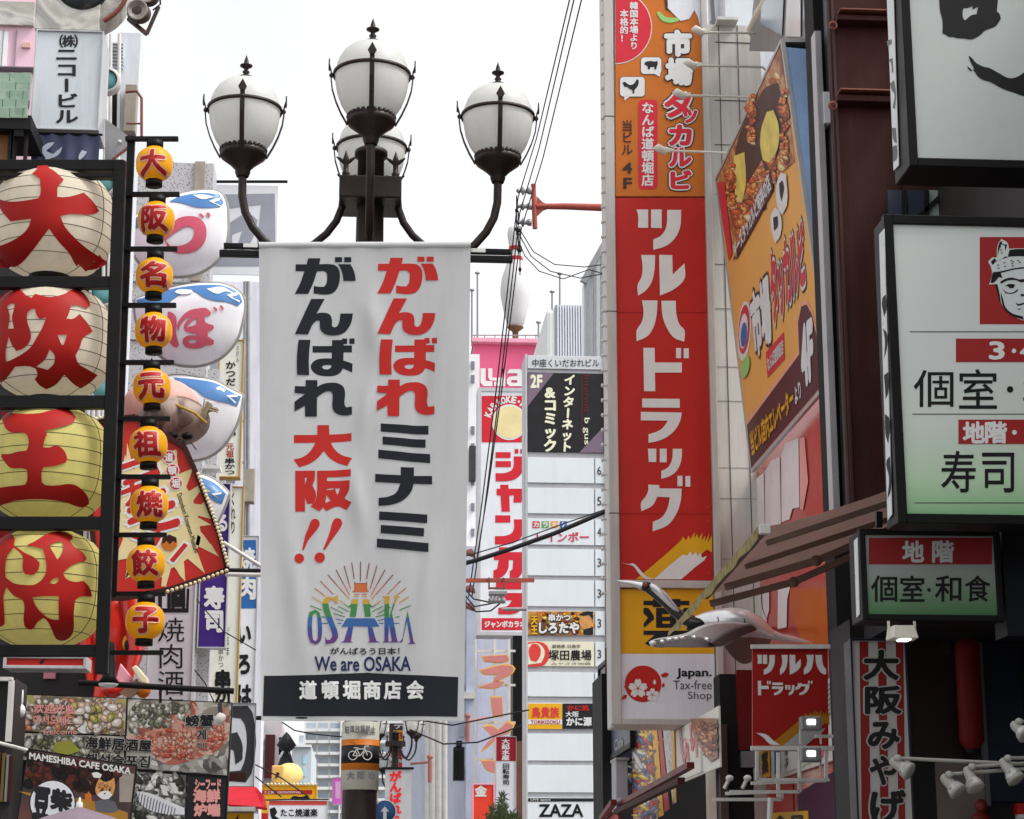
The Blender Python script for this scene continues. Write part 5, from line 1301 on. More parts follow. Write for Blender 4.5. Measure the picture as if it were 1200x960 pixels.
# clamp lamps
CL = None
for (x, y, Y, d) in ((22, 830, 14.9, 'white clamp lamp at the left end of the seafood board'), (127, 801, 14.9, 'black clamp lamp with a white lens under the lantern post'), (258, 852 - 10, 15.0, 'pale clamp lamp at the right corner of the seafood board')):
    t = Thing('clamp_lamp', d, 'lamp', P(x, y, Y), 'clamp lamps over the seafood board')
    c = P(x, y, Y)
    if x == 127:
        t.part('shade', MB().lathe([(.025, .30), (.035, .27), (.05, .05), (.075, .0), (.07, .0)], c, 16), BLACKMETAL)
        t.part('bulb', MB().ell(c + Vector((0, 0, -.005)), .072, .072, .028, 16, 8), SIGNWHITE)
    elif x == 22:
        t.part('bulb', MB().ell(c - Vector((0, 0, .02)), .05, .05, .055, 16, 10), SIGNWHITE)
        t.part('socket', MB().lathe([(.02, 0), (.03, .04), (.028, .13), (0, .135)], c, 12), WHITEPAINT)
        t.part('bracket', MB().bar(c + Vector((0, 0, .1)), c + Vector((-.02, .3, .2)), .02), BLACKMETAL)
    else:
        t.part('shade', MB().lathe([(0, .04), (.028, .035), (.042, -.025), (.038, -.03)], c, 16, axis=(.5, -.3, .8)), WHITEPAINT)
        t.part('bulb', MB().ell(c - Vector((.02, -.01, .03)), .028, .028, .022, 12, 8), SIGNWHITE)
        t.part('clip', MB().bar(c + Vector((0, 0, .03)), c + Vector((-.02, .2, .12)), .03), BLACKMETAL)
# ================================================================ far end of the street
# apartment tower
AY = 300.0
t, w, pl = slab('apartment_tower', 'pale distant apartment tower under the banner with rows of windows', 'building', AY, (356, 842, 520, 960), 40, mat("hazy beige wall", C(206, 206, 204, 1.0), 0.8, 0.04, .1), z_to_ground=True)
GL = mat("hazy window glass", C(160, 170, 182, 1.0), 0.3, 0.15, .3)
win = None; rail = None
for r_ in range(9):
    for c_ in range(9):
        x = 359 + c_ * 14.2; y = 847.5 + r_ * 13.6
        a0, b1 = pl.px(x, y); a1, b0 = pl.px(x + 11, y + 6.2)
        if win is None:
            win = t.part('window', MB().box(a0, a1, AY - .12, AY + .02, b0, b1), GL); wa, wb = a0, b1
            a2, b3 = pl.px(x - 1, y + 7); a3, b2 = pl.px(x + 12, y + 10.5)
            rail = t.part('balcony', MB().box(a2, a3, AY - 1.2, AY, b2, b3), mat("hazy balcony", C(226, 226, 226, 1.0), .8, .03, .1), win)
        elif x < 470:
            k = win.copy(); col.objects.link(k); k.parent = t.o; k.location = (a0 - wa, 0, b1 - wb)
            k2 = rail.copy(); col.objects.link(k2); k2.parent = k
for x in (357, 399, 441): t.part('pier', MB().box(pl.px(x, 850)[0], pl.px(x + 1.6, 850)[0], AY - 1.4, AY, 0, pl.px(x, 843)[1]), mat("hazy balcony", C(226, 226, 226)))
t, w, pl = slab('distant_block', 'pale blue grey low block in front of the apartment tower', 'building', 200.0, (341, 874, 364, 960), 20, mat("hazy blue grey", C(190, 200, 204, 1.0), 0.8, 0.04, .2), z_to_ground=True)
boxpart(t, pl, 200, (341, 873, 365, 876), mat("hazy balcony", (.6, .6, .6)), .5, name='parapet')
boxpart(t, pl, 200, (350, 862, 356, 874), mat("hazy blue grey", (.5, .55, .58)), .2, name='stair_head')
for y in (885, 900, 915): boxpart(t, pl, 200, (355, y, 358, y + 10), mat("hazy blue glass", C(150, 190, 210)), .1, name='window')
t, w, pl = slab('street_end_building', 'white building with a dark red shop front left of the post', 'building', 70.0, (299, 843, 327, 960), 8, mat("white wall", C(220, 218, 220), .7, .06, .6, grime=.15), z_to_ground=True)
boxpart(t, pl, 70, (311, 862, 322, 912), mat("dark red cladding", (.10, .02, .025)), .4, name='cladding')
boxpart(t, pl, 70, (302, 870, 310, 955), mat("mid grey wall", (.3, .3, .32)), .2, name='bay')
for y in (850, 866, 882, 898): boxpart(t, pl, 70, (304, y, 309, y + 8), GL, .25, name='window')
t = Thing('shop_clock', 'dark ornate shop sign silhouette beside the dark red shop front', 'sign', P(332, 900, 62))
t.part('plate', MB().box(P(327, 866, 62).x, P(338, 866, 62).x, 62, 62.3, P(330, 884, 62).z, P(330, 864, 62).z), BLACK)
t.part('figure', MB().prism([P(x, y, 62) for x, y in ((328, 866), (334, 862), (341, 868), (346, 872), (340, 876), (336, 888), (331, 892), (327, 880))], (0, .3, 0)), DARK)
t.part('round_face', MB().lathe([(0, 0.1), (.14, .1), (.14, 0)], P(334, 885, 61.8), 20, axis=(0, -1, 0)), SIGNWHITE)
t.part('finial', MB().lathe([(.25, 0), (.12, .4), (.3, .6), (.1, .9), (0, 1.0)], P(335, 897, 61.8), 12), BLACK)
t = Thing('round_lantern', 'large glowing amber round lantern above the yellow bulb sign', 'lantern', P(337, 922, 48))
AMB2 = mat("amber translucent ball", C(255, 208, 130, 1.0), 0.4, 0.12, 1.2, emit=0.25)
c = P(339, 908, 48)
t.part('shell', MB().ell(c, .32, .3, .27, 22, 14), AMB2)
t.part('face_box', MB().box(P(319, 900, 47.9).x, P(333, 900, 47.9).x, 47.7, 48, P(325, 919, 48).z, P(325, 898, 48).z), mat("pale orange box", C(248, 190, 110, 1.0)), bevel=.03)
t.part('hand', MB().bar(P(324, 906, 47.65), P(327, 908, 47.65), .06, .06).bar(P(326, 908, 47.65), P(323, 912, 47.65), .04), BLACK)
t.part('bracket', MB().bar(c, c + Vector((0, 1.0, -.3)), .08), BLACKMETAL)
t, ar = lightbox('okonomiyaki_sign', 'yellow sign with a red stripe and a row of bulbs along its top', 'sign', 44, (301, 920, 371, 985), .4, YELLOW, YELLOW, 1.2)
ar.rect(307, 926, 366, 931, RED, 1, 'stripe'); ar.text('たこ焼・OKONOMIYAKI', (310, 926.8, 352, 930.2), WHITE, 2, .02)
ar.poly([(340, 936), (344, 933), (352, 934), (360, 932), (364, 937), (355, 939), (346, 938)], INK, 1, 'emblem'); ar.rect(304, 953, 318, 962, RED, 1, 'stripe'); ar.flush()
b0_ = None
for i in range(17):
    p = P(301 + i * 4.3, 919, 43.95)
    if b0_ is None: b0_ = t.part('bulb', MB().ell(p, .03, .03, .03, 8, 6), BULB); p0_ = p
    else:
        k = b0_.copy(); col.objects.link(k); k.parent = t.o; k.location = p - p0_
t, ar = lightbox('octopus_shop_sign', 'white sign with brush writing and a red top edge', 'sign', 38, (314, 938, 384, 985), .3, ALU, SIGNWHITE, .8)
ar.rect(314.5, 938.5, 383, 943.5, mat("brick red print", C(190, 70, 60)), 1, 'stripe'); ar.text('たこ焼道楽', (329, 948, 372, 957), INK, 2, .03)
ar.poly([(316, 948), (322, 946), (325, 952), (322, 956), (328, 960), (324, 966), (318, 958)], INK, 2, 'emblem'); ar.flush()
t, ar = lightbox('purple_sign', 'small magenta sign box left of the lamp post', 'sign', 75, (389, 911, 403, 943), .5, ALU, mat("magenta acrylic", C(222, 120, 215, 1.1), .4, .1, 1), .6)
ar.rect(393, 916, 399, 936, mat("pale magenta print", C(238, 180, 232)), 1, 'print'); ar.flush()
t = Thing('red_awning', 'bright red shop awning corner at the foot of the crest board', 'awning', P(285, 955, 19))
t.part('cloth', MB().prism([P(264, 921, 19), P(300, 922, 19), P(307, 930, 18.6), P(311, 947, 18.4), P(300, 945, 18.4), P(264, 943, 18.6)], (0, .5, 0)), mat("red awning cloth", C(222, 52, 66), .8, .12, 5, trans=.2), bevel=.02)
t.part('ledge', MB().box(P(262, 944, 18.5).x, P(300, 944, 18.5).x, 18.4, 18.9, P(280, 951, 18.5).z, P(280, 946, 18.5).z), WHITEPAINT)
t, ar = lightbox('yellow_sign', 'yellow sign board with black writing under the red awning', 'sign', 18.6, (264, 952, 297, 985), .1, GREYSTEEL, YELLOW, .8)
ar.poly([(276, 959), (280, 955), (279, 961)], INK, 1, 'lettering'); ar.flush()
for (L_, d) in (((( 330, 846), (345, 856), (365, 860), (404, 864)), 'sagging cable under the banner\'s lower edge'), (((299, 896), (330, 912), (362, 934)), 'diagonal cable across the amber lantern'), (((299, 910), (318, 925), (330, 934)), 'diagonal cable crossing the yellow bulb sign'), (((299, 938), (335, 937), (385, 937)), 'level cable over the white octopus shop sign')):
    Y = 36
    one('overhead_cable', MB().tube([P(x, y, Y) for x, y in L_], .012, 6), RUBBER, d, 'cable', P(*L_[0], Y))

# small banner, round road sign and shop signs by the far lamps
t = Thing('small_banner', 'small white distant banner with red lettering on a far lamp', 'banner', P(466, 985, 45))
pl = FY(45.0)
a0, b1 = pl.px(451.5, 901); a1, b0 = pl.px(481.5, 985)
cl_ = t.part('cloth', MB().box(a0, a1, 45, 45.03, b0, b1), CLOTH)
ar = Art(t, pl, .01, parent=cl_)
ar.text('がんばれミ', (457, 904, 470, 966), mat("bright red print", C(214, 30, 40)), 1, .05, vert=True); ar.flush()
t.part('top_rail', MB().bar(P(448, 900.5, 45), P(485, 900.5, 45), .05), BLACKMETAL)
t = Thing('road_sign', 'round blue road sign beside the banner post', 'sign', P(452, 975, 20))
c = P(451, 951, 20)
rs = t.part('disc', MB().lathe([(0, .01), (.105, .01), (.105, -.01)], c, 28, axis=(0, -1, 0)), mat('worn blue sign', (.035, .11, .28), .5, .15, 6))
t.part('rim', MB().lathe([(.103, .012), (.111, .012), (.111, -.012), (.103, -.012)], c, 28, axis=(0, -1, 0)), WHITE)
t.part('arrow', MB().prism([P(x, y, 19.985) for x, y in ((449, 965), (449, 951), (446, 951), (451, 945), (456, 951), (453, 951), (453, 965))], (0, .004, 0)), WHITE)
t.part('pole', MB().tube([(c.x, 20.04, 0), (c.x, 20.04, c.z + .1)], .02, 8), GREYSTEEL)
t, ar = lightbox('eatery_sign', 'yellow and brown eatery sign between the far lamps', 'sign', 64, (456, 848, 476, 880), .4, MAROON, mat("brown board", (.09, .05, .05)), .5)
ar.rect(461, 856, 475, 868, YELLOW, 1); ar.text('個室', (463, 858, 473, 866), RED, 2, .03); ar.text('テ', (462, 848, 473, 854), WHITE, 2, .03); ar.rect(459, 878, 474, 880, SIGNWHITE, 1); ar.flush()
t, ar = lightbox('eatery_sign', 'red distant drugstore sign behind the small banner', 'sign', 64.5, (458, 880, 482, 903), .4, ALU, mat("soft red sign", C(205, 60, 66)), .5)
ar.text('ド', (464, 885, 477, 900), WHITE, 2, .05); ar.flush()

# pale lilac building with pipes
LIL = mat("pale lilac render", C(196, 200, 216, 1.1), .7, .07, .8, grime=.22)
t, w, pl = slab('pipe_building', 'pale lilac building with thick vertical pipes right of the banner post', 'building', 56.0, (478, 640, 606, 960), 8, LIL, z_to_ground=True)
for x, r in ((501, .07), (507, .10), (514, .10), (521, .08)): t.part('pipe', MB().tube([P(x, 700, 55.7), P(x, 985, 55.7)], r, 10), WHITEPAINT)
boxpart(t, pl, 56, (546, 690, 560, 960), mat("mid lilac wall", C(172, 178, 196)), .15, name='bay')
for y in (700, 750, 800, 850, 900): boxpart(t, pl, 56, (537, y, 544, y + 14), GL, .06, name='window')
boxpart(t, pl, 56, (543, 812, 556, 820), WHITEPAINT, .3, name='balcony')
t, w, pl = slab('gap_building', 'narrow white building with small dark windows right of the banner edge', 'building', 60.0, (540, 415, 561, 960), 3, mat("warm white wall", C(224, 218, 222), .7, .06, .6, grime=.2), z_to_ground=True)
for y in (424, 440, 500, 520, 560, 590, 620): boxpart(t, pl, 60, (552, y, 556, y + 9), GREY, .06, name='window')
boxpart(t, pl, 60, (549.5, 525, 557, 565), mat("dark sign", (.05, .05, .055)), .3, name='sign_panel')
t = Thing('loudspeaker', 'black column loudspeaker on the pipe building', 'loudspeaker', P(537, 916, 50))
t.part('cabinet', MB().box(P(531, 890, 50).x, P(544, 890, 50).x, 49.8, 50.2, P(537, 915, 50).z, P(537, 876, 50).z), BLACK, bevel=.02)
t.part('head', MB().box(P(534, 890, 50).x, P(541, 890, 50).x, 49.7, 50.1, P(537, 876, 50).z, P(537, 869, 50).z), BLACK, bevel=.02)
t.part('grille', MB().box(P(532.5, 890, 49.8).x, P(542, 890, 49.8).x, 49.78, 49.81, P(537, 913, 49.8).z, P(537, 880, 49.8).z), DARK)
for y, d in ((845, 'pinkish bracket pole over the pipe building'), (893, 'short pink bracket pole lower on the pipe building')):
    t = Thing('pole_bracket', d, 'bracket', P(548, y, 44))
    PB = mat("faded pink paint", C(150, 100, 94), .6, .15, 4, grime=.2)
    xo = 0 if y == 845 else -44
    t.part('upright', MB().tube([P(548 + xo, y - 6, 44), P(548 + xo, y + 24, 44)], .05, 10), PB)
    t.part('arm', MB().tube([P(548 + xo, y, 44), P(572 + xo, y - 4, 46)] if y == 845 else [P(504, y, 44), P(482, y + 2, 46)], .03, 8), PB)
    t.part('cap', MB().ell(P(548 + xo, y - 6, 44), .07, .07, .06, 12, 8), PB)

# pink building with the bowling pin
t, w, pl = slab('pink_store', 'pink store with a white rounded shop name on its upper wall', 'building', 62.0, (554, 402, 700, 960), 10, mat("magenta pink panel", C(226, 100, 140, 1.15), .55, .06, .6, grime=.08), z_to_ground=True)
ar = Art(t, pl, .02, parent=w, step=.01)
for q, hl in (([(563, 432), (569, 432), (569, 447), (577, 447), (577, 453), (567, 453), (563, 449)], []), ([(572, 432), (577, 432), (577, 443), (590, 443), (590, 432), (588, 432), (592, 432), (592, 453), (579, 453), (579, 448), (586, 447), (574, 446), (572, 442)], []),
              ([(594, 438), (597, 433), (610, 433), (612, 437), (612, 453), (597, 453), (594, 450), (594, 445), (597, 442), (606, 441), (606, 438)], [[(599, 446), (606, 446), (606, 449), (599, 449)]]), ([(614, 438), (618, 433), (632, 433), (635, 438), (635, 449), (632, 453), (618, 453), (614, 449)], [[(619, 439), (630, 439), (630, 448), (619, 448)]])):
    ar.poly(q, WHITE, 2, 'lettering', holes=hl, smooth=False)
ar.flush()
t.part('roof', MB().box(pl.px(554.5, 402)[0], pl.px(701, 402)[0], 62.3, 71.8, pl.px(600, 402)[1], pl.px(600, 399)[1]), GREY)  # unseen grey slab added to keep pink bounce light off the pin
t.part('coping', MB().box(pl.px(552.5, 402)[0], pl.px(702, 402)[0], 61.7, 62.3, pl.px(600, 404)[1], pl.px(600, 399.5)[1]), mat("pale pink coping", C(236, 150, 170)))
t.part('roof_rail', MB().tube([P(553, 393, 62), P(640, 393, 62)], .02, 6), GREYSTEEL)
for x in range(556, 640, 12): t.part('rail_post', MB().tube([P(x, 401, 62), P(x, 392.5, 62)], .015, 6), GREYSTEEL)
for x, y0 in ((553, 340), (559.5, 320), (647, 342), (656, 321), (631, 378)):
    t.part('roof_mast', MB().tube([P(x, 402, 61.8), P(x, y0, 61.8)], .03, 6).ell(P(x, y0, 61.8), .09, .06, .05, 8, 6), GREYSTEEL)
t.part('side_wall', MB().box(pl.px(550, 410)[0], pl.px(554, 410)[0], 62.5, 72, 0, pl.px(554, 425)[1]), mat("pale pink coping", (.6, .3, .4)))
BPY = 66.0
t = Thing('bowling_pin', 'giant white bowling pin with two red neck stripes on a roof post', 'bowling pin', P(604, 400, BPY))
k = BPY / 2370 * 1.1
c = P(604, 383, BPY); c0 = c
PINW = mat("pin white gloss", C(206, 204, 204, 1.1), .4, .04, .5)
prof = [(7, 0), (9.5, 3), (12.5, 14), (16.5, 34), (17, 44), (15, 58), (11, 70), (8, 79), (7.1, 86), (7.1, 93), (8.3, 102), (9.2, 109), (8, 116), (4.5, 120), (0, 121)]
pb = t.part('body', MB().lathe([(r * k, z * k * .99) for r, z in prof], c, 28), PINW)
for z in (76, 88): t.part('stripe', MB().lathe([((8.85 - (z - 76) * .12) * k, z * k), ((8.2 - (z - 76) * .06) * k, (z + 5) * k)], c, 28), RED, pb)
t.part('stand', MB().lathe([(0, 1 * k), (9 * k, 0), (9 * k, -1.5 * k), (3.4 * k, -6 * k), (3.2 * k, -22 * k)], c, 16), mat("brown post", (.2, .1, .05)))

# corrugated roof block and a white corner wall
CORR = mat("corrugated grey metal", C(160, 162, 172), .5, .08, .6, grime=.1)
t, w, pl = slab('corrugated_block', 'grey corrugated roof block right of the pin', 'building', 46.0, (652, 358, 716, 960), 8, CORR, z_to_ground=True)
rb = MB()
for i in range(20): rb.box(pl.px(653 + i * 3.1, 400)[0], pl.px(654.7 + i * 3.1, 400)[0], 45.94, 46.0, pl.px(660, 440)[1], pl.px(660, 358)[1])
t.part('corrugation', rb, mat("corrugated ridge", C(206, 208, 216), .5, .06, .6))
t.part('parapet', MB().box(pl.px(640, 400)[0], pl.px(652, 400)[0], 46, 54, 0, pl.px(645, 362)[1]), mat("white parapet", C(224, 226, 232), .6, .05, 1), bevel=.1)
t = Thing('corner_building', 'pale glazed building corner rising behind the utility bracket', 'building', P(702, 500, 40))
t.part('wall', MB().prism([P(684, 500, 40), P(684, 330, 40), P(712, 278, 40), P(740, 278, 40), P(740, 500, 40)], (0, .4, 0)), mat("pale glazing", C(206, 214, 226), .35, .05, .5))
for x in (689, 697, 705): t.part('mullion', MB().bar(P(x, 500, 39.9), P(x, 322 - (x - 689) * 1.7, 39.9), .06), GREYSTEEL)
t.part('roof_edge', MB().bar(P(683, 331, 39.9), P(713, 277, 39.9), .12), GREYSTEEL)

# tall tenant sign tower
TY = 32.0
TWF = mat("tower frame metal", C(176, 176, 180), .45, .1, 1.5, grime=.2)
t, w, pl = slab('tenant_sign_tower', 'tall pale tower of stacked floor tenant signs with a black panel on top', 'sign tower', TY, (615, 418, 712, 985), .6, TWF, bevel=.01, z_to_ground=True)
LB = mat("lit white panel", C(206, 212, 226, 1.25), .35, .05, 1.2, grime=.06)
NUM = mat("grey numeral", (.07, .07, .08), .5)
def row(y0, y1, face, num, nm='tenant_panel', xe=696):
    a0, b1 = pl.px(618, y0); a1, b0 = pl.px(xe, y1)
    p = t.part(nm, MB().box(a0, a1, TY - .035, TY - .005, b0, b1), face, bevel=.004)
    if num is not None:
        a2 = pl.px(708.5, y0)[0]
        q = t.part('floor_plate', MB().box(a1 + .02, a2, TY - .034, TY - .005, b0, b1), LB, bevel=.004)
        ar = Art(t, FY(TY - .035), .004, parent=q); h = min(10, y1 - y0 - 6)
        ar.text(num, (700 - (2 if len(num) > 1 else 0), (y0 + y1) / 2 - h / 2, 704.5 + (2 if len(num) > 1 else 0), (y0 + y1) / 2 + h / 2), NUM, 1, .01); ar.flush()
    a = Art(t, FY(TY - .035), .004, parent=p)
    return a
a = row(417, 434, mat("title grey panel", C(190, 192, 196)), None, 'title_panel', 708.5); a.text('中座くいだおれビル', (624, 421, 702, 430), NUM, 1, .012); a.flush()
a = row(437, 531, BLACK, None, 'cafe_panel', 708)
MV = mat("mauve print", C(112, 96, 112)); CRM = mat("cream letter", C(226, 224, 190))
a.poly([(618.5, 437.5), (649, 437.5), (618.5, 476)], MV, 1, 'corner', smooth=False); a.poly([(707.5, 500), (707.5, 530.5), (679, 530.5)], MV, 1, 'corner', smooth=False)
a.text('2F', (622, 440, 635, 454), CRM, 2, .045); a.text('インターネット', (659, 440, 673, 529), CRM, 2, .05, vert=True, slant=.05)
a.text('&', (639, 455, 650, 466), CRM, 2, .05); a.text('コミック', (638, 470, 651, 529), CRM, 2, .05, vert=True)
a.line((682, 440), (682, 519), .8, mat("dark red print", (.14, .015, .015)), 2); a.text('Internet', [(691, 440), (691, 484), (684, 484), (684, 440)], mat("dark red print", (.14, .015, .015)), 2, .0)
a.text('b gus', [(691, 490), (691, 521), (683, 521), (683, 490)], CRM, 2, .01); a.flush()
for y0, y1, n_ in ((536.5, 567, '6'), (572, 603, '5')): row(y0, y1, LB, n_).flush()
a = row(608, 639.5, LB, '4')
for ch, x, m in zip('カラオケ', (624, 634.7, 645.3, 656), (mat("karaoke red", C(190, 60, 60)), mat("karaoke green", C(80, 150, 70)), mat("karaoke orange", C(225, 150, 40)), mat("karaoke blue", C(60, 100, 160)))):
    a.rect(x, 611, x + 8.4, 619, m, 1); a.text(ch, (x + 1.3, 612.2, x + 7.1, 617.8), WHITE, 2, .04)
a.text('レインボー', (629, 624, 690, 635), mat("rose print", C(190, 60, 90)), 1, .03); a.flush()
for y0, y1 in ((643.5, 675.5), (680, 711.5)): row(y0, y1, LB, '3').flush()
a = row(716, 745, LB, '3')
a.rect(618.7, 716.6, 695.5, 744.5, ramp_mat("flame print", [(0, (.03, .012, .008)), (.38, (.16, .05, .015)), (.52, (.5, .18, .02)), (.62, (.62, .32, .05)), (1, (.2, .06, .02))], 3.2, rough=.45, distort=1.0, stretch=(1.5, 1, .8)), 1, 'picture')
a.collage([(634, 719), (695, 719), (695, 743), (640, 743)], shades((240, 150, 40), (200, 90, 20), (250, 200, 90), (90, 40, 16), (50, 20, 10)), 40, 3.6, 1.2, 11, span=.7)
a.text('串かつ', (643, 720, 668, 728), WHITE, 6, .05, outline=(BLACK, .14)); a.text('しろたや', (632, 730, 678, 742), WHITE, 6, .06, outline=(BLACK, .15)); a.text('天王', (622, 722, 630, 743), YELLOW, 3, .05, vert=True, outline=(BLACK, .12))
a.poly([(680, 722), (688, 719), (693, 725), (692, 738), (684, 738), (679, 730)], TAN, 2, 'portrait'); a.poly([(678, 721), (686, 716.7), (695, 717), (695, 726), (690, 721), (683, 722)], BLACK, 3, 'portrait'); a.poly([(683, 738), (695, 735), (695.3, 744.3), (684, 744.3)], BLACK, 3, 'portrait'); a.flush()
a = row(752, 781.5, mat("buff panel", C(214, 210, 188), .45, .05, 2), '3')
RDS = mat("stamp red", C(200, 62, 56)); 
a.poly([(618.6, 752.6), (634, 752.6), (641, 757), (644, 767), (641, 776), (634, 781), (618.6, 781)], RDS, 1, 'emblem'); a.poly([(618.7, 755), (630, 754), (637, 760), (638, 768), (634, 777), (618.7, 779)], mat("buff panel", (.5, .5, .4)), 2, 'emblem'); a.poly([(620, 760), (624, 754.5), (629, 755), (633.5, 761), (632, 771), (628, 776), (622, 774), (620, 768)], RDS, 3, 'emblem')
a.text('塚田農場', (643, 762, 693, 774), INK, 2, .02); a.text('宮崎県 日南市', (647, 755.5, 680, 759.5), INK, 2, .01); a.text('みやざき地鶏', (646, 776.5, 692, 779.5), INK, 2, 0); a.flush()
row(788, 817, LB, '2').flush()
a = row(824, 855, LB, '1')
a.rect(618.7, 824.5, 658.5, 854.5, YELLOW, 1); a.rect(659, 824.5, 695.5, 854.5, BLACK, 1); a.text('鳥貴族', (623, 829, 655, 841), RDS, 2, .04); a.rect(619, 843.5, 658.5, 848.8, SIGNWHITE, 2); a.text('TORIKIZOKU', (622, 844.4, 656, 848.2), RED, 3, .03)
a.text('かに処', (665, 826.5, 690, 833), RED, 2, .05); a.text('大阪', (663, 834, 678, 840), WHITE, 2, .03); a.text('かに源', (664, 841, 693, 850.5), WHITE, 2, .05); a.flush()
row(860, 892, LB, '1').flush()
row(897, 929, LB, 'B1').flush()
a = row(935, 965, LB, 'B1'); a.rect(618.7, 935.5, 695.5, 939.5, BLACK, 1); a.text('LIVE space', (622, 936.2, 645, 939), WHITE, 2, .01)
a.text('ZAZA', (632, 943, 683, 957), INK, 1, .03); a.flush()
for x in (616.5, 709.8): t.part('edge_rail', MB().box(pl.px(x - 1.2, 600)[0], pl.px(x + 1.2, 600)[0], TY - .06, TY, 0, pl.px(x, 416)[1]), TWF, bevel=.005)
# karaoke sign
t, ar = lightbox('karaoke_sign', 'tall white karaoke sign with blocky red characters', 'sign', 40.0, (559, 455, 640, 745), .6, TWF, SIGNWHITE, 4.5)
KR = mat("karaoke sign red", C(190, 36, 48)); 
ar.rect(564.5, 464, 617, 518.5, KR, 1, 'panel')
ar.disc(597, 495, 20.5, WHITE, 2, 'emblem', 21); ar.disc(597, 495, 18.5, mat("peach print", C(248, 200, 150)), 3, 'emblem', 19)
for i, ch in enumerate('KARAOKE・ROOM'):
    an = R(200 + i * 13.5); rr = 26.5; cx, cy = 597 + rr * math.cos(an), 495 + rr * math.sin(an)
    tx, ty = -math.sin(an), math.cos(an); nx, ny = math.cos(an), math.sin(an); w2, h2 = (2.5, 3.6) if ch != '・' else (1, 1)
    ar.text(ch, [(cx - tx * w2 + nx * h2, cy - ty * w2 + ny * h2), (cx + tx * w2 + nx * h2, cy + ty * w2 + ny * h2), (cx + tx * w2 - nx * h2, cy + ty * w2 - ny * h2), (cx - tx * w2 - nx * h2, cy - ty * w2 - ny * h2)], WHITE, 2, .05)
za = lambda L: Z(555, 510, 6.4, L)
zc = lambda L: Z(555, 630, 8, L)
for L in ([(165, 128), (278, 128), (278, 172), (165, 172)], [(165, 195), (280, 195), (280, 240), (165, 240)], [(308, 105), (335, 105), (335, 138), (308, 138)], [(350, 105), (376, 105), (376, 138), (350, 138)], [(300, 160), (376, 160), (376, 240), (350, 300), (300, 335), (230, 347), (165, 347), (165, 285), (240, 283), (285, 262), (300, 230)],
          [(200, 372), (262, 372), (262, 402), (376, 402), (375, 430), (358, 507), (298, 507), (302, 452), (268, 455), (272, 575), (210, 575), (202, 455), (172, 450), (172, 402), (200, 402)],
          [(162, 602), (276, 602), (276, 657), (162, 657)], [(302, 632), (377, 632), (377, 720), (350, 775), (300, 808), (230, 820), (160, 820), (160, 758), (235, 755), (285, 735), (302, 700)]):
    ar.poly(za(L), KR, 1, 'lettering')
for L in ([(238, 92), (328, 92), (325, 137), (470, 137), (470, 270), (450, 340), (420, 378), (338, 378), (340, 312), (365, 300), (372, 212), (330, 212), (325, 290), (290, 350), (245, 378), (185, 378), (185, 310), (220, 295), (235, 212), (190, 210), (190, 137), (238, 137)],
          [(210, 420), (450, 420), (448, 487), (210, 487)], [(235, 520), (462, 520), (460, 610), (430, 690), (380, 715), (232, 720), (232, 660), (320, 640), (360, 590), (235, 585)]):
    ar.poly(zc(L), KR, 1, 'lettering')
ar.rect(564.5, 724.5, 617, 738.5, KR, 1, 'panel'); ar.text('ジャンボカラオケ', (568, 728, 622, 735.5), WHITE, 2, .05); ar.flush()
# ramen letters on a lattice
RMY = 36.0
PKL = mat("faded pink letter face", C(190, 122, 116), .5, .12, 2, grime=.15)
YLE = mat("yellow letter edge", C(216, 170, 80), .5, .1, 3)
t = Thing('lettering_frame', 'white lattice frame carrying big pink letters of a noodle shop', 'frame', P(580, 985, RMY))
for x in (557, 579, 596): t.part('upright', MB().box(P(x, 800, RMY).x, P(x + 2, 800, RMY).x, RMY + .1, RMY + .2, P(x, 985, RMY).z, P(x, 748, RMY).z), WHITEPAINT)
for y in (763, 803, 847, 890): t.part('crossbar', MB().bar(P(557, y, RMY + .15), P(604, y, RMY + .15), .04), WHITEPAINT)
zr = lambda L: Z(540, 640, 6, L); zs4 = lambda L: Z(400, 800, 3.75, L)
for L in (zr([(145, 772), (330, 762), (345, 795), (335, 808), (160, 812)]), zr([(128, 870), (360, 835), (385, 862), (370, 890), (300, 930), (240, 965), (225, 950), (260, 900), (160, 900)]),
          zs4([(655, 60), (708, 60), (712, 150), (665, 152)]), zs4([(618, 190), (660, 185), (690, 205), (735, 165), (765, 180), (745, 215), (700, 235), (640, 290), (610, 308), (640, 265), (668, 240)]),
          zs4([(612, 340), (680, 345), (705, 380), (690, 395), (640, 385)]), zs4([(600, 22), (690, -8), (720, -5), (690, 22)])):
    Ls = smooth_poly(L, 60)
    o = t.part('letter', MB().prism([P(x, y, RMY - .12) for x, y in Ls], (0, .10, 0)), YLE)
    cxm = sum(p[0] for p in Ls) / len(Ls); cym = sum(p[1] for p in Ls) / len(Ls)
    t.part('letter_face', MB().prism([P(cxm + (x - cxm) * .90, cym + (y - cym) * .86, RMY - .125) for x, y in Ls], (0, .01, 0)), PKL, o)
t.part('cabinet', MB().box(P(601, 800, 36.4).x, P(617, 800, 36.4).x, 36.4, 37, P(605, 868, 36.4).z, P(605, 745, 36.4).z), BLACKMETAL)
t.part('brown_base', MB().box(P(598, 800, 36.4).x, P(617, 800, 36.4).x, 36.4, 37, 0, P(605, 868.5, 36.4).z), mat('brown base panel', (.16, .07, .05), .6, .2, 2))
t, ar = upright('upright_sign', 'narrow sushi sign, dark red above and white below, under the pink letters', 34.0, (581, 863, 605, 985), SIGNWHITE, None, None, border=.5, depth=.3)
ar.rect(581.6, 864, 604.4, 892, mat("wine red print", C(142, 22, 40)), 1); ar.text('大起水産', (588, 866, 597, 891), WHITE, 2, .04, vert=True); ar.text('回転寿司', (589, 895, 597, 920), INK, 2, .02, vert=True); ar.flush()
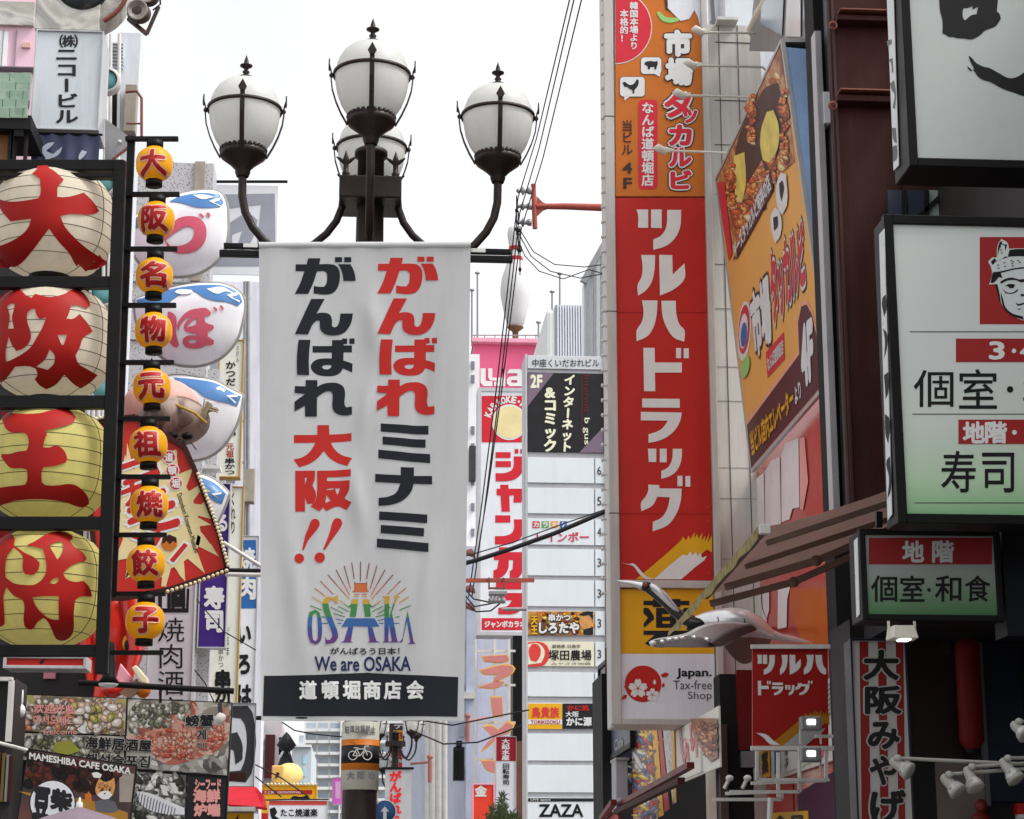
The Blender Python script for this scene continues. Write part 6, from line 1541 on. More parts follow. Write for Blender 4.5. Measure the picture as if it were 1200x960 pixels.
t, ar = lightbox('gold_shop_sign', 'orange red sign with a white character behind the green bush', 'sign', 35.0, (553, 918, 580, 985), .3, mat("pale pink coping", (.6, .4, .4)), mat("vermilion sign", C(216, 66, 44)), 2.0)
ar.text('金', (557, 921, 570, 933), WHITE, 2, .05); ar.flush()
t = Thing('street_bush', 'small feathery green bush at the foot of the sign tower', 'bush', P(590, 990, 28))
t.part('trunk', MB().tube([(P(590, 990, 28).x, 28, 0), P(588, 985, 28), P(589, 965, 28)], .03, 8), mat("bush bark", (.08, .05, .03)))
lf = MB()
for i in range(1500):
    u = random.gauss(0, .5); v = random.random() ** .8
    c = P(588 + u * 26 * (0.7 + v * .4), 985 - (1 - v) * 56 * (1 - .45 * abs(u)) * (.75 + .25 * math.sin(u * 9 + 1)), 28 + random.uniform(-.3, .3))
    d = Vector((random.uniform(-.4, .4), random.uniform(-.5, .5), random.uniform(-.2, 1.0))).normalized(); s2 = Vector((d.z, random.uniform(-.4, .4), -d.x)).normalized()
    lf.add([c, c + d * .05 + s2 * .010, c + d * .11, c + d * .05 - s2 * .010], [(0, 1, 2, 3)])
t.part('foliage', lf, mat("bush leaf", (.065, .09, .035), .6, .35, 9, trans=.25))

# ---------------------------------------------------------------- utility bracket, insulators and cables
UY = 24.0
RP = mat("red brown bracket paint", C(150, 72, 60), .5, .15, 5, grime=.2)
t = Thing('utility_bracket', 'red brown bracket with three insulators reaching from the drugstore sign', 'bracket', P(660, 250, UY))
t.part('arm', MB().tube([P(724, 244, UY), P(662, 242, UY), P(628, 242, UY)], [.05, .042, .035], 12), RP)
t.part('upright', MB().tube([P(625, 216, UY), P(627, 268, UY)], .032, 12), RP)
for s_ in (-1, 1): t.part('gusset', MB().prism([P(629, 242, UY - .01), P(648, 242, UY - .01), P(636, 242 + s_ * 5, UY - .01), P(629, 242 + s_ * 12, UY - .01)], (0, .02, 0)), RP)
for y in (224, 242, 261):
    ins = MB().lathe([(.02, 0), (.045, .0), (.045, .05), (.03, .055), (.03, .09), (.055, .1), (.055, .12), (.025, .13), (.025, .16), (.04, .17), (.015, .19), (0, .2)], P(623, y, UY), 12, axis=(-1, 0, 0))
    t.part('insulator', ins, GREYSTEEL)
for i, (a, b, c_, d) in enumerate((((671, -15, 12), (607, 232, 24), (549, 700, 38.5), 'leftmost of the three power cables hanging past the red brown bracket'), ((676, -15, 12), (609, 250, 24), (553, 700, 38.6), 'middle one of the three power cables passing the red brown bracket'), ((685, -15, 12), (611, 268, 24), (558, 660, 38.7), 'rightmost of the three power cables at the red brown bracket'))):
    p, q, r = P(*a), P(*b), P(*c_)
    one('power_cable', MB().tube([p, p.lerp(q, .5) + Vector((0, 0, -.12)), q, q.lerp(r, .33) + Vector((0, 0, -.25)), q.lerp(r, .66) + Vector((0, 0, -.25)), r], [.005, .006, .008, .010, .011, .012], 8), RUBBER, d, 'cable', q, 'power cables along the street')
    o = MB()
    for dz in (0, .25): o.lathe([(.0, -.03), (.018, -.02), (.022, .012), (.012, .03), (0, .035)], q + Vector((-.02, -.03, -.18 - .06 * i - dz)), 10)
    one('cable_clamp', o.tube([q + Vector((-.02, -.03, .02)), q + Vector((-.02, -.03, -.5 - .06 * i))], .008, 6), RUBBER, ('upper', 'middle', 'lower')[i] + ' black cable clamp at the insulators of the red brown bracket', 'clamp', q)
for L_, d in ((((611, 272), (625, 295), (650, 310), (685, 313), (722, 308)), 'upper thin wire sagging from the red brown bracket'), (((608, 274), (622, 300), (645, 318), (680, 326), (722, 318)), 'middle thin wire sagging from the red brown bracket'), (((606, 278), (615, 300), (632, 318), (660, 327), (690, 316), (722, 325)), 'lowest thin wire sagging from the red brown bracket')):
    one('overhead_wire', MB().tube([P(x, y, 23.9) for x, y in L_], .007, 6), RUBBER, d, 'wire', P(*L_[2], 23.9))
one('overhead_cable', MB().tube([P(x, y, 26) for x, y in ((535, 663), (560, 656), (600, 643), (650, 625), (690, 608), (730, 590))], .030, 8), RUBBER, 'thick black cable crossing the karaoke sign and the tenant tower', 'cable', P(630, 632, 26))
one('overhead_wire', MB().tube([P(x, y, 26.4) for x, y in ((535, 655), (600, 636), (660, 614), (730, 590))], .008, 6), RUBBER, 'thin wire just above the thick black cable', 'wire', P(630, 626, 26.4))
t = Thing('insulator_rack', 'rusty crossarm with a rack of grey insulators below the karaoke characters', 'bracket', P(585, 690, 31))
t.part('arm', MB().bar(P(535, 680.5, 31), P(626, 680, 31), .06), RP)
for x in (573, 590): t.part('hanger', MB().bar(P(x, 677, 30.95), P(x, 691, 30.95), .025), RUST)
t.part('cross_tie', MB().bar(P(572, 689.5, 30.95), P(592, 689.5, 30.95), .03), RUST)
t.part('tray', MB().box(P(573, 697, 30.9).x, P(594, 697, 30.9).x, 30.85, 31.05, P(583, 698, 31).z, P(583, 694.5, 31).z), GREYSTEEL)
for x in (575.5, 580, 584.5, 589.5): t.part('insulator', MB().lathe([(.0, -.13), (.04, -.12), (.045, -.06), (.02, -.02), (.03, 0)], P(x, 698, 30.9), 10), GREYSTEEL)
t.part('tail_light', MB().tube([P(588, 714, 30.9), P(617, 714, 30.9)], .028, 8), GREYSTEEL)
for L_, d in ((((540, 685), (555, 702), (574, 706)), 'upper looping wire left of the insulator rack'), (((540, 692), (556, 711), (578, 707)), 'middle looping wire left of the insulator rack'), (((540, 700), (558, 717), (575, 716), (590, 704)), 'lower looping wire left of the insulator rack'), (((480, 842), (530, 850), (590, 838), (620, 832)), 'dark wire under the banner by the pink letters'), (((480, 855), (520, 872), (560, 870), (612, 850)), 'sagging wire low beside the pink letters')):
    one('overhead_wire', MB().tube([P(x, y, 31) for x, y in L_], .012, 6), RUBBER, d, 'wire', P(*L_[1], 31))
for y, d in ((668, 'faded pink bracket stub high beside the banner edge'), (690, 'middle faded pink bracket stub beside the banner edge'), (711, 'lowest faded pink bracket stub beside the banner edge')):
    t = Thing('bracket_stub', d, 'bracket', P(550, y, 50), 'pink stubs beside the banner')
    t.part('shade', MB().lathe([(0, .12), (.10, .05), (.17, -.06), (.15, -.06), (0, .0)], P(551, y - 20 if y == 668 else y, 50), 14, axis=(.4, 0, 1)), PB)
    t.part('arm', MB().tube([P(540, y - (22 if y == 668 else 2), 50), P(551, y - (20 if y == 668 else 0), 50)], .05, 8), PB)
# ================================================================ right-hand side
CLADW = mat("grey wall panel", C(190, 186, 180, 1.2), .5, .08, 1.6, grime=.25)
t, w, pl = slab('panel_building', 'grey panel clad building behind the drugstore sign tower', 'building', 18.1, (838, 30, 905, 985), 1, CLADW, z_to_ground=True)
SEAM = mat("panel joint", (.05, .048, .045), .7)
for y in (50, 118, 170, 228, 310, 362, 430, 470, 548, 584, 655): boxpart(t, pl, 18.1, (838, y, 905, y + 1.0), SEAM, .004, name='joint')
for x in (853, 876): boxpart(t, pl, 18.1, (x, 30, x + .8, 900), SEAM, .0055, name='joint')
boxpart(t, pl, 18.1, (838, 27, 862, 31), WHITEPAINT, .15, name='coping')
t.part('roof_pipe', MB().bar(P(833, 28, 18.9), P(852, 22, 18.9), .05).bar(P(836, 28, 18.9), P(834, 0, 18.9), .04), GREYSTEEL)
t, w, pl = slab('upper_wall', 'mid grey upper wall beside the leaning poster', 'building', 18.5, (853, -80, 918, 240), 1, mat("blue grey wall", C(190, 196, 204), .6, .08, 2, grime=.2))
WG = mat("bright window", C(226, 232, 240, 1.2), .15, .1, 1, spec=.6)
GLASS = mat("grey blue glass", C(150, 168, 182), .12, .12, 1, spec=.7)
WX_ = WX(3.55)
t = Thing('glazed_building', 'glazed office front above the leaning poster with a beige corner pipe', 'building', WX_.w(*WX_.px(930, 40), 0))
q = [(878, 60), (888, -60), (1000, -60), (990, 60)]
wf = t.part('wall', MB().prism([WX_.w(*WX_.px(*p), 0) for p in q], (.8, 0, 0)), GREYSTEEL)
ar = Art(t, WX_, .01, parent=wf)
ar.quad([(896, -50), (922, -50), (918, 42), (893, 28)], GLASS, 1, 'pane'); ar.quad([(926, -50), (940, -50), (940, 43), (922, 43)], WG, 1, 'pane'); ar.quad([(944, -50), (956, -50), (955, 3), (943, 26)], GLASS, 1, 'pane'); ar.quad([(957, 6), (970, -12), (971, 42), (945, 42), (945, 32)], WG, 1, 'pane')
ar.poly([(958, 20), (969, 12), (969, 40), (960, 40)], mat("peach curtain", C(226, 170, 150)), 3, 'curtain', smooth=False); ar.flush()
t.part('corner_pipe', MB().tube([P(884, 36, 18.0), P(892, 18, 17.6), P(902, 2, 17.2), P(912, -14, 16.8)], .075, 12), mat("beige pipe", C(196, 188, 168), .4, .1, 3, grime=.15))
t.part('sill', MB().bar(P(878, 38, 18.2), P(884, 36, 18.2), .1), GREYSTEEL)

# ---------------------------------------------------------------- drugstore sign tower
DY = 18.0
dp = FY(DY)
t = Thing('drugstore_sign_tower', 'tall drugstore sign tower, orange then red then yellow and white panels', 'sign tower', P(778, 985, DY))
a0 = dp.px(714, 450)[0]; a1 = dp.px(836, 450)[0]; z0 = dp.px(780, 850)[1]; z1 = dp.px(780, -120)[1]
FRM = mat("sign tower frame", C(176, 172, 168), .42, .1, 1.5, grime=.3, metal=.2)
core = t.part('core', MB().box(a0 + .01, a1 + .01, DY + .04, DY + .55, z0, z1), FRM, bevel=.01)
t.part('left_stile', MB().box(dp.px(711.5, 450)[0], dp.px(723, 450)[0], DY - .05, DY + .06, z0, z1), FRM, bevel=.008)
t.part('right_stile', MB().box(dp.px(831, 450)[0], dp.px(839, 450)[0], DY - .05, DY + .06, z0 + .002, z1), FRM, bevel=.008)
for y0, y1 in ((681, 690), (843, 850)): t.part('transom', MB().box(dp.px(723, 450)[0], dp.px(831, 450)[0], DY - .048, DY + .06, dp.px(780, y1)[1], dp.px(780, y0)[1]), FRM, bevel=.006)
for y in (138, 366, 602): t.part('joint', MB().box(dp.px(711.3, 450)[0], dp.px(723.2, 450)[0], DY - .052, DY, dp.px(715, y + 1)[1], dp.px(715, y)[1]), SEAM)
nub = None
for i in range(41):
    p = P(710.5 + i * .02, 17 + (i - 1) * 17.4, DY + .02)
    if nub is None: nub = t.part('knob', MB().lathe([(0, 0.055), (.018, .05), (.02, .035), (.01, .03), (.01, 0)], p, 10, axis=(-1, 0, 0)), WHITEPAINT); p0 = p
    else:
        k = nub.copy(); col.objects.link(k); k.parent = t.o; k.location = p - p0
def face(q, m, nm):
    return t.part(nm, MB().prism([dp.w(*dp.px(*p), -.0) for p in q], (0, .035, 0)), m)
f1 = face([(721.5, 230), (827, 230), (824, -110), (721, -110)], ORANGE, 'orange_panel')
f2 = face([(724, 680), (835.5, 680), (827.5, 232), (721.5, 232)], SIGNRED, 'red_panel')
f3 = face([(726, 766), (837, 766), (835.8, 690.5), (725, 690.5)], mat("sign yellow film", (.84, .42, .012), .42, .10, 2, grime=.08), 'yellow_panel')
f4 = face([(727, 843), (838, 843), (837, 766.3), (726, 766.3)], SIGNWHITE, 'white_panel')
DKO = mat("dark brown outline", (.06, .03, .025), .5)
CR = mat("crimson print", C(196, 40, 56), .45, .08, 3)
ar = Art(t, dp, .004, parent=f1)
arc = [(721 + 43 * math.cos(R(a)), 32 + 43.5 * math.sin(R(a))) for a in range(-90, 91, 9)]
ar.poly(arc, WHITE, 1, 'badge', smooth=False)
ar.poly([(721.3 + 41.8 * math.cos(R(a)), 32 + 42.2 * math.sin(R(a))) for a in range(-90, 91, 9)], CR, 2, 'badge', smooth=False)
ar.text('韓国本場より', (738, 3, 747.5, 58), WHITE, 4, .03, vert=True); ar.text('本格的！', (726.5, 12, 736, 49), WHITE, 4, .03, vert=True)
for ch, b, m, o_ in (('市', (780, 37, 809, 65), WHITE, 0), ('場', (781, 70, 810, 99), WHITE, 0), ('タ', (780, 109, 808, 137), CR, 1), ('ッ', (801, 130, 816, 144), CR, 1), ('カ', (785, 148, 809, 170), CR, 1), ('ル', (785, 175, 809, 195), CR, 1), ('ビ', (787, 201, 809, 221), CR, 1)):
    if o_: ar.text(ch, b, DKO, 3, .16); ar.text(ch, b, WHITE, 4, .115); ar.text(ch, b, m, 5, .055)
    else: ar.text(ch, b, m, 3, .065, outline=(DKO, .115))
def pill(x0, y0, x1, y1, r, m, ly, nm):
    L = []
    for cx, cy, s0 in ((x1 - r, y0 + r, -90), (x1 - r, y1 - r, 0), (x0 + r, y1 - r, 90), (x0 + r, y0 + r, 180)):
        L += [(cx + r * math.cos(R(s0 + a)), cy + r * math.sin(R(s0 + a))) for a in range(0, 91, 18)]
    ar.poly(L, m, ly, nm, smooth=False)
pill(748, 117, 770.5, 222, 5, CR, 1, 'badge'); ar.text('なんば道頓堀店', (752, 121, 766, 218), WHITE, 3, .03, vert=True)
ar.text('当ビル', (729, 141, 741, 181), DKO, 2, .02, vert=True); ar.text('4', (730, 191, 740, 203), DKO, 2, .03); ar.text('F', (731, 209, 740, 221), DKO, 2, .03)
for (x0, y0, x1, y1, tail) in ((751, 67.5, 775, 87, [(765, 86), (774, 86), (773, 90)]), (726.5, 90.5, 755.5, 113.5, [(731, 112), (740, 112), (732, 118)])):
    pill(x0 - .6, y0 - .6, x1 + .6, y1 + .6, 4.5, DKO, 1, 'bubble'); pill(x0, y0, x1, y1, 4, WHITE, 2, 'bubble'); ar.poly(tail, WHITE, 2, 'bubble', smooth=False)
zo = lambda L: Z(700, 0, 4, L)
ar.poly(zo([(222, 295), (232, 290), (250, 288), (270, 290), (280, 287), (283, 300), (278, 315), (275, 328), (268, 326), (266, 315), (248, 316), (244, 328), (237, 326), (234, 312), (220, 303)]), BLACK, 4, 'animal_symbol')
ar.poly(zo([(118, 388), (130, 385), (142, 395), (152, 400), (170, 395), (178, 385), (185, 372), (193, 378), (193, 392), (186, 410), (175, 422), (172, 440), (165, 440), (164, 424), (150, 418), (138, 408), (128, 410), (122, 400)]), BLACK, 4, 'animal_symbol')
ar.poly(zo([(278, 60), (290, 55), (320, 80), (360, 85), (385, 80), (380, 100), (340, 108), (300, 95)]), mat("cucumber print", C(140, 190, 110)), 2, 'picture')
ar.poly(zo([(330, -60), (330, 40), (390, 100), (430, 90), (455, 50), (470, 80), (485, 140), (492, 100), (490, -60)]), SIGNWHITE, 3, 'torn_sheet', smooth=False); ar.poly(zo([(310, -30), (320, 45), (370, 75), (385, 95), (350, 55)]), DKO, 2, 'picture')
ar.flush()
ar = Art(t, dp, .004, parent=f2)
z1_ = lambda L: Z(715, 230, 5.054, L); z2_ = lambda L: Z(715, 400, 7.385, L); z3_ = lambda L: Z(715, 520, 5.647, L)
TSU = [z1_(L) for L in ([(155, 80), (225, 80), (225, 188), (165, 188), (165, 110)], [(242, 80), (305, 80), (305, 190), (242, 188)], [(338, 82), (420, 82), (415, 180), (390, 240), (340, 290), (255, 320), (255, 258), (300, 235), (330, 190)])]
RU = [z1_(L) for L in ([(183, 348), (266, 350), (262, 440), (245, 510), (210, 560), (165, 590), (163, 525), (185, 480), (192, 420)], [(290, 348), (368, 350), (370, 465), (440, 398), (440, 490), (380, 550), (295, 590)])]
HA = [z1_(L) for L in ([(188, 618), (280, 618), (275, 700), (255, 780), (220, 830), (157, 860), (157, 795), (185, 750), (198, 690)], [(303, 620), (388, 620), (392, 700), (410, 760), (440, 795), (438, 862), (380, 840), (335, 780), (310, 710)])]
DO = [z2_(L) for L in ([(287, 58), (385, 58), (387, 185), (620, 185), (620, 272), (387, 272), (390, 433), (293, 433)], [(570, 60), (613, 60), (613, 147), (570, 147)], [(636, 62), (680, 62), (680, 148), (636, 148)])]
RA = [z2_(L) for L in ([(277, 497), (602, 500), (602, 576), (277, 574)], [(265, 612), (620, 618), (605, 690), (560, 770), (490, 830), (410, 865), (332, 880), (332, 805), (400, 785), (455, 750), (500, 688), (265, 686)])]
TU = [z3_(L) for L in ([(250, 34), (305, 34), (305, 122), (255, 122)], [(328, 34), (374, 34), (374, 124), (328, 124)], [(415, 35), (475, 35), (470, 110), (440, 180), (390, 218), (338, 233), (338, 182), (385, 155), (408, 110)])]
GU = [z3_(L) for L in ([(252, 272), (325, 275), (325, 297), (472, 298), (468, 370), (440, 460), (380, 540), (282, 580), (282, 518), (340, 490), (378, 430), (395, 355), (312, 352), (280, 410), (205, 448), (205, 390), (235, 350), (252, 310)], [(445, 213), (478, 213), (478, 282), (445, 282)], [(498, 215), (530, 215), (530, 285), (498, 285)])]
for y in (366, 602): ar.rect(722.5, y, 832, y + .7, mat('red panel seam', (.30, .012, .010), .5), 1, 'seam')
for y in (240, 358, 374, 594, 610, 672):
    for x in (727, 823 + (y - 240) * .018): ar.disc(x, y, .9, mat('panel screw', (.38, .10, .09), .4), 1, 'screw', n=8)
for L in TSU + RU + HA + DO + RA + TU + GU: ar.poly(L, WHITE, 1, 'lettering')
BRY = [(170, 898), (290, 800), (400, 705), (470, 640), (480, 615), (500, 640), (520, 610), (530, 635), (560, 585), (556, 630), (575, 598), (585, 628), (612, 588), (605, 640), (630, 610), (628, 650), (655, 595), (645, 660), (674, 605), (674, 720), (640, 700), (600, 735), (300, 898)]
BRW = [(290, 898), (400, 800), (480, 735), (510, 742), (530, 715), (545, 742), (570, 712), (575, 745), (600, 722), (605, 755), (640, 745), (620, 775), (560, 820), (470, 898)]
CRN = [(65, 785), (125, 798), (150, 793), (170, 805), (200, 840), (240, 880), (290, 896), (235, 896), (190, 860), (150, 810), (120, 802)]
ar.poly(z3_(BRY), YELLOW, 1, 'emblem', smooth=False); ar.poly(z3_(BRW), WHITE, 2, 'emblem', smooth=False); ar.poly(z3_(CRN), WHITE, 3, 'emblem')
ar.flush()
ar = Art(t, dp, .004, parent=f3)
z9 = lambda L: Z(715, 650, 4.8, L)
LM = [(187, 300), (215, 300), (246, 345), (246, 365), (190, 412), (187, 390), (212, 355), (187, 330)]
for L, H in (([(187, 260), (240, 260), (240, 250), (290, 250), (290, 260), (345, 260), (345, 250), (395, 250), (395, 260), (445, 260), (445, 285), (395, 285), (395, 296), (345, 296), (345, 287), (290, 287), (290, 296), (240, 296), (240, 285), (187, 285)], []),
             ([(258, 300), (372, 300), (372, 412), (258, 412)], [[(293, 335), (337, 335), (337, 350), (293, 350)], [(293, 374), (337, 374), (337, 389), (293, 389)]]), (LM, []), ([(631 - x, y) for x, y in LM], []),
             ([(187, 428), (445, 428), (445, 452), (385, 452), (440, 500), (410, 515), (345, 465), (345, 515), (288, 515), (288, 465), (222, 515), (195, 500), (250, 452), (187, 452)], [])):
    ar.poly(z9(L), BLACK, 1, 'lettering', holes=[z9(q) for q in H], smooth=False)
ar.flush()
ar = Art(t, dp, .004, parent=f4)
ar.disc(753.5, 801.5, 21.5, SIGNRED, 1, 'emblem')
def flower(cx, cy, r, m):
    for i in range(5):
        an = R(-90 + 72 * i); ux, uy = math.cos(an), math.sin(an); vx, vy = -uy, ux
        pt = lambda a, b: (cx + r * (ux * a + vx * b), cy + r * (uy * a + vy * b))
        ar.poly([pt(.08, 0), pt(.5, -.36), pt(.85, -.28), pt(1.0, -.12), pt(.86, 0), pt(1.0, .12), pt(.85, .28), pt(.5, .36)], m, 2, 'emblem')
flower(747.5, 807, 11.5, WHITE); flower(764.5, 814.5, 8, WHITE)
for q, m in (([(765, 800), (767, 796), (769, 800), (767, 803)], WHITE), ([(774, 791), (780, 788), (784, 790), (781, 793), (776, 794)], SIGNRED), ([(728, 818), (732, 814), (735, 815), (733, 819), (729, 820)], SIGNRED), ([(731, 805), (733, 802), (735, 805), (734, 809)], SIGNRED), ([(775, 803), (778, 800), (779, 804), (776, 806)], SIGNRED)): ar.poly(q, m, 3, 'emblem')
ar.text('Japan.', (793, 783.5, 833.5, 795.5), BLACK, 1, .03); ar.text('Tax-free', (789, 797.5, 834, 808), NUM, 1, .0); ar.text('Shop', (806, 810.5, 834, 822), NUM, 1, .0); ar.flush()
# arm lights over the orange panel
WL = mat("white lamp enamel", C(196, 192, 180), .4, .06, 5, grime=.2)
al = None
for (hx, hy, wx_, d) in ((817, 38, 912, 'topmost white arm light over the orange panel'), (808, 77, 897, 'second white arm light from the top over the orange panel'), (795, 112, 881, 'third white arm light from the top over the orange panel'), (773, 177, 853, 'lowest white arm light over the orange panel')):
    t = Thing('arm_light', d, 'lamp', P(hx, hy, DY - .55), 'white arm lights over the orange panel')
    c = P(hx, hy, DY - .55)
    hd = MB().lathe([(.0, .05), (.03, .048), (.038, .0), (.036, -.01), (0, -.006)], c, 14, axis=(.45, -.55, .6), sx=1.8)
    t.part('lamp_head', hd, WL)
    t.part('joint', MB().ell(P(hx + 8, hy - 1, DY - .5), .035, .03, .03, 10, 8).bar(P(hx + 2, hy, DY - .52), P(hx + 14, hy - 1, DY - .5), .035), WL)
    t.part('arm', MB().tube([P(hx + 8, hy, DY - .5), P(wx_ - 30, hy + 1, DY - .35), P(wx_ - 3, hy + 2, DY - .1), P(wx_, hy + 5, DY + .0)], .012, 8), WL)

# ---------------------------------------------------------------- leaning poster of the cheese dish
TLp, BLp, TRp = P(840, 210, 17.8), P(882, 552, 17.8), P(917, 48, 14.83)
uu = (TRp - TLp).normalized(); vv = (TLp - BLp); vv = (vv - uu * vv.dot(uu)).normalized()
pp = Plane(BLp, uu, vv)
W = lambda q, h=0.0: pp.w(*pp.px(*q), h)
TL, TR, BR, BL = W((840, 210)), W((917, 48)), W((975, 445)), W((882, 552))
t = Thing('leaning_poster', 'large orange food poster leaning out over the street with a blue end panel', 'poster', (BL + BR) / 2)
near_back = P(964, 48, TR.y); far_back = TL + (near_back - TR)
cs = MB()
cs.add([TR, BR, near_back, TL, BL, far_back], [(0, 1, 4, 3), (0, 3, 5, 2), (1, 2, 5, 4), (3, 4, 5)])
bx_ = t.part('case', cs, ALU)
e = lambda p: p + Vector((0, -.006, 0))
t.part('end_panel', MB().add([e(TR + (BR - TR) * .02 + (near_back - TR) * .04), e(BR + (TR - BR) * .10 + (near_back - BR) * .02), e(near_back + (BR - near_back) * .03 - (near_back - TR) * .12)], [(0, 1, 2)]), mat("sky reflection blue film", C(136, 162, 226, 1.5), .22, .22, 2.2, spec=.6), bx_)  # bluish sky reflection put into the end panel's base colour
ed = MB()
for p, q in ((TL, TR), (TR, BR), (BR, BL), (BL, TL), (TR, near_back), (BR, near_back)): ed.bar(p, q, .032)
t.part('trim', ed, ALU, bx_)
ar = Art(t, pp, .006, parent=bx_)
POR = mat("poster orange", (.85, .42, .10), .5, .08, 1.2)
ar.quad([(841, 212), (917, 50), (974, 445), (882, 550)], POR, 1, 'print')
FD = ramp_mat("fried food photograph", [(0, (.05, .018, .008)), (.36, (.20, .05, .015)), (.48, (.48, .15, .03)), (.56, (.60, .33, .13)), (.66, (.36, .09, .02)), (1, (.62, .42, .2))], 5.5, rough=.45, distort=.7, detail=8)
ar.poly([(842, 212), (916, 52), (933, 190), (906, 212), (866, 300), (852, 268)], FD, 2, 'picture', smooth=False)
MRN = mat("maroon print", (.10, .018, .022), .5, .1, 2)
zq = lambda L: Z(820, 0, 3.2, L)
FRY = shades((240, 156, 84), (226, 124, 60), (206, 92, 48), (248, 202, 140), (168, 78, 40), (236, 140, 80))
ar.collage([(851, 212), (912, 84), (926, 188), (868, 280)], FRY, 190, 6.5, 2.2, 21, 2.4, span=.7)
ar.poly(zq([(235, 350), (250, 330), (300, 310), (330, 480), (300, 580), (255, 660), (240, 600), (190, 680), (150, 620), (140, 560)]), mat("dark brown pan print", (.07, .03, .02), .5), 3, 'picture')
ar.poly(zq([(240, 480), (260, 420), (285, 412), (305, 470), (300, 560), (270, 610), (245, 600), (235, 540)]), mat("melted cheese print", C(246, 196, 96), .4, .25, 5), 5, 'picture')
ar.poly(zq([(135, 585), (175, 570), (180, 690), (165, 760), (140, 720)]), mat("melted cheese print", (.8, .6, .2)), 4, 'picture')
for q in ([(300, 330), (330, 320), (350, 560), (335, 620), (310, 560), (318, 470)], [(180, 440), (220, 340), (225, 400), (200, 560), (178, 540)], [(105, 640), (128, 600), (140, 760), (125, 800)], [(250, 620), (280, 560), (300, 560), (300, 640), (255, 700)]):
    x_ = sum(p[0] for p in q) / len(q); y_ = [p[1] for p in q]; ar.collage(zq([(x_ - 12, min(y_) + 20), (x_ + 12, min(y_) + 20), (x_ + 12, max(y_) - 20), (x_ - 12, max(y_) - 20)]), FRY, 26, 4.5, 4.4, 31, 2.2, span=.5)
ar.poly([(842, 214), (851, 213), (860, 296), (856, 306), (849, 262)], CR, 4, 'print', smooth=False)
ar.poly([(861, 305), (906, 198), (909, 222), (888, 262), (866, 302)], MRN, 5, 'print', smooth=False)
ar.text('チーズタッカルビ発祥の店', [(862, 287), (903, 202), (907, 221), (865, 303)], WHITE, 6, .05)
for L in ([(913, 215), (918, 202), (924, 204), (925, 240), (919, 252), (914, 242)], [(906, 252), (911, 243), (916, 248), (917, 276), (911, 285), (908, 275)]): ar.poly(L, WHITE, 5, 'bubble')
ar.poly([(916, 215), (920, 211), (922, 220), (919, 236), (917, 228)], BLACK, 6, 'animal_symbol'); ar.poly([(909, 255), (914, 253), (914, 266), (910, 270)], BLACK, 6, 'animal_symbol')
q4 = [(903, 302), (942, 262), (947, 330), (909, 380)]
ar.text('タッカルビ', q4, DKO, 2, .13); ar.text('タッカルビ', q4, WHITE, 3, .10); ar.text('タッカルビ', q4, CR, 4, .05)
q5 = [(880, 350), (902, 322), (906, 396), (887, 418)]
ar.text('市場', q5, DKO, 2, .12); ar.text('市場', q5, WHITE, 3, .06)
def ell(cx, cy, rx, ry, m, ly, sk=0.0): ar.poly([(cx + rx * math.cos(R(a)) , cy + ry * math.sin(R(a)) - sk * rx * math.cos(R(a))) for a in range(0, 360, 15)], m, ly, 'emblem', smooth=False)
ell(873.5, 388, 8, 34, WHITE, 2, 1.1); ell(873.5, 386, 6.6, 28, CR, 3, 1.1); ell(873.5, 388, 5, 20, WHITE, 4, 1.1); ell(874, 392, 3.6, 14, BLUE, 5, 1.1); ell(876, 430, 5, 12, mat("cucumber print", (.2, .4, .1)), 5, 1.1)
ar.quad([(899, 413), (920, 389), (921, 421), (901, 443)], CR, 2, 'badge'); ar.text('なんば道頓堀店', [(900.5, 420), (919.5, 397), (920, 414), (902, 436)], WHITE, 3, .03)
ar.poly([(876, 494), (937, 411), (935, 375), (940, 354), (947, 352), (954, 366), (960, 392), (973, 443), (882, 549)], mat("pale pink line", C(230, 150, 130)), 2, 'print', smooth=False)
ar.poly([(877, 498), (938.5, 415), (937, 378), (941, 359), (947, 357), (953, 369), (958.5, 394), (972, 443), (882, 548)], MRN, 3, 'print', smooth=False)
ar.text('4F', [(940, 388), (954, 376), (956, 438), (944, 452)], WHITE, 5, .06)
ar.text('当ビル店内エレベーター', [(881, 508), (931, 452), (933, 478), (884, 534)], YELLOW, 5, .045); ar.text('より', [(933, 456), (940, 446), (942, 464), (935, 474)], WHITE, 5, .04)
ar.flush()
# red lower panel with torn white strips
XR = BR.x + .06
rp = WX(XR)
t = Thing('red_wall_panel', 'glossy red wall panel with torn white paper strips under the leaning poster', 'panel', rp.w(*rp.px(930, 780), 0))
RG = mat("glossy red acrylic", (.56, .06, .045), .18, .14, 1.2, spec=.6)
q = [(884, 553), (977, 447), (986, 872), (896, 912)]
qn = [rp.w(*rp.px(*p), 0) for p in ((878, 556), (977, 446))]
yA, yB = qn[0].y, qn[1].y
pan = t.part('panel', MB().box(XR, XR + .08, yB, yA, 2.2, qn[0].z - .04), RG)
t.part('edge', MB().box(XR - .02, XR + .1, yB - .05, yB - .002, 2.2, qn[0].z - .02), ALU)
ar = Art(t, rp, .004, parent=pan)
PW = mat("torn white paper", C(214, 206, 206), .6, .08, 3, grime=.1)
zp = lambda L: Z(820, 260, 2.825, L); zw = lambda L: Z(820, 540, 4, L)
for L in ([(175, 862), (215, 830), (218, 1010), (176, 1030)], [(218, 828), (240, 790), (268, 778), (272, 1000), (220, 1010)], [(272, 776), (285, 735), (330, 716), (333, 945), (310, 950), (300, 985), (274, 995)]): ar.poly(zp(L), PW, 1, 'paper_strip', smooth=False)
PWL = mat("thin white paper film", C(226, 150, 146), .5, .1, 3)
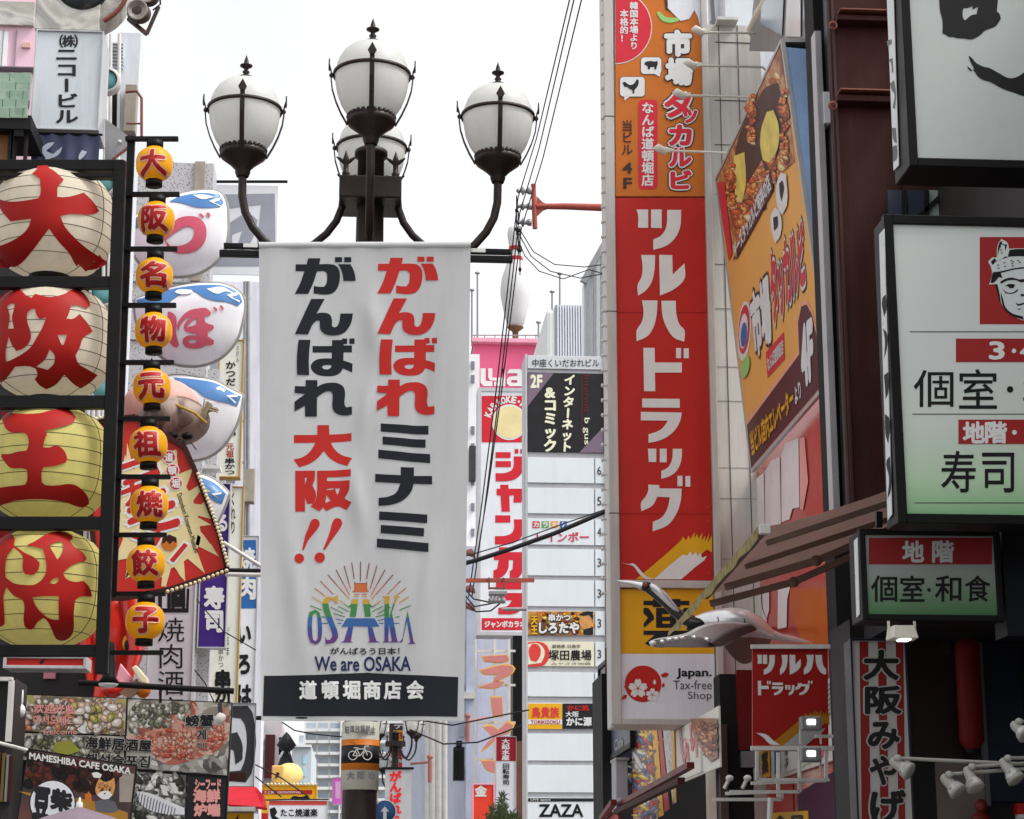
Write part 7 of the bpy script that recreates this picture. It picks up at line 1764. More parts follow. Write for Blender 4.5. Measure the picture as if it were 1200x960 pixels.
ar.poly(zp([(333, 718), (350, 712), (362, 860), (345, 955), (335, 950)]), PWL, 1, 'paper_strip', smooth=False)
for L in ([(248, 625), (290, 590), (295, 690), (320, 750), (300, 785), (250, 760)], [(296, 590), (330, 580), (330, 700), (318, 740), (300, 690)], [(372, 572), (436, 560), (415, 650), (412, 780), (370, 790)]): ar.poly(zw(L), PW, 1, 'paper_strip', smooth=False)
ar.poly(zw([(430, 600), (640, 590), (640, 860), (500, 880), (430, 700)]), mat("orange film", (.60, .10, .012), .25, .15, 1.5), 2, 'orange_film', smooth=False)
ar.flush()
# dark gap and metal channel beside the pillar
t, w, pl = slab('steel_channel', 'tall grey steel channel and dark gap beside the maroon pillar', 'channel', 14.2, (971, -100, 992, 985), .3, DARK, z_to_ground=True)
boxpart(t, pl, 14.2, (962, 44, 970, 640), ALU, .12, name='flange', bevel=.004); boxpart(t, pl, 14.2, (977, -100, 986, 640), GREYSTEEL, .1, name='flange')
boxpart(t, pl, 14.2, (961, 116, 968, 152), SIGNWHITE, .14, name='plate')
t, w, pl = slab('maroon_pillar', 'dark maroon steel pillar with two projecting flanges', 'pillar', 13.6, (991, -140, 1075, 985), .08, MAROON, bevel=.01, z_to_ground=True)
for y0, y1 in ((20, 33), (113, 127)):
    boxpart(t, pl, 13.6, (977, y0 + 5, 1050, y1), MAROON, .12, name='flange', bevel=.004); boxpart(t, pl, 13.6, (979, y0, 1050, y0 + 4), RUST, .16, name='flange_plate', bevel=.004)
    t.part('eye_bolt', MB().lathe([(.022, -.008), (.034, -.008), (.034, .008), (.022, .008), (.022, -.008)], P(976, y1 - 3, 13.5), 14, axis=(0, 1, 0)), RUST)
boxpart(t, pl, 13.6, (993, -100, 996, 985), mat("dark maroon edge", (.06, .025, .022)), .02, name='corner_bead')
# near building
t = Thing('near_building', 'dark near building carrying the lightbox signs, windows between them', 'building', (4.6, 9, 0))
nb = t.part('wall', MB().box(4.0, 7.5, 4.0, 13.5, 0, 7.2), mat("dark near wall", (.028, .022, .022), .6, .3, 1.5))
t.part('rear_wall', MB().box(P(1062, 300, 13.55).x, 4.4, 13.55, 13.9, 0, 9.5), MAROON)
pl = FY(13.5)
for q, m in (((1040, 224, 1062, 262), mat("blue black glass", (.03, .035, .06), .2, .2, 2, spec=.6)), ((1063, 224, 1086, 262), mat("blue black glass", (.03, .03, .06))), ((1088, 224, 1112, 262), mat("dim glass", C(140, 148, 146), .2, .15, 2)), ((1118, 224, 1137, 234), mat("dusty orange blind", C(190, 120, 110))), ((1118, 234, 1137, 262), mat("rose blind", C(196, 80, 108))), ((1172, 222, 1186, 240), mat("dim glass", (.2, .2, .2)))):
    boxpart(t, pl, 13.5, q, m, .02, name='window_pane')
for p, q in (((1060, 224), (1060, 262)), ((1086, 224), (1086, 262)), ((1112, 224), (1112, 262)), ((1068, 262), (1115, 218)), ((1140, 222), (1140, 262))): t.part('window_bar', MB().bar(P(*p, 13.46), P(*q, 13.46), .03), BLACKMETAL)

# ---------------------------------------------------------------- lightbox signs of the sushi house
GF = mat("black lightbox frame", (.009, .009, .010), .45, .2, 5, spec=.12)
FACE1 = mat("grey white acrylic", C(172, 178, 176, 1.3), .3, .04, 2, grime=.06)
zlo = P(1120, 601, 9).z
t, ar = lightbox('lightbox_sign', 'topmost big white lightbox with thick black brush strokes', 'sign', 9.0, (1056, -160, 1420, 200), .27, GF, FACE1, 10)
zk = lambda L: Z(1080, 0, 7.384, L)
ar.poly(zk([(150, -300), (152, 0), (160, 100), (180, 180), (180, 290), (205, 300), (235, 320), (275, 322), (300, 330), (370, 335), (432, 342), (500, 310), (550, 265), (640, 228), (685, 165), (675, 125), (650, 100), (660, 0), (665, -300)]), INK, 1, 'lettering', holes=[zk([(355, 100), (362, 72), (400, 70), (440, 55), (442, 85), (470, 68), (488, 62), (475, 125), (440, 130), (400, 155), (378, 178), (362, 165)])])
ar.poly(zk([(405, 485), (425, 495), (470, 545), (540, 580), (580, 588), (660, 630), (760, 678), (830, 665), (900, 620), (1000, 590), (1100, 500), (1180, 520), (1150, 650), (1050, 790), (900, 835), (800, 805), (700, 770), (600, 715), (500, 675), (470, 640), (450, 590), (420, 530)]), INK, 1, 'lettering')
for L in ([(392, 572), (415, 590), (440, 612), (430, 618), (408, 605)], [(490, 655), (520, 672), (560, 690), (555, 702), (515, 685)], [(440, 600), (470, 615), (485, 635), (460, 625)]): ar.poly(zk(L), INK, 1, 'lettering')
ar.flush()
def side_strip(t, X, quad, marks, band=None):
    sp = WX(X)
    qq = [sp.w(*sp.px(*p), .004) for p in quad]
    o = t.part('side_face', MB().prism(qq, (.003, 0, 0)), mat("side acrylic", C(205, 208, 208, 1.2), .3, .05, 3))
    ar = Art(t, sp, .0045, parent=o, step=.001)
    for L, m in marks: ar.poly(L, m, 1, 'lettering')
    ar.flush()
GLY = mat("grey side letter", (.14, .14, .14), .5)
xs = FY(9.0).px(1056, 20)[0]
side_strip(t, xs, [(1039, -30), (1047, -30), (1054, 194), (1048, 200)], [([(1040, 48), (1046, 46), (1046, 52), (1041, 54)], GLY), ([(1042, 70), (1047, 68), (1048, 84), (1046, 86), (1045, 74)], GLY), ([(1044, 98), (1049, 94), (1051, 110), (1050, 128), (1047, 126), (1049, 110), (1046, 106)], GLY), ([(1046, 150), (1051, 150), (1052, 168), (1049, 166)], GLY), ([(1047, 172), (1052, 170), (1052, 186), (1048, 190)], GLY)])
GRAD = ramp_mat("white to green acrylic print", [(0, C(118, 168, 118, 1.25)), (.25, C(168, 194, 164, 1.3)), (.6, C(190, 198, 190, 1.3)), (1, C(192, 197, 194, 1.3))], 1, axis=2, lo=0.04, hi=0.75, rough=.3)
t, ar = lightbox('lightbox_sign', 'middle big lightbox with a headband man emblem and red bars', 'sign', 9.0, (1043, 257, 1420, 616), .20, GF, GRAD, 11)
MR = mat("muted red print", (.36, .022, .022), .45, .08, 3)
ar.rect(1148, 278, 1262, 380, MR, 1, 'emblem')
zh = lambda L: Z(1140, 260, 7.384, L)
EF = mat("emblem white", C(190, 198, 196, 1.3), .4, .04, 3)
ar.poly(zh([(130, 350), (165, 310), (205, 310), (215, 200), (245, 150), (300, 185), (310, 235), (400, 232), (560, 240), (680, 330), (700, 480), (690, 620), (650, 760), (540, 850), (440, 855), (340, 810), (270, 750), (240, 690), (215, 600), (190, 540), (140, 545), (165, 450), (150, 380)]), EF, 2, 'emblem')
for L in ([(315, 245), (380, 238), (500, 245), (620, 300), (650, 350), (540, 310), (400, 300), (300, 305)], [(155, 345), (190, 315), (200, 340), (240, 330), (280, 300), (300, 310), (190, 352), (178, 372), (165, 370)], [(225, 190), (245, 165), (255, 195), (295, 200), (280, 260), (275, 210), (245, 195), (225, 250), (210, 310)], [(170, 440), (240, 430), (380, 400), (520, 395), (660, 430), (660, 440), (520, 408), (380, 412), (240, 445), (255, 490), (225, 480), (180, 530), (150, 530)],
          [(235, 520), (280, 495), (340, 485), (400, 500), (470, 492), (470, 515), (410, 525), (380, 510), (300, 510), (240, 540)], [(272, 560), (310, 540), (365, 545), (350, 575), (315, 575), (300, 560)], [(250, 575), (290, 610), (340, 615), (390, 580), (385, 600), (340, 625), (280, 620)], [(410, 630), (440, 625), (445, 645), (415, 648)], [(372, 700), (390, 715), (443, 700), (445, 712), (400, 728), (380, 725)], [(375, 748), (400, 755), (430, 742), (400, 765)], [(190, 545), (210, 540), (225, 600), (240, 690), (228, 690), (212, 620)], [(238, 605), (262, 680), (280, 740), (340, 795), (430, 820), (440, 850), (330, 810), (268, 750), (245, 680)]):
    ar.poly(zh(L), INK, 3, 'emblem')
for x, y in ((208, 375), (212, 400), (262, 355), (268, 385), (322, 335), (330, 360), (340, 345), (335, 380), (382, 335), (395, 350), (225, 220), (235, 245), (240, 270)): ar.poly(zh([(x, y), (x + 16, y - 3), (x + 16, y + 5), (x, y + 8)]), INK, 4, 'emblem', smooth=False)
def rule(y, x0): ar.rect(x0, y - .5, 1405, y + .5, NUM, 1, 'rule')
rule(389, 1066); rule(485.5, 1069); rule(589.5, 1072)
ar.rect(1120, 397, 1350, 424.5, MR, 1, 'bar'); ar.text('3', (1160, 401, 1176, 421), WHITE, 2, .03); ar.disc(1188, 411.5, 2.6, WHITE, 2, 'lettering'); ar.text('4', (1196, 401, 1212, 421), WHITE, 2, .03); ar.text('階', (1216, 399, 1238, 423), WHITE, 2, .03)
ar.text('個', (1071, 434, 1117, 477), INK, 1, .006); ar.text('室', (1124, 433, 1168, 479), INK, 1, .006); ar.disc(1183.5, 456.5, 3.8, INK, 1, 'lettering'); ar.text('和', (1200, 434, 1246, 478), INK, 1, .03); ar.text('食', (1252, 434, 1298, 478), INK, 1, .03)
ar.rect(1123, 492, 1350, 520.5, MR, 1, 'bar'); ar.text('地', (1129, 495, 1153, 519), WHITE, 2, .04); ar.text('階', (1155, 495, 1179, 519), WHITE, 2, .04); ar.disc(1188.5, 507, 2.8, WHITE, 2, 'lettering')
ar.text('寿', (1103, 529, 1143, 577), INK, 1, .008); ar.text('司', (1151, 531, 1188, 577), INK, 1, .008); ar.flush()
xs2 = FY(9.0).px(1043, 436)[0]
side_strip(t, xs2, [(1031, 275), (1037, 268), (1046, 603), (1041, 610)], [([(1033, 290), (1037.5, 288), (1039, 336), (1034.5, 338)], MR), ([(1035, 350), (1039, 345), (1040, 362), (1037, 372)], INK), ([(1036, 385), (1040, 390), (1040, 410), (1037, 420), (1038, 400)], INK), ([(1037, 440), (1042, 436), (1042, 460), (1039, 468)], INK), ([(1038, 485), (1043, 490), (1042, 520), (1039, 510)], INK), ([(1040, 540), (1044, 535), (1045, 575), (1041, 585), (1043, 560)], INK)])
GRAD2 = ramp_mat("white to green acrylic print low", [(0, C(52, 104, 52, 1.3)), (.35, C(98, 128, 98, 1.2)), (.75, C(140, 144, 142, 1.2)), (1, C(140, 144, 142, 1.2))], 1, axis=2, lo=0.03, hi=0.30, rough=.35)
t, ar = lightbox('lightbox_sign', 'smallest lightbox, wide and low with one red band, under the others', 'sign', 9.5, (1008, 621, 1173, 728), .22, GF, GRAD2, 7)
ar.rect(1018, 630.5, 1162.5, 661.5, mat("dim red print", (.26, .018, .02), .5, .08, 3), 1, 'bar')
ar.text('地', (1058, 634.5, 1082, 658.5), FACE1, 2, .035); ar.text('階', (1093, 634.5, 1117, 659), FACE1, 2, .035)
for ch, x0, x1 in (('個', 1021, 1051), ('室', 1055, 1083), ('和', 1096, 1126), ('食', 1131, 1160)): ar.text(ch, (x0, 675, x1, 705), INK, 1, .015)
ar.disc(1088.5, 691.5, 2.2, INK, 1, 'lettering'); ar.flush()
side_strip(t, FY(9.5).px(1008, 675)[0], [(1001.5, 634), (1005.5, 630), (1008, 720), (1004.5, 724)], [])
t.part('hanger', MB().bar(P(1030, 618, 9.6), P(1030, 600, 9.6), .03).bar(P(1150, 618, 9.6), P(1150, 600, 9.6), .03), GF)

# ---------------------------------------------------------------- brown striped awning
XA = P(895, 621, 11).x
wa = WX(XA)
A = P(895, 621, 11); B = wa.w(*wa.px(788, 744), 0)
DXA, DZ = 1.25, .46
B0 = B; B = A.lerp(B, .56)
Cn, Dn = A + Vector((DXA, 0, DZ)), B + Vector((DXA, 0, DZ))
AWN = mat("brown awning cloth", (.42, .29, .25), .8, .15, 3, grime=.12, trans=.5)
ARM = mat("brown awning arm", (.23, .155, .13), .6, .2, 4)
t = Thing('striped_awning', 'brown striped folding awning with a stained front edge', 'awning', (A + B) / 2)
n_ = 44; V, Fc = [], []
for i in range(n_ + 1):
    f_ = A.lerp(B, i / n_); g_ = Cn.lerp(Dn, i / n_)
    for k in range(5):
        p = f_.lerp(g_, k / 4); p.z -= .03 * math.sin(math.pi * k / 4); V.append(p)
for i in range(n_):
    for k in range(4): Fc.append((i * 5 + k, i * 5 + k + 1, (i + 1) * 5 + k + 1, (i + 1) * 5 + k))
cl_ = t.part('cloth', MB().add(V, Fc, True), AWN)
st = MB()
for i in range(0, n_):
    vv_ = []
    for s0 in (.0, .42):
        f_ = A.lerp(B, (i + s0) / n_); g_ = Cn.lerp(Dn, (i + s0) / n_)
        vv_.append([f_.lerp(g_, k / 4) + Vector((0, 0, -.03 * math.sin(math.pi * k / 4) - .003)) for k in range(5)])
    st.add(vv_[0] + vv_[1], [(k, k + 1, k + 6, k + 5) for k in range(4)])
t.part('stripe', st, mat("red brown awning stripe", (.58, .35, .28), .8, .12, 3, trans=.5), cl_)
up_ = Vector((0, 0, 1))
STN = ramp_mat("stained yellow valance", [(0, (.06, .045, .012)), (.4, (.18, .14, .04)), (.55, (.34, .28, .10)), (.7, (.20, .17, .05)), (1, (.4, .36, .18))], 6, rough=.8, distort=2)
V = []
for i in range(25):
    p = A.lerp(B0, i / 24); s_ = Vector((.008 * math.sin(i * 1.3), 0, .006 * math.sin(i * 2.1))); w_ = .05 if i < 20 else .05 * (25 - i) / 5
    V += [p + Vector((-.03, 0, .02)), p + Vector((-.034, 0, -w_)) + s_]
t.part('valance', MB().add(V, [(2 * i, 2 * i + 2, 2 * i + 3, 2 * i + 1) for i in range(24)], True), STN)
t.part('front_bar', MB().tube([A + Vector((.0, -.01, -.005)), B + Vector((0, .01, -.005))], .022, 10), ARM)
t.part('end_cap', MB().box(A.x - .03, A.x + .03, A.y - .05, A.y, A.z - .03, A.z + .025), WHITEPAINT, bevel=.005)
for f_ in (.06, .40):
    p = A.lerp(B, f_ + .0) + Vector((.04, 0, -.05)); q = Cn.lerp(Dn, f_ + .0) + Vector((0, 0, -.10))
    t.part('roller_beam', MB().bar(p, q, .05, .03), ARM)
for f0, f1, f2 in ((.70, .52, .45), (.99, .86, .72)):
    a_ = A.lerp(B, f0) + Vector((.02, 0, -.06)); m_ = A.lerp(B, f1) + Vector((.52, 0, .04)); b_ = Cn.lerp(Dn, f2) + Vector((0, 0, -.12))
    t.part('folding_arm', MB().bar(a_, m_, .035, .04).bar(m_, b_, .035, .04).ell(m_, .035, .035, .035, 10, 8), ARM)
t.part('wall_rail', MB().bar(Cn, Dn, .09), ARM)

# ---------------------------------------------------------------- silver crane
CY = 15.6
cp = FY(CY)
SIL = mat("silver crane finish", (.80, .80, .81), .22, .08, 3, grime=.12, metal=.55)
BLG = mat("black crane gloss", (.012, .012, .013), .2, .2, 4, spec=.6)
t = Thing('crane_figure', 'silver flying crane figure with black neck in front of the drugstore tower', 'sculpture', P(840, 770, CY))
km = (cp.px(900, 700)[0] - cp.px(800, 700)[0]) / 100
def path(L, dy=0.0): return [P(x, y, CY + dy) for x, y in L]
t.part('body', MB().tube(path([(806, 731), (815, 731), (826, 730), (840, 729), (857, 729), (874, 731), (888, 735), (899, 741), (908, 746)]), [v * km for v in (5, 9, 12, 15, 17, 16, 12.5, 8, 4.5)], 22), SIL)
t.part('tail', MB().tube(path([(903, 743), (915, 747), (930, 749), (952, 753)]), [v * km for v in (6, 4.5, 3.2, .6)], 14), SIL)
t.part('neck', MB().tube(path([(757, 688), (765, 694), (777, 704), (790, 716), (803, 726), (818, 731)]), [v * km for v in (5, 5.2, 5.2, 6, 7, 8)], 16), BLG)
t.part('nape', MB().tube(path([(762, 685), (767, 689), (778, 699), (790, 712), (797, 719)], -.03), [v * km for v in (2.5, 5, 5, 3.6, .8)], 14), SIL)
hd = t.part('head', MB().ell(P(757, 687.5, CY), 7.5 * km, 6 * km, 6 * km, 18, 12), BLG)
t.part('beak', MB().tube(path([(723, 680.5), (738, 683), (752, 686.5)]), [.5 * km, 2.6 * km, 4.5 * km], 14), SIL, hd)
t.part('crown_patch', MB().ell(P(757, 685.5, CY - 5.4 * km), 2.6 * km, 1.5 * km, 2.2 * km, 12, 8), mat("red crane crown", (.32, .06, .015), .4), hd)
def wing(outline, y0, y1, nm, m, th=.05):
    xs_ = [p[0] for p in outline]; x0, x1 = min(xs_), max(xs_)
    L = smooth_poly(outline, 70)
    f = [P(x, y, CY + lerp(y0, y1, (x - x0) / (x1 - x0))) for x, y in L]
    return t.part(nm, MB().prism(f, (0, th, .02)), m, bevel=.012)
zc6 = lambda L: Z(715, 650, 4.8, L)
w1 = wing(zc6([(222, 500), (250, 485), (340, 468), (430, 450), (500, 415), (580, 390), (680, 385), (760, 392), (815, 405), (825, 430), (740, 455), (660, 495), (600, 520), (500, 524), (340, 522), (240, 518)]), -.75, -.12, 'near_wing', mat('matt silver wing', (.50, .50, .51), .42, .10, 5, grime=.12, metal=.4), .06)
w3 = wing(zc6([(224, 506), (262, 492), (345, 484), (430, 470), (500, 474), (560, 486), (622, 500), (590, 520), (500, 524), (340, 522), (240, 518)]), -.755, -.36, 'wing_edge', mat('dark silver wing edge', (.16, .15, .15), .3, .2, 6, metal=.6), .03)
w3.location = (0, -.014, 0)
w2 = wing(zc6([(560, 500), (640, 450), (720, 415), (800, 400), (828, 425), (760, 452), (680, 490), (610, 522)]), -.46, -.14, 'wing_lining', mat('dark umber wing lining', (.075, .062, .060), .4, .2, 4), .05)
w2.location = (0, -.012, 0)
for x, y, r in ((240, 500, 3.6), (290, 492, 3.0), (330, 480, 3.2), (370, 476, 2.8), (405, 470, 3.0), (470, 468, 2.8), (540, 482, 3.4)):
    px, py = zc6([(x, y)])[0]
    t.part('feather_tip', MB().ell(P(px, py, CY + lerp(-.77, -.14, (px - 761) / 126)), r * km, r * km, r * km, 12, 8), SIL, w1)
wing(zc6([(640, 520), (760, 440), (840, 425), (905, 470), (905, 490), (850, 560), (760, 620), (700, 590)]), .05, .5, 'far_wing', mat("dull grey wing underside", (.16, .17, .16), .5, .15, 3), .04)
t.part('support_rod', MB().bar(P(880, 738, CY + .1), P(905, 738, 18.4), .05), GREYSTEEL)
for x, y0, y1 in ((841, 723, 731), (872, 725, 733)): t.part('seam', MB().tube([P(x, y0, CY - .105), P(x + 1, (y0 + y1) / 2, CY - .115), P(x - .5, y1, CY - .10)], .004, 6), BLACK)
t.part('neck_base', MB().tube(path([(806, 730), (816, 733), (826, 731)], -.02), [v * km for v in (8.5, 9.5, 8)], 16), BLG)
# ---------------------------------------------------------------- hanging red drugstore sign
HGY = 14.3
t = Thing('hanging_sign', 'hanging red drugstore flag sign between white rails', 'sign', P(926, 880, HGY))
hp_ = FY(HGY)
shp = t.part('sheet', MB().prism([hp_.w(*hp_.px(*p), 0) for p in ((882, 880), (971, 880), (970, 760), (882, 760))], (0, .03, 0)), mat("dark red sheet", (.36, .014, .012), .5, .1, 3))
ar = Art(t, hp_, .004, parent=shp)
def fit(polys, box, m, ly, nm='lettering'):
    xs_ = [p[0] for L in polys for p in L]; ys_ = [p[1] for L in polys for p in L]
    X0, X1, Y0, Y1 = min(xs_), max(xs_), min(ys_), max(ys_)
    for L in polys: ar.poly([(lerp(box[0], box[2], (x - X0) / (X1 - X0)), lerp(box[1], box[3], (y - Y0) / (Y1 - Y0))) for x, y in L], m, ly, nm)
fit(TSU, (887, 767.5, 908, 791), WHITE, 1); fit(RU, (914, 767.5, 938, 791), WHITE, 1); fit(HA, (942, 767.5, 968, 791), WHITE, 1)
fit(DO, (888, 798, 903, 815), WHITE, 1); fit(RA, (904.5, 800, 918, 815), WHITE, 1); fit(TU, (920, 803, 931, 815), WHITE, 1); fit(GU, (932, 798, 952, 815), WHITE, 1)
sw_ = lambda L: [(lerp(882, 972, (x - 50) / 625), lerp(832, 875, (y - 590) / 308)) for x, y in L]
ar.poly(sw_(BRY), mat("dull amber print", (.45, .19, .015), .5), 1, 'emblem', smooth=False); ar.poly(sw_(BRW), mat("grey white print", (.4, .4, .4)), 2, 'emblem', smooth=False); ar.poly([(886, 859), (898, 861), (906, 868), (914, 873), (902, 872), (895, 865)], WHITE, 3, 'emblem'); ar.flush()
for y, x1 in ((758, 1000), (877, 1000)): t.part('rail', MB().bar(P(880, y, HGY - .01), P(x1, y, HGY - .01), .035, .03), WHITEPAINT)
LIT = mat("lit floodlight lens", (.9, .9, .9), .3, 0, 1, emit=4.0)
for y, d in ((847, 'upper lit floodlight on the white bracket over the red flag sign'), (884, 'lower lit floodlight under the red flag sign')):
    t = Thing('floodlight', d, 'floodlight', P(951, y, 13.7), 'lit floodlights by the red flag sign')
    c = P(951, y, 13.7)
    t.part('body', MB().box(c.x - .07, c.x + .07, c.y, c.y + .09, c.z - .05, c.z + .045), GREYSTEEL, bevel=.01)
    t.part('lens', MB().box(c.x - .03, c.x + .026, c.y - .006, c.y + .002, c.z - .012, c.z + .022), LIT)
    t.part('bracket', MB().bar(c + Vector((-.07, .05, -.04)), c + Vector((-.07, .05, -.14)), .012).bar(c + Vector((.07, .05, -.04)), c + Vector((.07, .05, -.14)), .012), WHITEPAINT)
t = Thing('stepped_bracket', 'white square tube brackets stepping down below the red flag sign', 'bracket', P(920, 925, 14))
for L in ([(955, 863), (1003, 863)], [(887, 880), (887, 914), (972, 914)], [(937, 875), (937, 928), (855, 928), ], [(968, 880), (968, 915), (880, 918)], [(835, 937), (916, 937), (916, 930)], [(912, 882), (912, 934)], [(850, 930), (915, 928)]):
    mb = MB()
    YO = 14.0 + .027 * ('tube' in str(t.o.children)) * len(t.o.children)
    for p, q in zip(L, L[1:]): mb.bar(P(*p, YO), P(*q, YO), .022)
    t.part('tube', mb, WHITEPAINT)
for (x, y) in ((855, 912), (876, 912)): t.part('spot_head', MB().ell(P(x, y, 13.95), .028, .032, .022, 12, 8).bar(P(x, y, 13.95), P(x - 6, y + 12, 13.98), .02), WHITEPAINT)
t.part('hang_tab', MB().tube([P(903, 935, 14), P(902, 962, 14)], .02, 8), WHITEPAINT)
# pale window corner seen past the flag sign
t = Thing('shop_window', 'pale lit shop window with posters right of the red flag sign', 'window', P(975, 910, 15.0))
wq = WX(XR - .04)
wfz = lambda L: [wq.w(*wq.px(*p), 0) for p in L]
pn = t.part('pane', MB().prism(wfz([(900, 882), (982, 782), (985, 888), (905, 915)]), (.03, 0, 0)), mat("pale window poster", C(200, 196, 190), .3, .1, 3))
ar = Art(t, wq, .005, parent=pn)
for y in range(792, 830, 6): ar.quad([(970, y + 12), (981, y), (981, y + 2.5), (970, y + 14)], GREY, 1, 'poster_line')
ar.quad([(892, 882), (903, 876), (904, 910), (894, 912)], mat("sign yellow film", (.7, .34, .01)), 1, 'poster'); ar.text('薬', [(894, 884), (901, 880), (902, 905), (895, 908)], BLACK, 2, .05)
ar.quad([(908, 875), (914, 872), (915, 905), (909, 908)], BLUE, 1, 'poster'); ar.quad([(918, 872), (935, 866), (936, 900), (919, 906)], WHITE, 1, 'poster'); ar.text('ドラッグ', [(920, 875), (925, 873), (926, 898), (921, 901)], BLACK, 2, .02, vert=True); ar.quad([(940, 862), (966, 850), (967, 886), (941, 898)], mat("flower print", C(196, 210, 190)), 1, 'poster'); ar.quad([(958, 872), (970, 866), (971, 884), (959, 890)], mat("rose blind", (.5, .1, .2)), 2, 'poster'); ar.flush()
t.part('frame', MB().bar(wfz([(984, 775)])[0], wfz([(987, 890)])[0], .06), ALU)
# lower dark red shop wall under the sign
t = Thing('red_shop_wall', 'dark red shop wall with purple and yellow posters below the flag sign', 'wall', (3.3, 16, 0))
t.part('wall', MB().box(XR + .0, XR + .4, yB - .8, 18.6, 0, 2.19), mat("dark red wall", (.13, .008, .008), .4, .25, 1.5))
wl = WX(XR)
ar = Art(t, wl, .004)
ar.quad([(935, 930), (985, 900), (990, 985), (938, 985)], mat("dark purple poster", (.07, .012, .05)), 1, 'poster'); ar.quad([(902, 925), (930, 915), (932, 985), (903, 985)], SIGNRED, 1, 'poster'); ar.quad([(904, 953), (949, 950), (950, 985), (904, 985)], YELLOW, 2, 'poster'); ar.text('全品', [(907, 957), (945, 955), (945, 972), (907, 974)], BLACK, 3, .06); ar.flush()
t, w, pl = slab('shop_column', 'black and brown columns between the wall poster and red shop wall', 'column', 16.9, (845, 790, 882, 985), .3, DARK, z_to_ground=True)
boxpart(t, pl, 16.9, (842, 850, 851, 985), mat("brown column", (.09, .06, .05), .6, .2, 3), .08, name='brown_column'); boxpart(t, pl, 16.9, (863, 786, 884, 880), mat("dark red wall", (.13, .008, .008)), .06, name='red_strip'); boxpart(t, pl, 16.9, (867, 881, 884, 900), GREY, .07, name='plate')

# ---------------------------------------------------------------- colourful wall poster and the blue sign
XP = 2.78
wp = WX(XP)
t = Thing('wall_poster', 'long colourful picture poster with a braided pastry along the shop wall', 'poster', wp.w(*wp.px(790, 960), 0))
zA = 1.6 + (1071 - 827) / 2370 * 16
def WP(p): return wp.w(*wp.px(*p), 0)
y_near, y_far = WP((843, 870)).y, WP((741, 900)).y
bd = t.part('board', MB().box(XP, XP + .015, y_near, y_far, WP((843, 899)).z, 3.22), mat("poster paper", C(226, 216, 206), .45, .06, 3))
ar = Art(t, wp, .004, parent=bd)
ART = ramp_mat("comic collage print", [(0, (.05, .08, .22)), (.3, (.35, .42, .55)), (.42, (.62, .60, .58)), (.5, (.60, .22, .04)), (.6, (.58, .40, .08)), (.72, (.55, .08, .06)), (1, (.62, .58, .5))], 5, rough=.45, distort=2.5, stretch=(1, .8, .6))
ar.quad([(741, 842), (764, 842), (772, 960), (743, 968)], ART, 1, 'picture')
for q, m in (([(764, 842), (770, 842), (779, 955), (773, 958)], YELLOW), ([(771, 842), (775, 842), (786, 948), (780, 952)], RED), ([(776, 842), (786, 842), (792, 905), (790, 944), (784, 948)], ramp_mat("grey dots print", [(0, (.2, .2, .2)), (.5, (.6, .6, .6)), (1, (.7, .7, .68))], 40, 'voronoi')), ([(787, 842), (791, 842), (794, 940), (791, 942)], YELLOW)): ar.quad(q, m, 2, 'picture')
ar.collage([(744, 846), (762, 846), (770, 952), (746, 958)], shades((90, 110, 160), (235, 235, 230), (230, 130, 40), (200, 50, 40), (120, 130, 150), (250, 200, 80)), 130, 4.5, 2, 41, 5, span=.9)
ar.collage([(814, 846), (840, 846), (841, 884), (830, 884)], shades((150, 80, 50), (190, 120, 84), (100, 50, 30), (214, 150, 110)), 60, 4.5, 3.2, 43, 2.6, span=.9)
RS = mat("rose scribble print", C(214, 120, 130))
for L in ([(798, 852), (800, 875), (803, 895), (806, 870), (808, 892)], [(810, 848), (812, 880), (816, 860), (818, 888)], [(800, 868), (806, 866)], [(809, 868), (819, 864)]):
    for p, q in zip(L, L[1:]): ar.line(p, q, 1.4, RS, 3, 'scribble')
ar.line((823, 842), (823, 906), .7, GREY, 2, 'rule'); ar.line((800, 915), (826, 904), .8, GREY, 2, 'rule')
BR_ = ramp_mat("braided pastry print", [(0, (.08, .025, .012)), (.4, (.22, .08, .04)), (.55, (.42, .19, .10)), (.7, (.24, .09, .045)), (1, (.5, .28, .16))], 6, rough=.4, distort=2.2)
ar.poly([(811, 842), (842, 842), (843, 888), (834, 893), (825, 880), (817, 868), (813, 855)], BR_, 3, 'picture'); ar.flush()
t = Thing('sloping_rail', 'red and dark sloping rails along the foot of the wall poster', 'rail', P(790, 930, 16.5))
for p, q, m, dy in (((758, 942), (846, 897), mat("red rail paint", (.14, .012, .012), .45, .15, 4), 0), ((757, 952), (842, 915), MAROON, .05), ((744, 960), (760, 940), mat("red rail paint", (.3, .02, .02)), .1)):
    a_, b_ = wp.w(*wp.px(*p), .25 + dy), wp.w(*wp.px(*q), .25 + dy)
    t.part('rail', MB().bar(a_, b_, .06, .05), m)
t.part('end_knob', MB().ell(wp.w(*wp.px(758, 941), .27), .05, .05, .05, 12, 8), GREYSTEEL)
t.part('red_cloth', MB().prism([wp.w(*wp.px(*p), .3) for p in ((743, 965), (758, 945), (762, 985), (742, 985))], (.02, 0, 0)), RED)
t = Thing('dark_blue_sign', 'dark blue grey box sign with pale faded writing left of the tax free panel', 'sign', P(720, 895, 22))
bq = WX(2.72)
BQ = lambda p: bq.w(*bq.px(*p), 0)
pn = t.part('box', MB().prism([BQ(p) for p in ((704, 897), (741, 873), (739, 752), (703, 783))], (.25, 0, 0)), mat("dark blue grey film", C(66, 72, 92), .4, .15, 2, grime=.1))
ar = Art(t, bq, .005, parent=pn)
PGW = mat("faded pale writing", C(150, 150, 156))
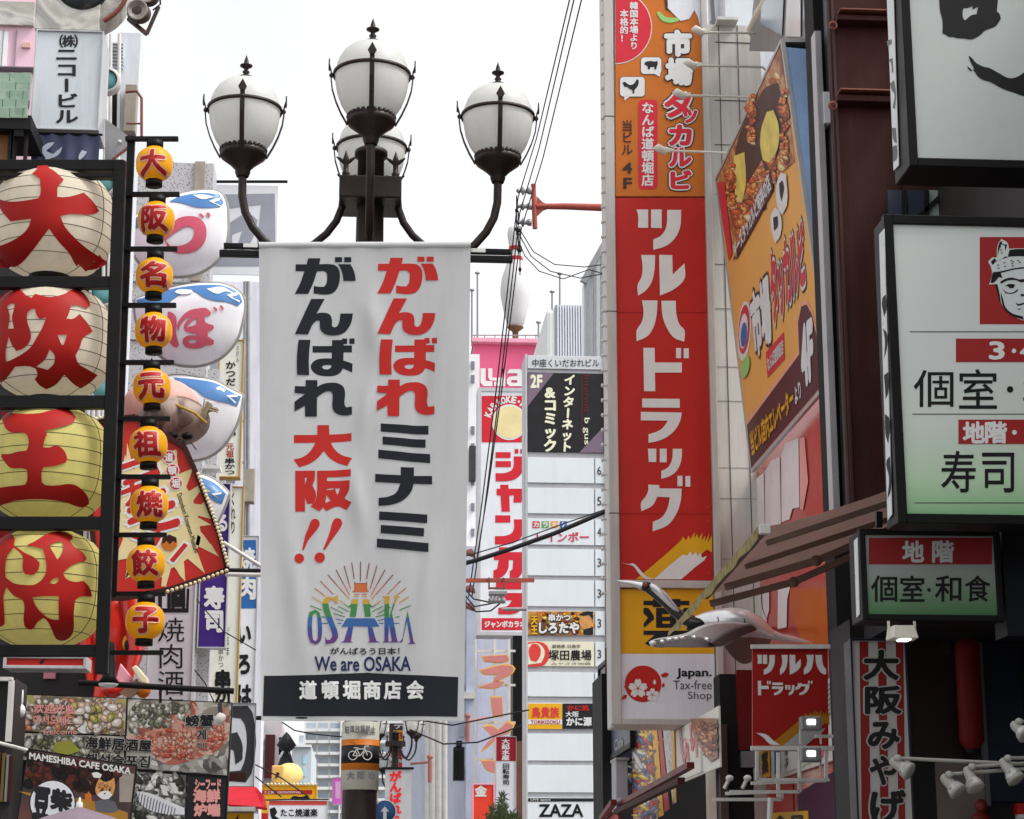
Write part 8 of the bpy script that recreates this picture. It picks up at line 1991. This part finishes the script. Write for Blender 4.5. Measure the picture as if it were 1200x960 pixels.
ar.text('くの', [(709, 778), (713, 774), (715, 806), (711, 812)], PGW, 1, .04, vert=True); ar.text('Cafe', [(721, 868), (731, 862), (731, 874), (721, 880)], PGW, 1, .03); ar.quad([(705, 860), (740, 836), (740, 838), (705, 863)], GREY, 1, 'rule')
ar.poly([(708, 800), (711, 796), (713, 830), (716, 850), (710, 846)], PGW, 1, 'lettering'); ar.flush()
fr_ = MB(); Q4 = [BQ(p) for p in ((703.5, 897), (741, 873), (739, 752), (703, 783))]
for p, q in zip(Q4, Q4[1:] + Q4[:1]): fr_.bar(p, q, .05)
t.part('trim', fr_, BLACKMETAL)
t, w, pl = slab('grey_box', 'pale grey upright box below the dark blue sign', 'box', 21.5, (722, 889, 736, 950), .4, mat("pale grey box paint", C(150, 152, 158), .5, .08, 3, grime=.2), bevel=.01)
t.part('lid', MB().box(pl.px(721, 890)[0], pl.px(737, 890)[0], 21.45, 21.95, pl.px(729, 891)[1], pl.px(729, 888)[1]), GREYSTEEL)
t, w, pl = slab('dark_alley_wall', 'dark recess wall between the tenant tower and the wall poster', 'wall', 23.0, (706, 790, 850, 985), 1, DARK, z_to_ground=True)
boxpart(t, pl, 23, (709, 760, 716, 790), MAROON, .05, name='panel')

# ---------------------------------------------------------------- dark shop under the lightboxes
SHY = 11.2
t, w, pl = slab('dark_shop', 'dark shop front recess under the lightbox signs', 'shop', SHY, (1000, 728, 1420, 985), .5, mat("shop recess shade black", (.010, .008, .009), .6, .3, 2), z_to_ground=True)  # shade of the recess put into a near-black wall colour
boxpart(t, pl, SHY, (1068, 745, 1124, 890), mat("very dark brown panel", (.018, .008, .007), .5, .3, 2), .03, name='door')
boxpart(t, pl, SHY, (1148, 740, 1152, 945), mat("grey door edge", (.10, .10, .11)), .06, name='door_edge'); boxpart(t, pl, SHY, (1152, 740, 1196, 940), mat("navy door", (.010, .014, .028), .4, .2, 2), .05, name='navy_door')
boxpart(t, pl, SHY, (1097, 893, 1152, 985), mat("dim beige wall", (.16, .13, .12), .6, .15, 2), .03, name='lower_panel')
t.part('handle', MB().tube([P(1147, 832, SHY - .08), P(1144.5, 838, SHY - .1), P(1144.5, 854, SHY - .1), P(1147, 859, SHY - .08)], .006, 8), SIGNWHITE)
boxpart(t, pl, SHY, (1101, 750, 1111, 768), mat("faint plate", (.03, .022, .02)), .05, name='plate')
boxpart(t, pl, SHY, (1188, 942, 1200, 955), RED, .06, name='ticket'); boxpart(t, pl, SHY, (1190, 955, 1199, 960), WHITE, .062, name='ticket')
t = Thing('red_paper_lantern', 'tall red paper lantern hanging in the dark shop front', 'lantern', P(1136, 882, SHY - .3))
RL = mat("red paper glow", (.13, .004, .003), .6, .15, 3, emit=.02, trans=.1)
c = P(1136, 812, SHY - .2); hh = 66 * SHY / 2370
t.part('shell', MB().lathe([(.035, -hh), (.058, -hh * .9)] + [(.066 + .0025 * (i % 2), hh * (-.85 + i * .085)) for i in range(21)] + [(.058, hh * .9), (.035, hh)], c, 24), RL)
for s_ in (-1, 1): t.part('cap', MB().lathe([(0, hh * s_ + .02 * s_), (.04, hh * s_ + .02 * s_), (.04, hh * s_ * .98), (0, hh * s_ * .98)], c, 16), BLACKMETAL)
t = Thing('lucky_figure', 'small red figure half seen at the foot of the navy door', 'figurine', P(1151, 975, SHY - .3))
t.part('body', MB().ell(P(1150, 966, SHY - .3), .06, .05, .07, 16, 10), mat("dull red glaze", (.14, .015, .012), .4))
t.part('head', MB().ell(P(1150, 945, SHY - .3), .034, .034, .04, 14, 10), mat("dull red glaze", (.14, .015, .012)))
t.part('base', MB().box(P(1140, 985, SHY - .3).x, P(1162, 985, SHY - .3).x, SHY - .4, SHY - .2, P(1150, 985, SHY).z - .3, P(1150, 980, SHY - .3).z), DARK)
# striped souvenir sign
t, ar = lightbox('souvenir_sign', 'upright red and white striped souvenir sign with black brush characters', 'sign', 10.3, (1000, 749, 1067, 990), .15, mat("navy black frame", (.008, .010, .02), .4), mat("grey white stripe", (.40, .39, .37), .5, .06, 3), 2.2)
DRS = mat("dull red stripe", (.20, .010, .010), .5, .1, 3)
for a_, b_, c_, d_ in ((1007, 1017.2, 1010, 1021), (1028.5, 1038, 1032, 1042), (1049.5, 1058.5, 1053, 1061)): ar.quad([(a_, 752), (b_, 752), (d_, 985), (c_, 985)], DRS, 1, 'stripe')
GWO = mat("grey white edge", (.36, .35, .33), .5)
for ch, b in (('大', (1013, 763, 1052, 796)), ('阪', (1015, 805, 1055, 836)), ('み', (1018, 847, 1053, 877)), ('や', (1020, 887, 1050, 919)), ('げ', (1021, 927, 1060, 962))): ar.text(ch, b, INK, 2, .04, outline=(GWO, .085))
ar.flush()
t = Thing('box_lamp', 'small white box floodlight under the lowest lightbox', 'lamp', P(1057, 750, 9.3))
c = P(1057, 743, 9.3)
t.part('housing', MB().hexa([c + Vector(v) for v in ((-.05, -.05, .035), (.05, -.05, .035), (.06, .04, .035), (-.06, .04, .035))], [c + Vector(v) for v in ((-.062, -.07, -.028), (.062, -.07, -.028), (.068, .05, -.028), (-.068, .05, -.028))]), WL, bevel=.006)
t.part('lens', MB().box(c.x - .02, c.x + .028, c.y - .05, c.y + .02, c.z - .034, c.z - .029), LIT)
t.part('bracket', MB().bar(c + Vector((-.062, 0, 0)), c + Vector((-.062, 0, .06)), .01).bar(c + Vector((.062, 0, 0)), c + Vector((.062, 0, .06)), .01), WL)
t = Thing('canopy', 'black slab added to shade the shop front behind the lowest lightbox', 'canopy', (3.5, 10.5, 3.0))  # slab put in to keep light off the shop recess below
t.part('slab', MB().box(2.74, 4.0, 9.80, 11.1, P(1100, 712, 9.8).z, P(1100, 625, 9.8).z), DARK)
t.part('fascia', MB().box(P(1175, 650, 9.6).x, 4.0, 9.6, 9.79, P(1190, 745, 9.6).z, P(1190, 622, 9.6).z), mat("blue black fascia", (.008, .010, .014), .4, .2, 2))
# track spotlights on long stalks
for (hx, hy, dx, dy, ax, ay, d) in ((1047, 893, 20, 12, 1230, 897, 'white spotlight farthest out on its long stalk, before the striped sign'), (1107, 912, 17, 17, 1230, 899, 'white spotlight pointing down, second from the striped sign'), (1134, 903, 10, 22, 1230, 893, 'white spotlight facing straight down, middle of the row'), (1176, 893, 16, 22, 1232, 888, 'white spotlight with dark fins near the frame edge'), (1189, 850, 14, 12, 1236, 848, 'white spotlight highest of the group, at the frame edge')):
    SPY = 7.6
    t = Thing('stalk_spotlight', d, 'spotlight', P(hx, hy, SPY), 'white spotlights on stalks')
    p, q = P(hx, hy, SPY), P(hx + dx, hy + dy, SPY - .04)
    ax_ = (q - p)
    ln = ax_.length; u_ = ax_.normalized(); WL = mat('dim white spotlight enamel', (.30, .295, .27), .4, .08, 5, grime=.25)
    t.part('body', MB().lathe([(0, -.012), (.012, -.012), (.019, .0), (.021, ln * .45), (.024, ln * .5)], p, 18, axis=u_), WL)
    t.part('cooling_collar', MB().lathe([(.022, ln * .48), (.030, ln * .62), (.034, ln * .86)], p, 18, axis=u_), ramp_mat("finned grey collar", [(0, (.10, .10, .10)), (1, (.5, .5, .48))], 60, 'voronoi'))
    t.part('lens_ring', MB().lathe([(.034, ln * .84), (.036, ln * .95), (.030, ln * 1.0), (0, ln * .98)], p, 18, axis=u_), WL)
    t.part('pivot', MB().ell(p + Vector((.012, -.02, .012)), .016, .016, .014, 12, 8), WL)
    t.part('stalk', MB().tube([p + Vector((.012, -.0, .014)), P(ax, ay, SPY + .1)], .007, 8), WL)
t = one('spotlight_bar', MB().bar(P(1236, 842, 7.75), P(1236, 905, 7.75), .05), BLACKMETAL, 'black mounting bar holding the spotlight stalks', 'bar', P(1236, 905, 7.75))
